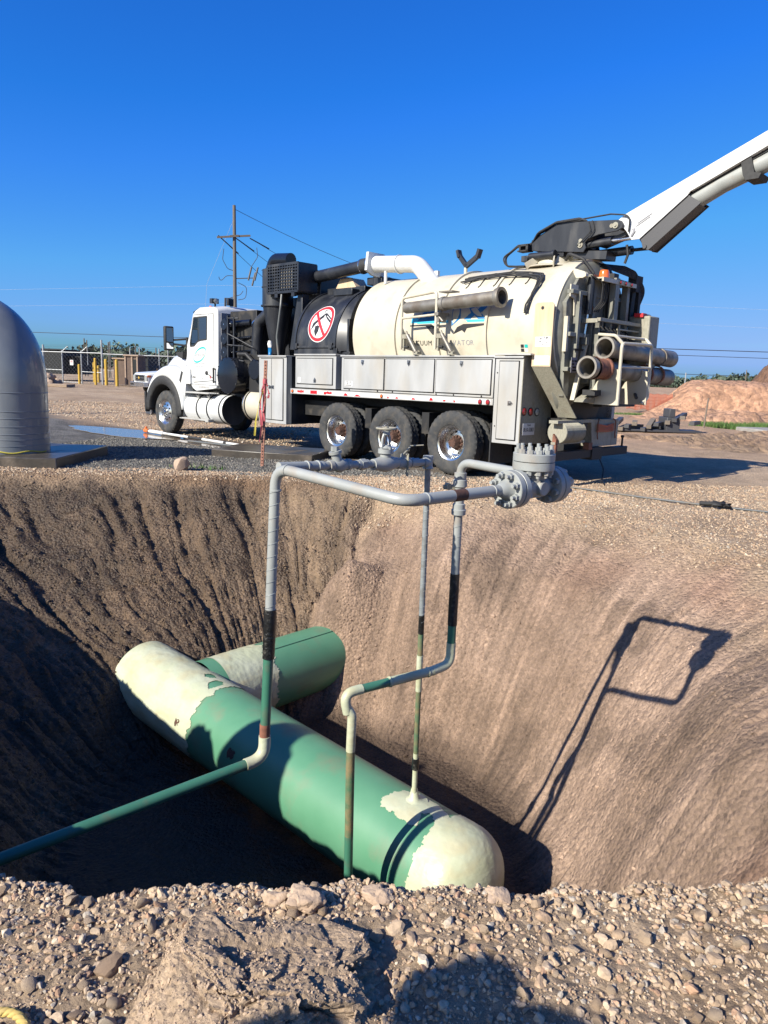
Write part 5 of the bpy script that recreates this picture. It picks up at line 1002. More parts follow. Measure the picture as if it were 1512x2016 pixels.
# branch line at the top with small valves
bd_ = (P_S-P_R1); bd_.z = 0; bd_.normalize(); B0 = P_R1+bd_*.05+Vector((0, 0, -.01)); LB = (P_S-P_R1).length; Bp = lambda t, dz=0: Vector((P_R1.x+bd_.x*t, P_R1.y+bd_.y*t, P_R1.z+(P_S.z-P_R1.z)*t/LB+dz))
run('branch_line', [Bp(.02), Bp(.34)], 'grey_paint', r_=PR-.002)
run('branch_line', [Bp(.34), Bp(LB-.02)], 'grey_paint', r_=.024)
weld(Bp(.22), bd_); weld(Bp(.3), bd_)
q = MB(); q.lathe([(-.085, .02), (-.085, .034), (-.06, .036), (-.05, .03), (0, .046), (.05, .03), (.06, .036), (.085, .034), (.085, .02)], Bp(.47), bd_, 18); q.lathe([(0, .030), (.05, .030), (.052, .040), (.068, .040)], Bp(.455, .02), Vector((-.25, -.1, 1)), 16); q.hexn(Bp(.455, .085)+Vector((-.018, 0, 0)), (0, 0, 1), .024, .028); q.build('check_valve', 'grey_paint', MF, smooth=35, org=MO)
q = MB(); q.lathe([(-.02, .036), (.02, .036)], Bp(.66), bd_, 6); q.lathe([(-.045, .029), (-.02, .03)], Bp(.66), bd_, 14); q.lathe([(.02, .03), (.045, .029)], Bp(.66), bd_, 14); q.build('pipe_union', 'grey_paint', MF, org=MO)
gv = Bp(.86); q = MB(); q.lathe([(-.11, .028), (-.11, .036), (-.08, .038), (-.05, .045), (0, .055), (.05, .045), (.11, .034), (.11, .028)], gv, bd_, 18); q.lathe([(.03, .034), (.05, .036), (.065, .036), (.067, .05), (.095, .05)], gv, (0, 0, 1), 20)
gvo = q.build('gate_valve', 'grey_paint', MF, smooth=35, org=MO)
q = MB()
for s in (-1, 1):
    e = bd_*s; q.tube([gv+e*.035+Vector((0, 0, .095)), gv+e*.032+Vector((0, 0, .16)), gv+e*.02+Vector((0, 0, .19))], .009, 6)
q.lathe([(.10, .04), (.11, .03), (.12, .016)], gv, (0, 0, 1), 14); q.lathe([(.185, .024), (.21, .022)], gv, (0, 0, 1), 12); q.tube([gv+Vector((0, 0, .1)), gv+Vector((0, 0, .235))], .007, 8); q.build('valve_yoke', 'grey_paint', gvo, org=MO)
q = MB(); hw = gv+Vector((0, 0, .225)); q.tube([hw+Vector((.062*math.cos(a), .062*math.sin(a), 0)) for a in [2*math.pi*k/24 for k in range(25)]], .0075, 8)
for k in range(4): a = math.pi/2*k+.4; q.tube([hw, hw+Vector((.062*math.cos(a), .062*math.sin(a), 0))], .005, 6)
q.lathe([(-.012, .014), (.012, .014)], hw, (0, 0, 1), 10); q.build('hand_wheel', 'worn_cream', gvo, smooth=50, org=MO)
for k in range(4):
    a = math.pi/2*k+.7; q = MB(); q.hexn(gv+Vector((.038*math.cos(a), .038*math.sin(a), .095)), (0, 0, 1), .009, .014); q.build('bolt', 'grey_paint', gvo, org=MO)
bv = Bp(1.02, 0); q = MB(); q.lathe([(-.06, .026), (-.055, .036), (-.02, .038), (0, .044), (.02, .038), (.055, .036), (.06, .026)], bv, bd_, 18); q.lathe([(.03, .018), (.06, .016)], bv, (0, 0, 1), 12); bvo = q.build('ball_valve', 'grey_paint', MF, smooth=35, org=MO)
sd_ = Vector((bd_.y, -bd_.x, 0)); q = MB(); q.obox(bv+Vector((0, 0, .062)), bv+sd_*.045+Vector((0, 0, .062)), .02, .005); q.obox(bv+sd_*.045+Vector((0, 0, .065)), bv+sd_*.05+Vector((-.005, 0, -.08)), .018, .006, bd_)
q.obox(bv+Vector((.0, -.03, .062)), bv+Vector((.05, -.02, .118)), .018, .005); q.obox(bv+Vector((.05, -.02, .118)), bv+Vector((.13, -.02, .125)), .02, .005); q.build('lever_handle', 'worn_cream', bvo, org=MO)
q = MB(); q.lathe([(-.04, .03), (.04, .03)], Bp(1.13), bd_, 8); q.lathe([(-.015, .033), (.02, .033)], Bp(1.10), bd_, 14); q.build('pipe_union', 'grey_paint', MF, org=MO)
q = MB(); q.lathe([(-.045, .036), (-.04, .038), (-.02, .032), (.0, .032), (.035, .036), (.045, .034)], P_S+Vector((0, 0, .0)), (0, 0, 1), 18); q.lathe([(-.05, .03), (-.03, .036), (0, .034), (.0, .01)], P_S+bd_*-.0, bd_, 18); q.build('tee_fitting', 'grey_paint', MF, smooth=35, org=MO)
# big flanged check valve
vc = P_mid+av*.98; ca = av
def flange(cen, dirv, lab=None):
    q = MB(); q.lathe([(-.085, PR), (-.08, PR+.004), (-.05, .046), (-.028, .055), (-.022, .062), (-.0215, .105), (-.018, .108), (.022, .108), (.024, .105), (.024, .07), (.032, .07), (.032, .001)], cen, dirv, 40)
    o = q.build('flange', 'grey_paint', cv, smooth=30, bevel=.0, org=MO); return o
q = MB(); q.tube([vc-ca*.16, vc+ca*.16], .05, 24); q.lathe([(-.09, .062), (-.05, .066), (.05, .066), (.09, .062)], vc, ca, 24); q.lathe([(-.05, .06), (.0, .062), (.085, .075), (.086, .09), (.1, .1)], vc, (0, 0, 1), 28)
pv = Vector((ca.y, -ca.x, 0)); q.lathe([(0, .045), (.085, .042), (.09, .036), (.09, .001)], vc, pv, 24); cv = q.build('check_valve', 'grey_paint', MF, smooth=35, org=MO, label='large flanged check valve with studded bonnet')
for sgn in (-1, 1):
    c0 = vc+ca*.205*sgn; f0 = flange(c0+ca*.033*sgn, -ca*sgn if False else ca*-sgn*-1)  if False else None
    q = MB(); D_ = ca*sgn    # outward
    q.lathe([(-.02, .1), (-.018, .106), (.018, .106), (.02, .103), (.02, .001)], vc+D_*.155, D_, 40); q.build('flange', 'grey_paint', cv, smooth=30, org=MO)
    q = MB(); q.lathe([(-.02, .001), (-.02, .103), (-.018, .106), (.018, .106), (.022, .102), (.022, .062), (.03, .055), (.055, .044), (.085, PR+.003), (.088, PR)], vc+D_*.203, D_, 40); q.build('flange', 'grey_paint', cv, smooth=30, org=MO)
    u_ = Vector((0, 0, 1)); v_ = D_.cross(u_).normalized(); bolt0 = None
    for k in range(8):
        a = 2*math.pi*(k+.5)/8; off = (u_*math.cos(a)+v_*math.sin(a))*.082; q = MB(); p = vc+off
        q.tube([p+D_*.11, p+D_*.272], .0105, 10); q.hexn(p+D_*.2255, D_, .0185, .022); q.hexn(p+D_*.11, D_, .0185, .022); q.build('stud_bolt', 'grey_paint', cv, smooth=25, org=MO)
bc = vc+Vector((0, 0, .0)); q = MB(); q.lathe([(.098, .05), (.098, .114), (.101, .117), (.143, .117), (.144, .115)], bc, (0, 0, 1), 48); q.build('bonnet', 'grey_paint', cv, smooth=30, org=MO)
q = MB(); q.lathe([(.143, .08), (.147, .08), (.147, .112), (.149, .117), (.189, .117), (.193, .113), (.193, .001)], bc, (0, 0, 1), 48); q.build('bonnet_cover', 'grey_paint', cv, smooth=30, org=MO)
for k in range(12):
    a = 2*math.pi*k/12+.1; off = Vector((math.cos(a), math.sin(a), 0))*.095; q = MB(); p = bc+off; q.tube([p+Vector((0, 0, .06)), p+Vector((0, 0, .238))], .0105, 10); q.hexn(p+Vector((0, 0, .1935)), (0, 0, 1), .0185, .022); q.hexn(p+Vector((0, 0, .075)), (0, 0, 1), .0185, .022); q.build('stud_bolt', 'grey_paint', cv, smooth=25, org=MO)
# ------------------------------------------------------------------ things around the pit
def gz(x, y): return float(height(np.array([x]), np.array([y]))[0])
def local_box(q, x0, x1, y0, y1, z0, z1, k=None): q.box(x0, x1, y0, y1, z0, z1, k)
# gooseneck vent pipe on its slab
gn = thing('vent_pipe', 'huge dark grey gooseneck pipe rising from a concrete slab at the left edge', 'pipe', (-6.08, 12.0, .16))
q = MB(); q.tube(fillet([(0, 0, 0), (0, 0, 2.0), (-1.9, 0, 2.0)], .92, 22), .56, 64); q.tube(fillet([(-1.8, 0, 2.0), (-2.0, 0, 2.0), (-2.0, 0, -.1)], .1, 8), .56, 48); q.build('pipe_body', 'steel_blue_paint', gn, smooth=50)
for z in (.12, .22, .30, .42, .55, .66, .95):
    q = MB(); q.lathe([(-.006, .561), (-.002, .566), (.002, .566), (.006, .561)], (0, 0, z), (.012*math.sin(z*40), 0, 1), 64, close=False); q.build('tape_wrap', 'steel_blue_paint', gn, smooth=60)
q = MB(); pts = [(.565*math.cos(a), .565*math.sin(a), .03+.015*math.sin(a*7)) for a in [R(-150+5*i) for i in range(30)]]; q.tube(pts, .012, 6); q.build('yellow_tape', 'tape_yellow', gn)
sb = MB(); sb.box(-9.2, -5.02, 11.2, 13.3, -.3, .16); o = sb.build('concrete_slab', 'dark_slab', None, bevel=.02, org=(-6.5, 12, 0)); o.location = (-6.5, 12, 0); tag(o, 'damp dark concrete slab under the gooseneck pipe beside the pit', 'slab')
# floodlight whose head just enters the frame on the left
fl = thing('flood_light', 'black floodlight head on a mast at the upper left edge', 'lamp', (-11.65, 20.0, -2.13)); fl.scale = (2.33, 2.33, 2.33)
q = MB(); q.tube([(-1.3, 0, .8), (-1.3, 0, 3.75)], .05, 10); q.tube([(-1.3, 0, 3.7), (-.16, 0, 3.42)], .03, 8); q.build('mast', 'galvanised', fl)
q = MB(); q.prism([(-.35, 3.50), (-.12, 3.46), (.005, 3.36), (-.03, 3.32), (-.12, 3.36), (-.35, 3.38)], lambda x, z: (x, -.12, z), lambda x, z: (x, .12, z)); q.build('lamp_head', 'black_rubber', fl, bevel=.01)
# marker post with ribbons
mp_ = thing('marker_post', 'rusty perforated steel marker post tied with pink and yellow ribbons', 'post', (-2.10, 12.50, -.05))
q = MB(); tp_ = Vector((.055, 0, 1.80)); q.obox((0, 0, 0), tp_, .052, .052, (0, 1, 0)); pb = q.build('post', 'post_rust', mp_, bevel=.004)
q = MB()
for i in range(34):
    c_ = tp_*((i+.5)/34); q.lathe([(0, .011), (.0015, .011), (.0015, .001)], c_+Vector((.0, -.026, 0)), (0, -1, 0), 8)
q.build('punched_holes', 'dark_hole', pb)['kind'] = 'stuff'
for (m_, p_, w_) in (('tape_pink', [(.05, -.03, 1.45), (.0, -.05, 1.3), (-.03, -.05, 1.0), (.0, -.06, .72), (-.04, -.05, .45)], .05), ('tape_pink', [(.05, -.03, 1.5), (.09, -.06, 1.4), (.12, -.05, 1.25), (.10, -.04, 1.18)], .04), ('tape_pink', [(.03, -.035, 1.40), (.05, -.05, 1.2), (.02, -.05, .95), (.04, -.05, .8)], .04), ('tape_yellow', [(.03, -.04, 1.35), (-.04, -.06, 1.1), (-.10, -.06, .8), (-.12, -.05, .55)], .035), ('tape_white', [(.05, -.04, 1.48), (.10, -.05, 1.35), (.07, -.05, 1.22)], .02)):
    q = MB(); pp = fillet(p_, .1, 4); vs = []
    for i, v in enumerate(pp): a = i*.9; vs += [v+Vector((math.cos(a), math.sin(a)*.5, 0))*w_/2, v-Vector((math.cos(a), math.sin(a)*.5, 0))*w_/2]
    q.add(vs, [(2*i, 2*i+1, 2*i+3, 2*i+2) for i in range(len(pp)-1)]); o = q.build('ribbon', m_, mp_, smooth=0); o.modifiers.new('solid', 'SOLIDIFY').thickness = .001
q = MB(); q.tube([(.045, -.03, 1.42), (.05, -.035, 1.5)], .038, 10); q.build('ribbon_knot', 'tape_pink', mp_)
# water, lance, plate
def sheet(name, poly, z, m, th_=.01):
    q = MB(); q.prism(poly, lambda x, y: (x, y, z-th_), lambda x, y: (x, y, z)); return q.build(name, m, None, smooth=0)
wm = bpy.data.materials.new('muddy_water'); wm.use_nodes = True; wb = wm.node_tree.nodes['Principled BSDF']; wb.inputs['Base Color'].default_value = (.16, .125, .09, 1); wb.inputs['Roughness'].default_value = .08; wb.inputs['Specular IOR Level'].default_value = .6
tn = wm.node_tree.nodes.new('ShaderNodeTexNoise'); tn.inputs['Scale'].default_value = 5; bp = wm.node_tree.nodes.new('ShaderNodeBump'); bp.inputs['Distance'].default_value = .004; wm.node_tree.links.new(tn.outputs[0], bp.inputs['Height']); wm.node_tree.links.new(bp.outputs[0], wb.inputs['Normal']); MATS['muddy_water'] = wm
def wobble(cx, cy, rx, ry, rot, n=64, s=0, amp=.18):
    out = []
    for i in range(n):
        a = 2*math.pi*i/n; r_ = 1+amp*float(noise(math.cos(a)*2.2, math.sin(a)*2.2, 0, 400+s))+.3*amp*float(noise(math.cos(a)*7, math.sin(a)*7, 0, 401+s)); x, y = math.cos(a)*rx*r_, math.sin(a)*ry*r_; c_, s_ = math.cos(rot), math.sin(rot); out.append((cx+x*c_-y*s_, cy+x*s_+y*c_))
    return out
pud = sheet('puddle', wobble(-6.55, 18.35, 2.3, .75, -.66), -.045, 'muddy_water'); tag(pud, 'long muddy puddle in front of the truck cab', None, kind='structure')
pud2 = sheet('puddle', wobble(-3.6, 15.7, 1.6, .28, -.78, s=3), -.03, 'muddy_water'); tag(pud2, 'narrow wet puddle along the lance beside the truck', None, kind='structure')
fw2 = sheet('water', wobble(-1.35, 4.6, .9, .5, .2, s=7), -2.50, 'muddy_water', .02); tag(fw2, 'shallow muddy water on the shaded pit floor', None, kind='structure')
ln = thing('lance', 'long pale digging lance lying in the puddle with an orange tip', 'lance', (-5.98, 18.4, -.02))
a, b = Vector((0, 0, .03)), Vector((3.45, -3.55, .06)); d = (b-a).normalized(); q = MB(); q.tube([a+d*.12, b], .028, 12, k=0); q.tube([a+d*2.1, a+d*2.7], .034, 12, k=1); q.tube([a+d*3.6, a+d*3.7], .036, 12, k=1); q.tube([a+d*.2, a+d*.9], .045, 12, k=0); q.build('lance_tube', ['white_plastic', 'black_rubber'], ln)
q = MB(); q.tube([a-d*.06, a+d*.14], .05, 12); q.tube([a+Vector((0, 0, -.02)), a+Vector((0, 0, .1))], .03, 8); q.build('lance_tip', 'orange_paint', ln)
ln2 = MB(); ln2.tube([(-4.3, 16.05, .02), (-2.6, 14.75, .05)], .02, 10); o = ln2.build('hose', 'hose_grey', None); tag(o, 'short dark hose lying beside the pale lance', 'hose')
q = MB(); q.box(-1.0, 1.0, -.62, .62, -.1, .11); o = q.build('timber_mat', 'dark_slab', None, bevel=.015); o.location = (-2.15, 14.15, .0); o.rotation_euler = (0, 0, R(-14)); tag(o, 'wet dark mat lying behind the marker post', 'mat')
def rockmesh(name, r_, sub=3, amp=.25, sq=(1, 1, 1), s=0, m='rock'):
    bm = bmesh.new(); bmesh.ops.create_icosphere(bm, subdivisions=sub, radius=1)
    co = np.array([v.co[:] for v in bm.verts]); f = 1+amp*fbm(co[:, 0]*1.4+s, co[:, 1]*1.4, co[:, 2]*1.4, 3, 500+s); co = co*f[:, None]
    # chop a few facets
    rg = np.random.default_rng(s+1)
    for k in range(9):
        n = rg.normal(size=3); n /= np.linalg.norm(n); dd = co@n; lim = rg.uniform(.62, .9); co -= np.where(dd > lim, dd-lim, 0)[:, None]*n*.85
    co *= np.array(sq)*r_
    for v, c_ in zip(bm.verts, co): v.co = c_
    me = bpy.data.meshes.new(name); bm.to_mesh(me); bm.free(); me.polygons.foreach_set('use_smooth', [True]*len(me.polygons)); me.set_sharp_from_angle(angle=R(28)); me.materials.append(MATS[m]); return me
mat('rock', (.46, .34, .25), .9, col2=(.36, .26, .19), scale=9, bump=.006, bscale=25)
o = bpy.data.objects.new('rock', rockmesh('rock', .14, s=3)); C.objects.link(o); o.location = (-3.22, 11.55, .09); tag(o, 'single pale rock sitting on the far rim of the pit', 'rock')
# cable on the right with a dark strap
cb_ = MB(); cb_.tube(fillet([(2.2, 11.3, .02), (2.85, 11.0, .02), (3.6, 10.3, .02), (4.25, 9.78, .025), (4.6, 9.6, .02), (5.0, 9.38, .02), (6.2, 8.9, .02)], .5, 6), .013, 8); o = cb_.build('cable', 'hose_grey', None, smooth=60); tag(o, 'thin grey cable lying across the gravel on the right', 'cable')
st = thing('strap', 'crumpled black webbing strap lying on the gravel across the cable', 'strap', (4.45, 9.62, .02))
rr = random.Random(4)
for j in range(6):
    a = rr.uniform(0, 6.28); pp = [Vector((-.17+.34*rr.random(), -.1+.2*rr.random(), .02+.05*rr.random())) for _ in range(4)]; pp = fillet(pp, .06, 4); q = MB(); vs = []
    for i, v in enumerate(pp): s2 = Vector((math.sin(a+i*.3)*.02, .012, .018*math.cos(i*.5))); vs += [v+s2, v-s2]
    q.add(vs, [(2*i, 2*i+1, 2*i+3, 2*i+2) for i in range(len(pp)-1)]); o = q.build('webbing', 'black_rubber', st, smooth=60); o.modifiers.new('solid', 'SOLIDIFY').thickness = .006
q = MB(); q.tube([(-.25, .12, .03), (-.05, .06, .04)], .03, 10); q.build('strap_handle', 'black_rubber', st)
# ---- right-hand field: berm, spoil heap, mats, stakes
def heap(name, cx, cy, sx, sy, hgt, colr, n=150, label=None, cat=None, s=0, rough=.16, kind='structure', rot=0., flat=.5, z0=-.05):
    u = np.linspace(-1.15, 1.15, n); U, V_ = np.meshgrid(u, u, indexing='ij'); r_ = np.sqrt(U**2+V_**2)+.14*fbm(U*2.2, V_*2.2, s, 3, 600+s)
    h = 1-sstep(flat, 1.0, r_); c_, s_ = math.cos(rot), math.sin(rot); Xh = cx+(U*sx)*c_-(V_*sy)*s_; Yh = cy+(U*sx)*s_+(V_*sy)*c_
    zz = h*hgt*(1+.12*fbm(U*3, V_*3, s+2, 3, 610+s)) + np.sqrt(h)*rough*fbm(Xh*1.6, Yh*1.6, s, 5, 620+s)+z0-.25*(h <= 0)
    P_ = np.c_[Xh.ravel(), Yh.ravel(), zz.ravel()]; i = np.arange(n-1)[:, None]; j = np.arange(n-1)[None]; F = np.stack([i*n+j, (i+1)*n+j, (i+1)*n+j+1, i*n+j+1], -1).reshape(-1, 4)
    v = 1+.22*fbm(P_[:, 0]*1.1, P_[:, 1]*1.1, P_[:, 2]*2, 4, 630+s); col = np.clip(np.array(colr)[None]*v[:, None], .01, .9)
    o = grid_mesh(name, P_, F, col, np.zeros(len(P_)), MATS['soil_far']); o['kind'] = kind; 
    if label: o['label'] = label
    return o
soil_mat('soil_far', .12)
heap('berm', 27.5, 42.5, 14, 7.5, 1.75, (.44, .25, .155), label='orange clay berm on the right behind the truck', s=1, rot=.05, flat=.72, rough=.07)
heap('berm', 15.2, 34.5, 4.2, 2.2, .38, (.40, .235, .15), n=90, label='low orange clay hump behind the tube rack', s=4)
heap('spoil_heap', 30.6, 50.0, 8.6, 7, 6.0, (.17, .095, .06), label='dark brown spoil heap at the right edge', s=2, rough=.35, flat=.12)
sf = thing('snow_fence', 'orange plastic barrier netting strung below the berm', 'fence', (16.0, 42, 0))
for k, (x0, x1, y0, y1, zt) in enumerate(((-2.6, -.1, 0, -.2, 1.0), (4.5, 18, -2.2, -2.4, 1.72))):
    q = MB(); n = 24
    zb = zt-.85 if k == 0 else zt-.26
    top = [(x0+(x1-x0)*i/n, y0+(y1-y0)*i/n, zt+.03*math.sin(i*1.7)) for i in range(n+1)]; bot = [(p[0]+.03*math.sin(i*2), p[1], zb+.05*math.sin(i*.9)) for i, p in enumerate(top)]
    for row in range(6):
        f_ = row/5; pr = [Vector(top[i])*(1-f_)+Vector(bot[i])*f_ for i in range(n+1)]; q.tube(pr, .014, 3)
    for i in range(n*4):
        f_ = i/(n*4)*n; a_ = int(f_); f_ -= a_; q.tube([Vector(top[a_])*(1-f_)+Vector(top[a_+1])*f_, Vector(bot[a_])*(1-f_)+Vector(bot[a_+1])*f_], .011, 3)
    q.build('netting', 'orange_net', sf, smooth=0)
q = MB(); q.tube([(-.1, -.2, -.1), (-.1, -.2, 1.15)], .03, 6); q.build('fence_stake', 'weathered_wood', sf)
def stake(x, y, h, m, label, lean=.0, r_=.03, z=None):
    q = MB(); q.tube([(0, 0, -.2), (lean, 0, h)], r_, 8); o = q.build('stake', m, None); o.location = (x, y, z if z is not None else gz(x, y)); return tag(o, label, 'stake')
stake(11.6, 27.3, 1.08, 'weathered_wood', 'thin dark stake standing in front of the orange berm', .06, .028)
# crawler tracks pressed into the dirt on the right
def tracks():
    n = 180; u = np.linspace(-1, 1, n); U, V_ = np.meshgrid(u, u, indexing='ij'); cx, cy = 11.2, 22.0; d0 = (.84, .54); d1 = (-.54, .84)
    a = U*5.2; b = V_*2.6; Xt = cx+a*d0[0]+b*d1[0]; Yt = cy+a*d0[1]+b*d1[1]; bb = b+.12*noise(Xt*.5, Yt*.5, 0, 641)+.05*noise(Xt*2, Yt*2, 0, 642)
    edge = (1-sstep(.7, 1, np.abs(V_)+.15*noise(Xt, Yt, 0, 643)))*(1-sstep(.75, 1, np.abs(U)+.2*noise(Xt*1.2, Yt*1.2, 0, 644)))
    ridge = np.abs(np.sin(bb*math.pi/.62)); z = edge*(.13*(1-ridge)**1.5*(.6+.6*noise(Xt*.8, Yt*.8, 0, 645))+.02*fbm(Xt*5, Yt*5, 0, 3, 646))+.035*edge-.03
    P_ = np.c_[Xt.ravel(), Yt.ravel(), (height(Xt, Yt)+z).ravel()]; i_ = np.arange(n-1)[:, None]; j_ = np.arange(n-1)[None]; F = np.stack([i_*n+j_, (i_+1)*n+j_, (i_+1)*n+j_+1, i_*n+j_+1], -1).reshape(-1, 4); col = albedo(P_[:, 0], P_[:, 1], P_[:, 2])[0]*(1+.12*fbm(P_[:, 0]*4, P_[:, 1]*4, 0, 3, 647))[:, None]
    o = grid_mesh('dirt_tracks', P_, F, np.clip(col, .02, .8), np.zeros(len(P_)), MATS['soil_far']); o['kind'] = 'structure'; o['label'] = 'ridged crawler tracks pressed into the pale dirt on the right'
tracks()
o = MB(); o.box(-2.2, 2.2, -.9, .9, -.1, .12); o = o.build('concrete_pad', 'concrete', None, bevel=.03); o.location = (15.3, 27.2, 0); o.rotation_euler = (0, 0, .15); tag(o, 'pale concrete pad at the right edge beside the grass', 'pad')
# grass patch (blades)
def grass(name, cx, cy, rx, ry, n, h, label):
    a = RNG.uniform(0, 2*np.pi, n); r_ = np.sqrt(RNG.uniform(0, 1, n)); x = cx+np.cos(a)*r_*rx; y = cy+np.sin(a)*r_*ry; hh = h*RNG.uniform(.4, 1.2, n)*(1.1-r_*.5); dx = RNG.normal(0, .35, n)*hh; dy = RNG.normal(0, .35, n)*hh; w_ = RNG.uniform(.01, .02, n); th_ = RNG.uniform(0, 3.14, n)
    z = height(x, y)-.02; A = np.c_[x-np.cos(th_)*w_, y-np.sin(th_)*w_, z]; B = np.c_[x+np.cos(th_)*w_, y+np.sin(th_)*w_, z]; T_ = np.c_[x+dx, y+dy, z+hh]
    V_ = np.stack([A, B, T_], 1).reshape(-1, 3); F = np.arange(3*n).reshape(-1, 3); g_ = RNG.uniform(.7, 1.3, n); base = np.array([.06, .13, .025]); colr = np.repeat(base[None]*g_[:, None]*np.c_[RNG.uniform(.8, 1.5, n), np.ones(n), np.ones(n)], 3, 0)
    o = grid_mesh(name, V_, F, colr, None, MATS['leaf'], False); o['kind'] = 'stuff'; o['label'] = label; return o
mat('leaf', (.06, .12, .03), .7, attr='col')
grass('grass', 14.6, 28.6, 3.0, .9, 9000, .30, 'patch of fresh green grass at the right edge')
grass('grass', 13.5, 37.0, 2.6, .5, 2500, .16, 'thin green weeds at the foot of the berm')
grass('grass', -3.0, 11.9, .5, .15, 60, .14, 'few dry blades near the marker post')
# dark skids / pallets beyond the tube rack
pk = thing('pallet_stack', 'dark stack of steel skids and timbers behind the tube rack', 'pallets', (8.6, 25.2, 0))
rr = random.Random(8)
for i in range(13):
    x = -1.6+.25*i+rr.uniform(-.1, .1); z = .08+.09*(i % 3)+(.25 if i > 8 else 0); q = MB(); q.obox((x, -.5, z), (x+rr.uniform(.3, .9), .4, z+rr.uniform(-.05, .2)), .16, .12); q.build('timber', 'weathered_wood' if i % 2 else 'chassis_grey', pk)
q = MB(); q.box(.7, 1.15, -.4, .4, .0, .5); q.box(.8, 1.0, -.3, .3, .5, .78); q.box(-2.0, 1.9, -.45, .45, .0, .08); q.build('skid', 'chassis_grey', pk, bevel=.02)
# fence line to the right and white sign
fr_ = thing('wire_fence', 'far wire fence running behind the berm on the right', 'fence', (24, 62, 0))
for i in range(9): x = -12+6.2*i; q = MB(); q.tube([(x, 0, -.2), (x, 0, 2.55)], .05, 8); q.build('fence_post', 'galvanised', fr_)
for z in (2.4, 3.9) : q = MB(); q.tube([(-60, 0, z+.05), (60, 0, z)], .022, 5); q.build('fence_wire', 'wire', fr_)
sg = thing('white_sign', 'white board sign on a thin post beside the spoil heap', 'sign', (28.3, 60, 0))
q = MB(); q.tube([(0.1, 0, 0), (.1, 0, 2.9)], .035, 8); q.build('sign_post', 'weathered_wood', sg); q = MB(); q.box(-.42, .42, -.08, -.05, 1.35, 2.0); q.build('sign_board', 'sign_white', sg)
# ---- left background: fence with gate arms, bollards, enclosures, pickup
gzf = .1
cf = thing('chain_fence', 'galvanised chain-link fence with barbed wire at the far left', 'fence', (-24, 58, gzf))
def fp(px, D, x0=-24, y0=58): return ((px-756+0)/1456*D*1.0 - x0)
posts = [(87.5, 60, 2.75, 1), (124, 59.3, 2.35, 2), (161.5, 58.6, 2.35, 3), (202, 58, 3.2, 1)]
P3 = []
for px, D, h, k in posts:
    r_ = fw+rt*((px-756)/1456)+up*((1008-745)/1456); x = r_.x/r_.y*D; P3.append(Vector((x+24, D-58, 0)))
for (px, D, h, k), p in zip(posts, P3):
    q = MB(); q.tube([p+Vector((0, 0, -.3)), p+Vector((0, 0, h+.1))], .07 if k == 1 else .05, 10)
    if k == 2: q.tube([p+Vector((0, 0, h)), p+Vector((.5, 0, h+.42))], .035, 6)
    if k == 3: q.tube([p+Vector((0, 0, h)), p+Vector((.5, 0, h+.42))], .035, 6); q.tube([p+Vector((.5, 0, h-1)), p+Vector((.5, 0, h+.42))], .03, 6)
    q.build('fence_post', 'galvanised', cf, smooth=40)
def rail(a, b, z0, z1, r_=.03, m='galvanised', nm='fence_rail'): q = MB(); q.tube([a+Vector((0, 0, z0)), b+Vector((0, 0, z1))], r_, 6); q.build(nm, m, cf, smooth=40)
Lx = P3[0]+Vector((-4, .4, 0)); Rx = P3[3]+Vector((14, -1.2, 0))
rail(Lx, P3[3], 2.3, 2.3, .035); rail(P3[3], Rx, 2.25, 2.2, .035); rail(P3[0]+Vector((-1.5, 0, 0)), P3[1], .95, .92); rail(P3[2], P3[3], .85, .82); rail(P3[3], Rx, 1.0, .9, .012); rail(P3[1], P3[2], .0, .0, .03)
for i in range(4): rail(P3[0], P3[3]+Vector((0, 0, .1)), 2.45+.12*i, 2.45+.12*i, .008, 'wire', 'barbed_wire'); rail(P3[3], Rx, 2.5+.13*i, 2.35+.13*i, .008, 'wire', 'barbed_wire')
for k in range(6):
    p = P3[3]+Vector((2.0+2.2*k, .5+.2*k, 0)); q = MB(); q.tube([p, p+Vector((0, 0, 2.8))], .045, 8); q.tube([p+Vector((.25, 1.5, 0)), p+Vector((.25, 1.5, 2.9))], .045, 8)
    if k == 3: q.tube([p+Vector((-.1, 0, 2.9)), p+Vector((.5, 0, 2.3)), p+Vector((.5, 0, 0))], .04, 6)
    q.build('fence_post', 'galvanised', cf, smooth=40)
# chain-link mesh as thin diagonal wires
q = MB()
def link(a, b, h, s_=.32):
    L = (b-a).length; d = (b-a)/L; n = int(L/s_)
    for i in range(-int(h/s_), n):
        for sg_ in (1, -1):
            u0, u1 = i*s_, i*s_+h; z0, z1 = (0, h) if sg_ == 1 else (h, 0)
            if u1 < 0 or u0 > L: continue
            t0 = max(0, -u0)/h; t1 = min(1, (L-u0)/h)
            pa = a+d*(u0+(u1-u0)*t0)+Vector((0, 0, z0+(z1-z0)*t0)); pb_ = a+d*(u0+(u1-u0)*t1)+Vector((0, 0, z0+(z1-z0)*t1)); q.tube([pa, pb_], .005, 3, caps=False)
link(Lx, P3[3], 2.3); link(P3[3], Rx, 2.2); q.build('chain_link', 'galvanised', cf, smooth=0)['kind'] = 'stuff'
def px3(px, D, z=0):   # ground position seen at image column px, at distance D
    r_ = fw+rt*((px-756)/1456)+up*((1008-735)/1456); return Vector((r_.x/r_.y*D, D, z))
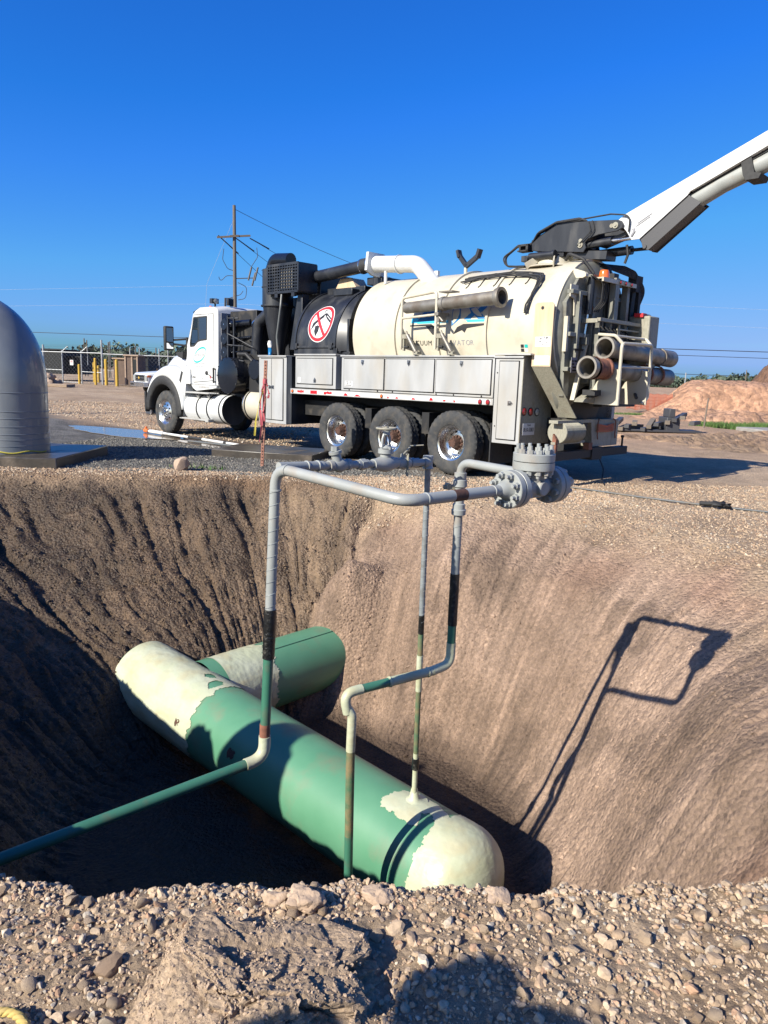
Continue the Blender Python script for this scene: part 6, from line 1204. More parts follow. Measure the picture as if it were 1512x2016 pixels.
BL = [(156, 56, 1.45, 'yellow bollard left of the gate post', .045), (185, 60, 1.6, 'slim yellow bollard half hidden by its taller neighbour', .04), (188, 55, 1.95, 'tallest yellow bollard between the two gate posts', .045), (194, 60, 1.35, 'short yellow bollard just right of the tallest one', .05), (209, 55, 1.9, 'yellow bollard right beside the heavy gate post', .055), (230, 54, 1.9, 'yellow bollard in front of the brown enclosure', .055), (283, 60, 1.6, 'yellow bollard rising behind the white pickup bonnet', .05)]
b0 = None
for px, D, h, lab, r_ in BL:
    if b0 is None:
        q = MB(); q.lathe([(0, .09), (.97, .09), (.99, .07), (1, .001)], (0, 0, 0), (0, 0, 1), 16); b0 = q.build('bollard', 'yellow_paint', None, smooth=40); o = b0
    else: o = b0.copy(); C.objects.link(o)
    o.location = px3(px, D, .0+.012*(D-50)); o.scale = (r_/.045, r_/.045, h); tag(o, lab, 'bollard', 'yellow bollards by the fence')
def enclosure(px0, px1, D, h, depth, label, m='brown_cladding', door=True, z=.1):
    a, b = px3(px0, D), px3(px1, D); W2 = (b-a).length; t = thing('enclosure', label, 'enclosure', (a+b)/2+Vector((0, 0, z)))
    q = MB(); q.box(-W2/2, W2/2, 0, depth, 0, h); q.build('wall', m, t); q = MB(); q.box(-W2/2-.08, W2/2+.08, -.12, depth+.1, h, h+.1); q.build('roof', 'rock' if m == 'brown_cladding' else m, t)
    if door:
        q = MB(); q.box(W2*.05, W2*.42, -.03, -.003, .25, h-.25); q.build('door', 'dark_screen', t)
        for x in (-W2/2, 0, W2/2-.1): q = MB(); q.box(x, x+.1, -.06, -.003, 0, h); q.build('corner_post', 'rock', t)
    return t
enclosure(224, 246, 57.5, 1.9, 1.5, 'low brown box enclosure with flat pale roof left of the taller one', door=False)
enclosure(246, 272, 56.5, 2.15, 1.8, 'taller brown enclosure with open dark doorway behind the pickup')
enclosure(76, 124, 66, 2.05, 6, 'long dark screened container at the far left', 'dark_screen', False, .6)
enclosure(126, 160, 67, 1.5, 4, 'low dark container right of the long one', 'dark_screen', False, .6)
enclosure(272, 292, 63, 2.0, 3, 'dark cabinet behind the white pickup', 'dark_screen', False, .3)
for (px, y, D, lab) in ((142, 706, 58.2, 'small white and red notice on the gate'), (312, 712, 60, 'small dark notice on the fence above the pickup')):
    p = px3(px, D, 1.62 if px < 200 else 1.2); q = MB(); q.box(-.13, .13, -.02, 0, -.2, .2, 0)
    if px < 200:
        for i in range(3): q.box(-.09+.02*i, .08-.01*i, -.023, -.0205, .02+.05*i, .045+.05*i, 1)
    o = q.build('notice', ['sign_white' if px < 200 else 'brown_cladding', 'sign_red'], None, smooth=0); o.location = p; tag(o, lab, 'sign')
# planks and rubble at the left
pl_ = thing('plank_stack', 'low stack of pale planks lying in front of the fence', 'planks', px3(104, 50, 0))
for i in range(8): q = MB(); q.obox((-1.6+.05*(i % 4), -.5+.33*(i % 4), .06+.09*(i//4)), (1.35, -.9+.33*(i % 4), .06+.09*(i//4)), .3, .085); q.build('plank', 'wood', pl_, bevel=.01)
rk = [rockmesh('boulder', 1, 2, .3, s=20+i) for i in range(3)]
rr = random.Random(2)
BLAB = ['largest pale boulder at the left end of the rubble heap', 'pale boulder second from the left in the rubble heap', 'pale boulder third from the left behind the planks', 'medium boulder in the middle of the rubble heap', 'boulder right of the middle of the rubble heap', 'small boulder near the right end of the rubble heap', 'low boulder at the front left of the rubble heap', 'low boulder lying directly behind the planks', 'smallest boulder at the right end of the heap', 'boulder peeking out beside the gooseneck pipe']
for i, (px, D, s_) in enumerate(((88, 55, .45), (93, 54.5, .4), (98, 55, .38), (104, 56, .3), (108, 55, .3), (113, 56, .33), (90, 54, .3), (96, 53.8, .28), (118, 55.4, .22), (83, 54, .4))):
    o = bpy.data.objects.new('boulder', rk[i % 3]); C.objects.link(o); o.location = px3(px, D, .35*(i < 4)+.15); o.scale = (s_, s_, s_*.8); o.rotation_euler = (rr.random()*6, rr.random()*6, rr.random()*6); tag(o, BLAB[i], 'boulder', 'boulders heaped by the far left fence')
# pickup
pu = thing('pickup_truck', 'white pickup truck with chrome bumper parked beyond the truck cab', 'pickup', mtx=Matrix.Translation(px3(269, 42, .0)+Vector((.95, .75, 0))) @ Matrix.Rotation(R(-50), 4, 'Z'))
# local: nose towards -y, x right
q = MB()
secs2 = [(-1.02, .98, .62, 1.12), (-.9, 1.0, .55, 1.2), (.2, 1.0, .5, 1.3), (.5, 1.0, .5, 1.32), (4.6, 1.0, .55, 1.32)]
vs = []
for (y, w_, zb, zt) in secs2: vs += [(-w_, y, zb), (-w_, y, zt-.12), (-w_+.12, y, zt), (w_-.12, y, zt), (w_, y, zt-.12), (w_, y, zb)]
n = 6; fs = [(i*n+j, i*n+(j+1) % n, (i+1)*n+(j+1) % n, (i+1)*n+j) for i in range(4) for j in range(n)]+[tuple(range(n)), tuple(range(4*n, 5*n))[::-1]]; q.add(vs, fs); q.build('body', 'white_paint', pu, bevel=.05)
q = MB(); vs = [(-.92, .5, 1.3), (.92, .5, 1.3), (.92, 3.2, 1.3), (-.92, 3.2, 1.3), (-.75, 1.35, 1.9), (.75, 1.35, 1.9), (.75, 2.9, 1.9), (-.75, 2.9, 1.9)]; q.add(vs, [(0, 1, 5, 4), (1, 2, 6, 5), (2, 3, 7, 6), (3, 0, 4, 7)]); q.build('windows', 'glass', pu, smooth=0); q = MB(); q.box(-.76, .76, 1.33, 2.92, 1.88, 1.93); q.build('roof', 'white_paint', pu, bevel=.02)
q = MB(); q.box(-.62, .62, -1.06, -1.0, .72, 1.08, 0)
for z in (.74, .89, 1.04): q.box(-.64, .64, -1.09, -1.055, z, z+.035, 1)
q.box(-.1, .1, -1.11, -1.09, .88, .95, 2); q.box(-.035, .035, -1.112, -1.09, .85, .98, 2); q.build('grille', ['dark_hole', 'chrome', 'yellow_paint'], pu)
for s in (-1, 1):
    q = MB(); q.box(s*.82-.16, s*.82+.16, -1.06, -.9, .74, 1.06); q.build('headlight', 'clear_lens', pu, bevel=.02); q = MB(); q.box(s*.96-.03, s*.96+.05, -1.0, -.8, .95, 1.07); q.build('indicator', 'amber_lens', pu, bevel=.01)
    for y in (-.1, 3.5):
        q = MB(); q.lathe([(0, .2), (0, .36), (.03, .39), (.22, .39), (.25, .36), (.25, .2)], (s*.78, y, .39), (s, 0, 0), 32, close=True, k=0); q.lathe([(.22, .2), (.2, .001)], (s*.78, y, .39), (s, 0, 0), 20, close=False, k=1); q.build('wheel', ['tyre_rubber', 'aluminium_rim'], pu, smooth=35)
q = MB(); q.box(-1.0, 1.0, -1.22, -.98, .42, .68); q.box(-.95, -.5, -1.23, -1.21, .5, .6, 1); q.build('bumper', ['chrome', 'dark_hole'], pu, bevel=.04)
for s in (-1, 1): q = MB(); q.box(s*1.12-.1, s*1.12+.1, .75, .85, 1.28, 1.5); q.build('mirror', 'black_rubber', pu, bevel=.02)
# utility pole and lines
up_ = thing('utility_pole', 'tall weathered wooden utility pole with one crossarm behind the cab', 'pole', px3(464, 60, 0))
q = MB(); q.tube([(0, 0, -.5), (-.09, 0, 13.9)], [.17, .12], 14); q.build('pole_shaft', 'pole_wood', up_)
ax = Vector((1, .35, 0)).normalized(); q = MB(); cz = 11.55; q.obox(Vector((-.07, -.15, cz-.12))-ax*1.3, Vector((-.07, -.15, cz+.22))+ax*1.25, .12, .13); q.obox(Vector((-.07, -.18, cz+.02))-ax*.35, Vector((-.07, -.18, cz+.12))+ax*.35, .16, .15); q.build('crossarm', 'weathered_wood', up_)
def sag(a, b, s_, n=24): a, b = Vector(a), Vector(b); return [a.lerp(b, i/n)-Vector((0, 0, s_*4*(i/n)*(1-i/n))) for i in range(n+1)]
for i, (sx_, ex) in enumerate(((-1.2, 5.2), (-.0, 6.6), (1.22, 7.6))):
    st_ = Vector((-.07, -.15, cz+.02))+ax*sx_; en = Vector((ex, 6, cz-4.1+sx_*1.1)); q = MB(); q.tube([st_, st_.lerp(en, .2)], .045, 8); q.build('insulator', 'wire', up_); q = MB(); q.tube(sag(st_, en+(en-st_)*.6, .15), .018, 5); q.build('power_line', 'wire', up_)
q = MB(); q.tube(sag((0, 0, 13.6), (18, 14, 9.2), .6), .02, 5); q.build('power_line', 'wire', up_)
q = MB(); q.tube([(-.08, 0, 13.0), (-2.6, 1.5, 8.2), (-3.2, 2, 2)], .012, 4); q.build('guy_wire', 'pale_wire', up_)
for (pts) in ([(-.9, 0, 10.7), (-1.0, 0, 9.9), (-.6, -.1, 9.2), (-.2, 0, 9.1)], [(1.6, .3, 10.9), (1.7, .2, 10.2), (1.2, .1, 9.4)], [(2.8, .6, 10.4), (2.7, .4, 9.6), (2.0, .2, 9.2)], [(-1.3, 0, 8.6), (-1.2, 0, 8.2), (-.7, 0, 8.7), (-.2, 0, 8.7)], [(.2, 0, 8.2), (.9, 0, 7.9), (.8, 0, 7.0), (.2, 0, 6.9)], [(-.5, 0, 7.0), (.4, 0, 7.3), (.6, 0, 7.6)]):
    q = MB(); q.tube(fillet(pts, .4, 5), .025, 5); q.build('jumper_wire', 'wire', up_)
q = MB()
for x, z in ((1.0, 8.9), (1.3, 8.5), (1.5, 8.9)): q.tube([(x, 0, z-.5), (x+.25, 0, z+.5)], .07, 8)
q.tube([(0, 0, 8.5), (1.5, 0, 8.6)], .04, 6); q.build('fuse_cutout', 'chassis_grey', up_)
q = MB(); q.tube([(-.85, 0, 3.5), (-.8, 0, 7.0)], .08, 8); q.tube([(-.85, 0, 7.0), (-.2, 0, 7.0)], .03, 6); q.tube([(-2.6, -.2, 5.65), (-.2, -.1, 5.6), (.1, -.1, 5.0)], .05, 6); q.build('conduit', 'wire', up_)
tl_ = thing('transmission_line', 'faint distant transmission wires crossing the whole sky', 'wires', (0, 260, 20))
for (y0, y1, dz) in ((571, 562, 0), (603, 598, 1)):
    pa = px3(-200, 260); pb_ = px3(1700, 260)
    def zat(py, px, D): r_ = fw+rt*((px-756)/1456)+up*((1008-py)/1456); return CAMH+r_.z/r_.y*D
    za = zat(y0, 0, 260); zb = zat(y1, 450, 260); x0, x1 = px3(0, 260).x, px3(450, 260).x; sl = (zb-za)/(x1-x0)
    q = MB(); q.tube([(-200, 0, za+sl*(-200-x0)*.4-20), (x0, 0, za-20), (x1, 0, zb-20), (150, 0, zb-22), (220, 0, zb-24)], .026, 4); q.build('line_wire', 'pale_wire', tl_)
rw = thing('overhead_wires', 'two dark service wires crossing low behind the truck on the right', 'wires', (20, 62, 0))
for (py, D) in ((690, 62),):
    r_ = fw+rt*((1420-756)/1456)+up*((1008-py)/1456); z = CAMH+r_.z/r_.y*D; q = MB(); q.tube([(-20, 0, z-.1), (40, 0, z+.1)], .03, 5); q.build('line_wire', 'wire', rw)
# far electric poles over the tree line at left
for i, (px, D, h, lab) in enumerate(((168, 95, 6.5, 'thin far pole left of the heavy gate post'), (173, 95, 6.2, 'second thin far pole just right of the first'), (215, 90, 5.8, 'pair-mate far pole left above the brown box'), (218, 90, 5.9, 'far pole touching its neighbour above the brown box'), (268, 85, 5.2, 'far pole above the taller enclosure'), (308, 85, 5.0, 'far pole left of the truck mirror'))):
    q = MB(); q.tube([(0, 0, 0), (0, 0, h*.72)], .07, 6); o = q.build('far_pole', 'pole_wood', None); o.location = px3(px, D, 0); tag(o, lab, 'pole', 'far poles along the left horizon')
# ---- tree lines
def treeline(name, x0, x1, y, h, n, label, seed):
    rg = np.random.default_rng(seed); V_ = []; Fc = []; colr = []
    nb = n; bx = rg.uniform(x0, x1, nb); by = y+rg.uniform(-12, 12, nb); bh = h*(.75+.35*noise(bx/14, 0, 0, seed)+.12*rg.normal(size=nb)); br = rg.uniform(1.5, 3.2, nb)
    K = 38; N2 = nb*K; idx = np.repeat(np.arange(nb), K); d = rg.normal(size=(N2, 3)); d /= np.linalg.norm(d, axis=1)[:, None]; rr_ = rg.uniform(.55, 1.05, N2)[:, None]
    cen = np.c_[bx, by, bh-br*.9][idx]; low = rg.uniform(0, 1, N2) < .35; cen[low, 2] *= rg.uniform(0, 1, low.sum()); P_ = cen+d*rr_*br[idx][:, None]; s_ = rg.uniform(.35, .9, N2)[:, None]
    a = rg.normal(size=(N2, 3)); a /= np.linalg.norm(a, axis=1)[:, None]; b = np.cross(a, rg.normal(size=(N2, 3))); b /= np.linalg.norm(b, axis=1)[:, None]
    V_ = np.stack([P_-a*s_, P_+b*s_*.8, P_+a*s_, P_-b*s_*.8], 1).reshape(-1, 3); F = np.arange(len(V_)).reshape(-1, 4); c_ = np.array([.055, .078, .05])[None]*rg.uniform(.6, 1.5, nb)[idx][:, None]*rg.uniform(.75, 1.25, N2)[:, None]  # leaf colour paled and blued to carry the distance haze
    o = grid_mesh(name, V_, F, np.repeat(np.clip(c_, .005, .2), 4, 0), None, MATS['leaf'], False); o['kind'] = 'stuff'; o['label'] = label; return o
treeline('tree_line', -190, 0, 270, 9.2, 620, 'dark green line of distant trees along the left horizon', 71)
treeline('tree_line', 40, 260, 330, 5.6, 600, 'dark green line of distant trees along the right horizon', 72)
hz = bpy.data.meshes.new('x')
# ------------------------------------------------------------------ loose stones
mat('stone_mat', (.4, .3, .22), .88, attr='col', scale=60, bump=.0025, bscale=140)
def base_rocks(nv, sub, seed):
    out = []
    for k in range(nv):
        bm = bmesh.new(); bmesh.ops.create_icosphere(bm, subdivisions=sub, radius=1); bm.verts.ensure_lookup_table()
        co = np.array([v.co[:] for v in bm.verts]); F = np.array([[v.index for v in f.verts] for f in bm.faces]); bm.free(); rg = np.random.default_rng(seed+k)
        co *= (1+.22*fbm(co[:, 0]*1.3+k*3, co[:, 1]*1.3, co[:, 2]*1.3, 2, 700+k))[:, None]
        for j in range(13):
            n = rg.normal(size=3); n /= np.linalg.norm(n); dd = co@n; lim = rg.uniform(.42, .78); co -= (np.where(dd > lim, dd-lim, 0)[:, None]*n*.9)
        co *= np.array([1, rg.uniform(.65, .95), rg.uniform(.5, .8)]); out.append((co, F))
    return out
def rotm(n, rg, tilt=.5):
    a = rg.uniform(0, 2*np.pi, n); t = rg.normal(0, tilt, n); t2 = rg.normal(0, tilt, n); ca, sa = np.cos(a), np.sin(a); z = np.zeros(n); o = np.ones(n)
    Rz = np.stack([np.stack([ca, -sa, z], -1), np.stack([sa, ca, z], -1), np.stack([z, z, o], -1)], -2)
    Rx = np.stack([np.stack([o, z, z], -1), np.stack([z, np.cos(t), -np.sin(t)], -1), np.stack([z, np.sin(t), np.cos(t)], -1)], -2)
    Ry = np.stack([np.stack([np.cos(t2), z, np.sin(t2)], -1), np.stack([z, o, z], -1), np.stack([-np.sin(t2), z, np.cos(t2)], -1)], -2)
    return Rz@Rx@Ry
def stonecol(n, rg, tone=0):
    pal = np.array([[.50, .38, .275], [.54, .42, .315], [.42, .31, .22], [.46, .33, .235], [.43, .385, .34], [.60, .51, .41], [.45, .29, .2]]) if tone == 0 else np.array([[.15, .15, .15], [.2, .2, .19], [.10, .10, .10], [.26, .24, .22], [.33, .3, .27]])
    p = np.array([.24, .2, .18, .16, .08, .06, .08]) if tone == 0 else np.array([.3, .25, .25, .12, .08]); c_ = pal[rg.choice(len(pal), n, p=p)]; return np.clip(c_*ALB*np.array([1, .965, .88])*rg.uniform(.85, 1.12, (n, 1)), .02, .8)
def scatter(name, x, y, size, bases, label, seed, tone=0, sink=.3, colr=None, tilt=.5, lift=0.):
    rg = np.random.default_rng(seed); n = len(x); z = height(x, y); Rm = rotm(n, rg, tilt); which = rg.integers(0, len(bases), n); c_ = stonecol(n, rg, tone) if colr is None else colr
    Vs, Fs, Cs = [], [], []; off = 0
    for k, (co, F) in enumerate(bases):
        i = np.nonzero(which == k)[0]
        if not len(i): continue
        P_ = np.einsum('nij,vj->nvi', Rm[i], co)*size[i][:, None, None]; P_[:, :, 0] += x[i][:, None]; P_[:, :, 1] += y[i][:, None]; P_[:, :, 2] += (z[i]+size[i]*(.6-sink)-size[i]*.25+lift)[:, None]
        Vs.append(P_.reshape(-1, 3)); Fs.append((F[None]+(np.arange(len(i))*len(co))[:, None, None]+off).reshape(-1, 3)); Cs.append(np.repeat(c_[i], len(co), 0)); off += len(i)*len(co)
    o = grid_mesh(name, np.vstack(Vs), np.vstack(Fs), np.vstack(Cs), None, MATS['stone_mat'], False); o['kind'] = 'stuff'; o['label'] = label; return o
B1 = base_rocks(8, 2, 50); B0 = base_rocks(6, 1, 90)
rg = np.random.default_rng(33)
CLODC = (-.30, 1.60)
def fore_xy(n, rg):
    x = rg.uniform(-1.5, 1.7, n); y = rg.uniform(1.05, 2.32, n); t, _, _ = pit_t(x, y); ok = t < .045; return x[ok], y[ok]
def clodmask(x, y): return ((x-CLODC[0])/.33)**2+((y-CLODC[1])/.30)**2
# large single stones
xs, ys = [], []
cand = fore_xy(4000, rg); cand = list(zip(*cand)); sizes = []
for (x, y) in cand:
    if len(xs) >= 300: break
    if abs(x) > .35+.62*y or clodmask(x, y) < 1: continue
    s_ = float(np.clip(rg.lognormal(-4.02, .30), .012, .042))
    if x < -.1 or x > .25: s_ *= 1.1
    if any((x-a)**2+(y-b)**2 < ((s_+c_)*.85)**2 for a, b, c_ in zip(xs, ys, sizes)): continue
    xs.append(x); ys.append(y); sizes.append(s_)
bigmesh = []
for k, (co, F) in enumerate(B1):
    for v in range(4):
        P_ = co; cc = stonecol(1, rg)[0]; me_o = grid_mesh('stone', P_, F, np.repeat(cc[None], len(P_), 0), None, MATS['stone_mat'], True); me = me_o.data; me.set_sharp_from_angle(angle=R(32)); bpy.data.objects.remove(me_o); bigmesh.append(me)
zs = height(np.array(xs), np.array(ys))
order = sorted(range(len(xs)), key=lambda i: -sizes[i])
for r_i, i in enumerate(order):
    o = bpy.data.objects.new('stone', bigmesh[i % len(bigmesh)]); C.objects.link(o); s_ = sizes[i]; o.scale = (s_, s_, s_); o.rotation_euler = (random.gauss(0, .35), random.gauss(0, .35), random.random()*6.28); o.location = (xs[i], ys[i], zs[i]+s_*.28)
    tag(o, 'loose angular tan stone in the gravel on the near rim of the pit', 'stone', 'loose stones on the near rim')
# small gravel around them
x, y = fore_xy(25000, rg); m_ = (np.abs(x) < .35+.62*y) & (clodmask(x, y) > .8); x, y = x[m_], y[m_]; dens = noise(x*2.5, y*2.5, 0, 801)+.4*noise(x*8, y*8, 0, 802); k = rg.uniform(-.9, .6, len(x)) < dens+.25; x, y = x[k], y[k]
sz = np.clip(rg.lognormal(-5.15, .5, len(x)), .0025, .018); scatter('gravel', x, y, sz, B0, 'small loose tan gravel covering the near rim', 34)
x, y = fore_xy(4200, rg); m_ = (np.abs(x) < .35+.62*y) & (clodmask(x, y) > .95); x, y = x[m_], y[m_]; sz = np.clip(rg.lognormal(-4.45, .42, len(x)), .006, .032); scatter('gravel', x, y, sz, B1, 'medium tan stones covering the near rim', 35)
# lip crumbs along the near edge
th_ = rg.uniform(-2.2, -.95, 5200); rr_ = _pi(th_, _ra, _rr)-rg.normal(0, .05, len(th_)); x = PC[0]+rr_*np.cos(th_); y = PC[1]+rr_*np.sin(th_); sz = np.clip(rg.lognormal(-4.9, .5, len(x)), .003, .028); scatter('gravel', x, y, sz, B0, 'crumbled stones along the near lip of the pit', 36, sink=.25)
# gravel rims on the right and beyond, grey gravel on the left, crumbs on the walls
def field(n, x0, x1, y0, y1, cond, smin, smed, smax, label, seed, tone, bases=None, sig=.4, **kw):
    rg = np.random.default_rng(seed); x = rg.uniform(x0, x1, n); y = rg.uniform(y0, y1, n); k = cond(x, y); x, y = x[k], y[k]; sz = np.clip(rg.lognormal(math.log(smed), sig, len(x)), smin, smax); return scatter('gravel', x, y, sz, bases or BO, label, seed+1, tone, **kw)
oc = np.array([[1, 0, 0], [-1, 0, 0], [0, 1, 0], [0, -1, 0], [0, 0, .7], [0, 0, -.7]], float); of = np.array([[0, 2, 4], [2, 1, 4], [1, 3, 4], [3, 0, 4], [2, 0, 5], [1, 2, 5], [3, 1, 5], [0, 3, 5]])
BO = []
for k in range(6): g_ = np.random.default_rng(60+k); BO.append((oc*g_.uniform(.6, 1.1, (6, 1))+g_.normal(0, .12, (6, 3)), of))
outc = lambda x, y: pit_t(x, y)[0] < .22+.12*noise(x*1.5, y*1.5, 0, 811)
field(33000, 1.4, 8.5, 5.0, 12.0, lambda x, y: outc(x, y) & (x > 2.2-.25*(y-9)), .005, .011, .03, 'tan gravel along the right rim of the pit', 41, 0)
field(9000, -.4, 3.2, 9.6, 11.8, lambda x, y: outc(x, y), .006, .014, .035, 'pale gravel in front of the rear wheels', 43, 0)
field(38000, -6.5, 1.0, 11.2, 17.5, lambda x, y: (outc(x, y)) & (y-11.4+.5*noise(x, y, 0, 5) > 0) & (y < 18.9-.95*(x+6.2)+.5*noise(x*.7, y*.7, 0, 7)), .007, .015, .034, 'dark grey crushed gravel between the slab and the truck', 45, 1)
field(20000, -14, -2, 15, 32, lambda x, y: (y > 19.3-.9*(x+6.2)), .012, .024, .05, 'tan gravel of the yard beyond the puddle', 47, 0)
field(9000, -6.2, .8, 10.6, 11.6, lambda x, y: pit_t(x, y)[0] < .03, .005, .012, .035, 'brown crumbs along the far rim', 49, 0, colr=None)
def wallfield(n, label, seed, cond, smed, smax, wet=False):
    rg = np.random.default_rng(seed); x = rg.uniform(-6.5, 3.8, n); y = rg.uniform(3.2, 11.2, n); t, th_, _ = pit_t(x, y); k = (t > .02) & (t < 1.0) & cond(x, y, t, th_); x, y = x[k], y[k]; z = height(x, y); c_ = albedo(x, y, z)[0]*rg.uniform(.75, 1.35, (len(x), 1)); sz = np.clip(rg.lognormal(math.log(smed), .45, len(x)), .003, smax); return scatter('soil_crumbs', x, y, sz, BO, label, seed+1, 0, colr=np.clip(c_, .02, .7), sink=.2)
left_ = lambda th_: np.where(th_ < -1, th_+6.283, th_) > 1.45
wallfield(56000, 'wet soil crumbs clinging to the left and far pit wall', 61, lambda x, y, t, th_: left_(th_), .009, .028)
wallfield(38000, 'small soil crumbs on the right pit wall', 63, lambda x, y, t, th_: ~left_(th_) & (noise(x*2, y*2, 0, 821) > -.25), .0075, .024)
rg = np.random.default_rng(71); n = 1600; x = rg.uniform(-6.2, 3.6, n); y = rg.uniform(3.4, 11.0, n); t, th_, _ = pit_t(x, y); k = (t > .03) & (t < 1.25) & ((th_ > 1.0) | (th_ < -2) | (rg.uniform(0, 1, n) < .35)); x, y = x[k], y[k]; c_ = albedo(x, y, height(x, y))[0]*rg.uniform(.8, 1.3, (len(x), 1)); scatter('soil_clods', x, y, np.clip(rg.lognormal(-3.9, .35, len(x)), .012, .05), B1, 'broken clods and stones lodged in the pit walls', 72, colr=np.clip(c_, .02, .7), sink=.45)
# big cracked clod at the near edge
def cells(co, ns, seed):
    rg = np.random.default_rng(seed); sd = rg.normal(size=(ns, 3)); sd /= np.linalg.norm(sd, axis=1)[:, None]; sd *= rg.uniform(.8, 1.1, (ns, 1)); D = np.full(len(co), 9.); D2 = D.copy(); I = np.zeros(len(co), int)
    for k in range(ns):
        d = np.linalg.norm(co-sd[k], axis=1); b = d < D; D2 = np.where(b, D, np.minimum(D2, d)); I = np.where(b, k, I); D = np.where(b, d, D)
    return D, D2, I, sd, rg
def clod():
    bm = bmesh.new(); bmesh.ops.create_icosphere(bm, subdivisions=6, radius=1); bm.verts.ensure_lookup_table(); co = np.array([v.co[:] for v in bm.verts]); F = np.array([[v.index for v in f.verts] for f in bm.faces]); bm.free(); d = co.copy()
    wv = co+.10*np.stack([noise(co[:, 0]*5, co[:, 1]*5, co[:, 2]*5, 860+k) for k in range(3)], 1)
    co *= (1+.22*fbm(co[:, 0]*1.5, co[:, 1]*1.5, co[:, 2]*1.5, 3, 850))[:, None]
    for n, lim in (((-.75, -.35, .55), .70), ((.1, -.75, .65), .82), ((.2, .2, .95), .66), ((-.3, -.3, .9), .74), ((.8, -.2, .5), .78), ((-.9, .2, .3), .8)):
        n = np.array(n)/np.linalg.norm(n); dd = co@n; co -= (np.where(dd > lim, dd-lim, 0)[:, None]*n*.9)
    D, D2, I, sd, rg = cells(wv, 26, 5); off = rg.uniform(-.12, .05, 26); nn = rg.normal(size=(26, 3)); smooth_side = sstep(.1, -.6, d[:, 0]+.3*d[:, 2]-.1)
    tilt_ = np.einsum('ij,ij->i', wv-sd[I], nn[I])*.16
    disp = (off[I]+tilt_)*(1-.75*smooth_side)-.10*(1-sstep(0, .07, D2-D))*(1-.55*smooth_side)
    D, D2, I2, sd, rg = cells(wv*1.0+.02, 150, 9); off2 = rg.uniform(-.045, .025, 150); disp += (off2[I2]-.035*(1-sstep(0, .045, D2-D)))*(1-.85*smooth_side)
    disp += .022*fbm(d[:, 0]*14, d[:, 1]*14, d[:, 2]*14, 4, 852, .6)
    rough = 1-smooth_side; co = co+d*disp[:, None]; co *= np.array([.34, .26, .17]); w_ = np.array([CLODC[0], CLODC[1], .01]); V_ = co
    base = np.array([.40, .292, .195]); v = 1+.14*fbm(co[:, 0]*12, co[:, 1]*12, co[:, 2]*12, 3, 855); colr = base[None]*v[:, None]*(1-.12*rough[:, None])
    rg = np.random.default_rng(77); top = np.nonzero(V_[:, 2] > .02)[0]; pk_ = rg.choice(top, 2600); ca, sa = math.cos(.1), math.sin(.1); sz = np.clip(rg.lognormal(-5.6, .6, len(pk_)), .0015, .013); Rm = rotm(len(pk_), rg, .8); co_, F_ = B0[0]
    ctr = np.c_[w_[0]+V_[pk_, 0]*ca-V_[pk_, 1]*sa, w_[1]+V_[pk_, 0]*sa+V_[pk_, 1]*ca, w_[2]+V_[pk_, 2]]; P_ = np.einsum('nij,vj->nvi', Rm, co_)*sz[:, None, None]+ctr[:, None]; Fa = (F_[None]+(np.arange(len(pk_))*len(co_))[:, None, None]).reshape(-1, 3)
    oc_ = grid_mesh('soil_crumbs', P_.reshape(-1, 3), Fa, np.repeat(np.clip(np.array([[.33, .24, .165]])*rg.uniform(.75, 1.25, (len(pk_), 1)), .02, .8), len(co_), 0), None, MATS['stone_mat'], False); oc_['kind'] = 'stuff'; oc_['label'] = 'crumbs of dry soil strewn over the big clay lump'
    o = grid_mesh('soil_clod', V_, F, np.clip(colr, .02, .8), np.zeros(len(V_)), MATS['soil_clod'], False); o.location = w_; o.rotation_euler = (0, 0, .1); return tag(o, 'big cracked lump of dry tan clay on the near rim at lower left', 'clay lump')
soil_mat('soil_clod', 1.9); clod()
for (cx, cy, s_, sd, lab) in ((-.20, 1.99, .048, 7, 'crumbly clay lump on the lip behind the big clod'), (.02, 2.03, .040, 9, 'small crumbly lump on the lip below the green riser'), (-.29, 2.01, .034, 11, 'fist sized lump on the lip left of the crumbly one'), (.40, 2.05, .032, 13, 'rounded clay lump on the lip in front of the header cap')):
    me = rockmesh('clay_lump', s_, 4, .35, (1.2, 1, .75), s=sd, m='soil_lump') if 'soil_lump' in MATS else None
    if me is None: mat('soil_lump', (.52, .385, .27), .95, col2=(.42, .3, .21), scale=14, bump=.012, bscale=30); me = rockmesh('clay_lump', s_, 4, .35, (1.2, 1, .75), s=sd, m='soil_lump')
    o = bpy.data.objects.new('clay_lump', me); C.objects.link(o); o.location = (cx, cy, gz(cx, cy)+s_*.15); tag(o, lab, 'clay lump')
# yellow rope at lower left
rp = MB(); path = fillet([(-1.3, 1.45, .03), (-.98, 1.54, .03), (-.86, 1.55, .035), (-.80, 1.50, .03), (-.78, 1.35, .02)], .08, 8); pp = []
for i in range(len(path)-1):
    for k in range(4): pp.append(path[i].lerp(path[i+1], k/4))
for ph in (0, 2.09, 4.19):
    L = 0; pts = []
    for i, p in enumerate(pp):
        t = (pp[min(i+1, len(pp)-1)]-pp[max(0, i-1)]).normalized(); u = t.cross(Vector((0, 0, 1))).normalized(); v = u.cross(t); L += (p-pp[i-1]).length if i else 0; a = ph+L*130; pts.append(p+(u*math.cos(a)+v*math.sin(a))*.0055)
    rp.tube(pts, .0065, 6)
o = rp.build('rope', 'rope_yellow', None, smooth=60); tag(o, 'twisted yellow rope end lying at the lower left corner', 'rope')
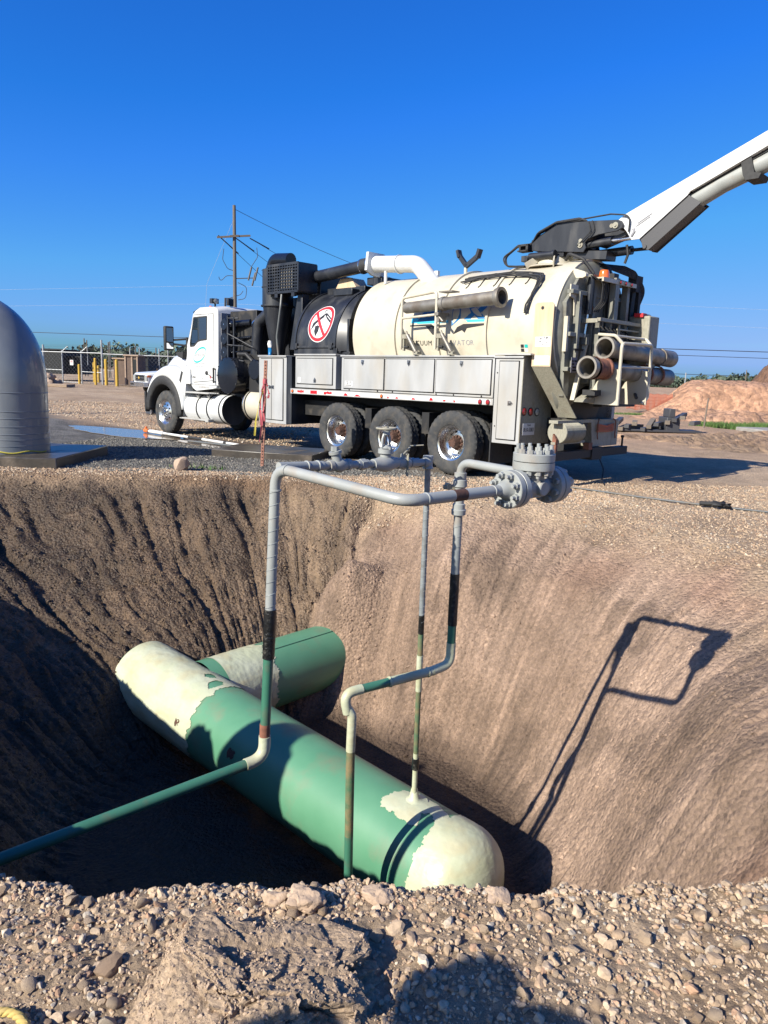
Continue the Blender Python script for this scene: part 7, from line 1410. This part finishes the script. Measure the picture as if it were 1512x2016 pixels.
# ------------------------------------------------------------------ unseen person just outside the frame, put in for the foreground shadow
def person(label, loc, rz, hard=True, h=1.0, cloth='hi_vis', el=(.27, .06, 1.17), wr=(.16, .28, 1.22), ha=(.10, .34, 1.26)):
    t = thing('person', label, 'person', loc); t.rotation_euler = (0, 0, rz); t.scale = (h, h, h)
    J = {'pel': (0, 0, .95, .15), 'sp': (0, 0, 1.15, .14), 'ch': (0, 0, 1.36, .155), 'nk': (0, 0, 1.50, .06), 'hd': (0, .02, 1.62, .095), 'tp': (0, .01, 1.72, .07)}
    for s, sd in ((1, 'l'), (-1, 'r')):
        J.update({'sh'+sd: (s*.19, 0, 1.43, .065), 'el'+sd: (*((el[0], el[1], el[2]) if s > 0 else (-.24, .05, 1.17)), .10), 'wr'+sd: (*((wr[0], wr[1], wr[2]) if s > 0 else (-.18, .2, 1.3)), .06), 'ha'+sd: (*((ha[0], ha[1], ha[2]) if s > 0 else (-.12, .24, 1.4)), .06), 'hp'+sd: (s*.10, 0, .90, .10), 'kn'+sd: (s*.13, .02, .50, .065), 'an'+sd: (s*.14, 0, .09, .05), 'to'+sd: (s*.15, .16, .04, .045)})
    E_ = [('pel', 'sp'), ('sp', 'ch'), ('ch', 'nk'), ('nk', 'hd'), ('hd', 'tp')]
    for sd in 'lr': E_ += [('ch', 'sh'+sd), ('sh'+sd, 'el'+sd), ('el'+sd, 'wr'+sd), ('wr'+sd, 'ha'+sd), ('pel', 'hp'+sd), ('hp'+sd, 'kn'+sd), ('kn'+sd, 'an'+sd), ('an'+sd, 'to'+sd)]
    ks = list(J); me = bpy.data.meshes.new('body'); me.from_pydata([J[k][:3] for k in ks], [(ks.index(a), ks.index(b)) for a, b in E_], []); o = bpy.data.objects.new('body', me); C.objects.link(o); o.parent = t
    o.modifiers.new('skin', 'SKIN'); o.modifiers.new('sub', 'SUBSURF').render_levels = 2
    for i, k in enumerate(ks): me.skin_vertices[0].data[i].radius = (J[k][3], J[k][3])
    me.skin_vertices[0].data[0].use_root = True; me.materials.append(MATS[cloth])
    if hard:
        q = MB(); q.lathe([(-.02, .16), (0, .155), (.0, .13), (.05, .125), (.1, .095), (.13, .001)], (0, .02, 1.68), (0, 0, 1), 24); q.build('hard_hat', 'sign_white', t, smooth=50)
    return t
person('person with one raised elbow in a hard hat standing just left of the camera', (-1.75, -.08, 0), R(-49), True, .97, 'blue_cloth', (.34, .0, 1.46), (.34, .06, 1.62), (.30, .05, 1.66))
sk = bpy.data.objects.new('sack', rockmesh('sack', 1, 3, .12, (.24, .17, .17), s=31, m='soil_lump')); C.objects.link(sk); sk.location = (-1.75+.27*.654, -.08-.27*.756, 1.60); sk.rotation_euler = (0, .1, R(-49)); tag(sk, 'full sack added out of view to widen the shadow of the person beside the camera', 'sack')  # unseen load added to broaden the shadow thrown on the near rim
# ------------------------------------------------------------------ unseen clay masses added outside the frame, shaped to shade the header pipe
def block(cx, cy, rx, ry, top, s, lab):
    bm = bmesh.new(); bmesh.ops.create_icosphere(bm, subdivisions=5, radius=1); co = np.array([v.co[:] for v in bm.verts]); F = np.array([[v.index for v in f.verts] for f in bm.faces]); bm.free()
    co *= (1+.07*fbm(co[:, 0]*3, co[:, 1]*3, co[:, 2]*3, 4, 900+s))[:, None]; co *= np.array([rx, ry, top+.15]); col = np.tile(np.array([[.3, .2, .13]]), (len(co), 1))
    o = grid_mesh('clay_shadow_caster', co, F, col, np.zeros(len(co)), MATS['soil_clod'], True); o.location = (cx, cy, -.1); return tag(o, lab, 'shadow caster')
block(-4.80, 2.87, .60, .60, 1.64, 1, 'tall clay mass added outside the frame to shade the header pipe')
block(-5.35, 3.40, .42, .42, 1.12, 5, 'lower clay mass added behind the tall one, outside the frame, to shade the header pipe')
# ------------------------------------------------------------------ pieces that came out of one loop become objects of their own
REN = {'hand_holes': 'hand_hole', 'clearance_lamps': 'clearance_lamp', 'drain_holes': 'drain_hole', 'cord_hooks': 'cord_hook', 'axles': 'axle'}
STUFFY = ('small_print', 'plate_decal', 'rear_hoses', 'warning_label', 'lettering', 'valve_block')
def split_clusters(o):
    me = o.data; n = len(me.vertices); p = list(range(n))
    def f(a):
        while p[a] != a: p[a] = p[p[a]]; a = p[a]
        return a
    for e in me.edges:
        a, b = f(e.vertices[0]), f(e.vertices[1])
        if a != b: p[a] = b
    comp = {}
    for i in range(n): comp.setdefault(f(i), []).append(i)
    if len(comp) < 2: return
    L = list(comp.values()); bb = []
    for c_ in L:
        co = np.array([me.vertices[i].co[:] for i in c_]); bb.append((co.min(0)-.004, co.max(0)+.004))
    q = list(range(len(L)))
    def g_(a):
        while q[a] != a: a = q[a]
        return a
    for i in range(len(L)):
        for j in range(i):
            if (bb[i][0] <= bb[j][1]).all() and (bb[j][0] <= bb[i][1]).all():
                a, b = g_(i), g_(j)
                if a != b: q[a] = b
    groups = {}
    for i in range(len(L)): groups.setdefault(g_(i), []).extend(L[i])
    if len(groups) < 2 or len(groups) > 16: return
    base = REN.get(o.name.split('.')[0], o.name.split('.')[0]); first = True; src = me
    for gv in groups.values():
        keep = set(gv); m2 = src.copy(); bm = bmesh.new(); bm.from_mesh(m2); bm.verts.ensure_lookup_table(); bmesh.ops.delete(bm, geom=[v for v in bm.verts if v.index not in keep], context='VERTS'); bm.to_mesh(m2); bm.free()
        if first: o.data = m2; o.name = base; first = False
        else: c2 = o.copy(); c2.data = m2; c2.name = base; C.objects.link(c2)
for o in list(bpy.data.objects):
    if o.type != 'MESH' or o.parent is None or o.get('kind') or len(o.data.vertices) > 12000 or o.name.split('.')[0] in ('body', 'chain_link', 'pipe_body', 'netting'): continue
    if o.name.split('.')[0] in STUFFY:
        if o.name.startswith(('small_print', 'plate_decal', 'rear_hoses')): o['kind'] = 'stuff'
        continue
    kids = [c_ for c_ in bpy.data.objects if c_.parent == o] if len(o.data.polygons) < 4000 else []
    if kids and o.name.split('.')[0] not in ('mirror_glass',): continue
    split_clusters(o)
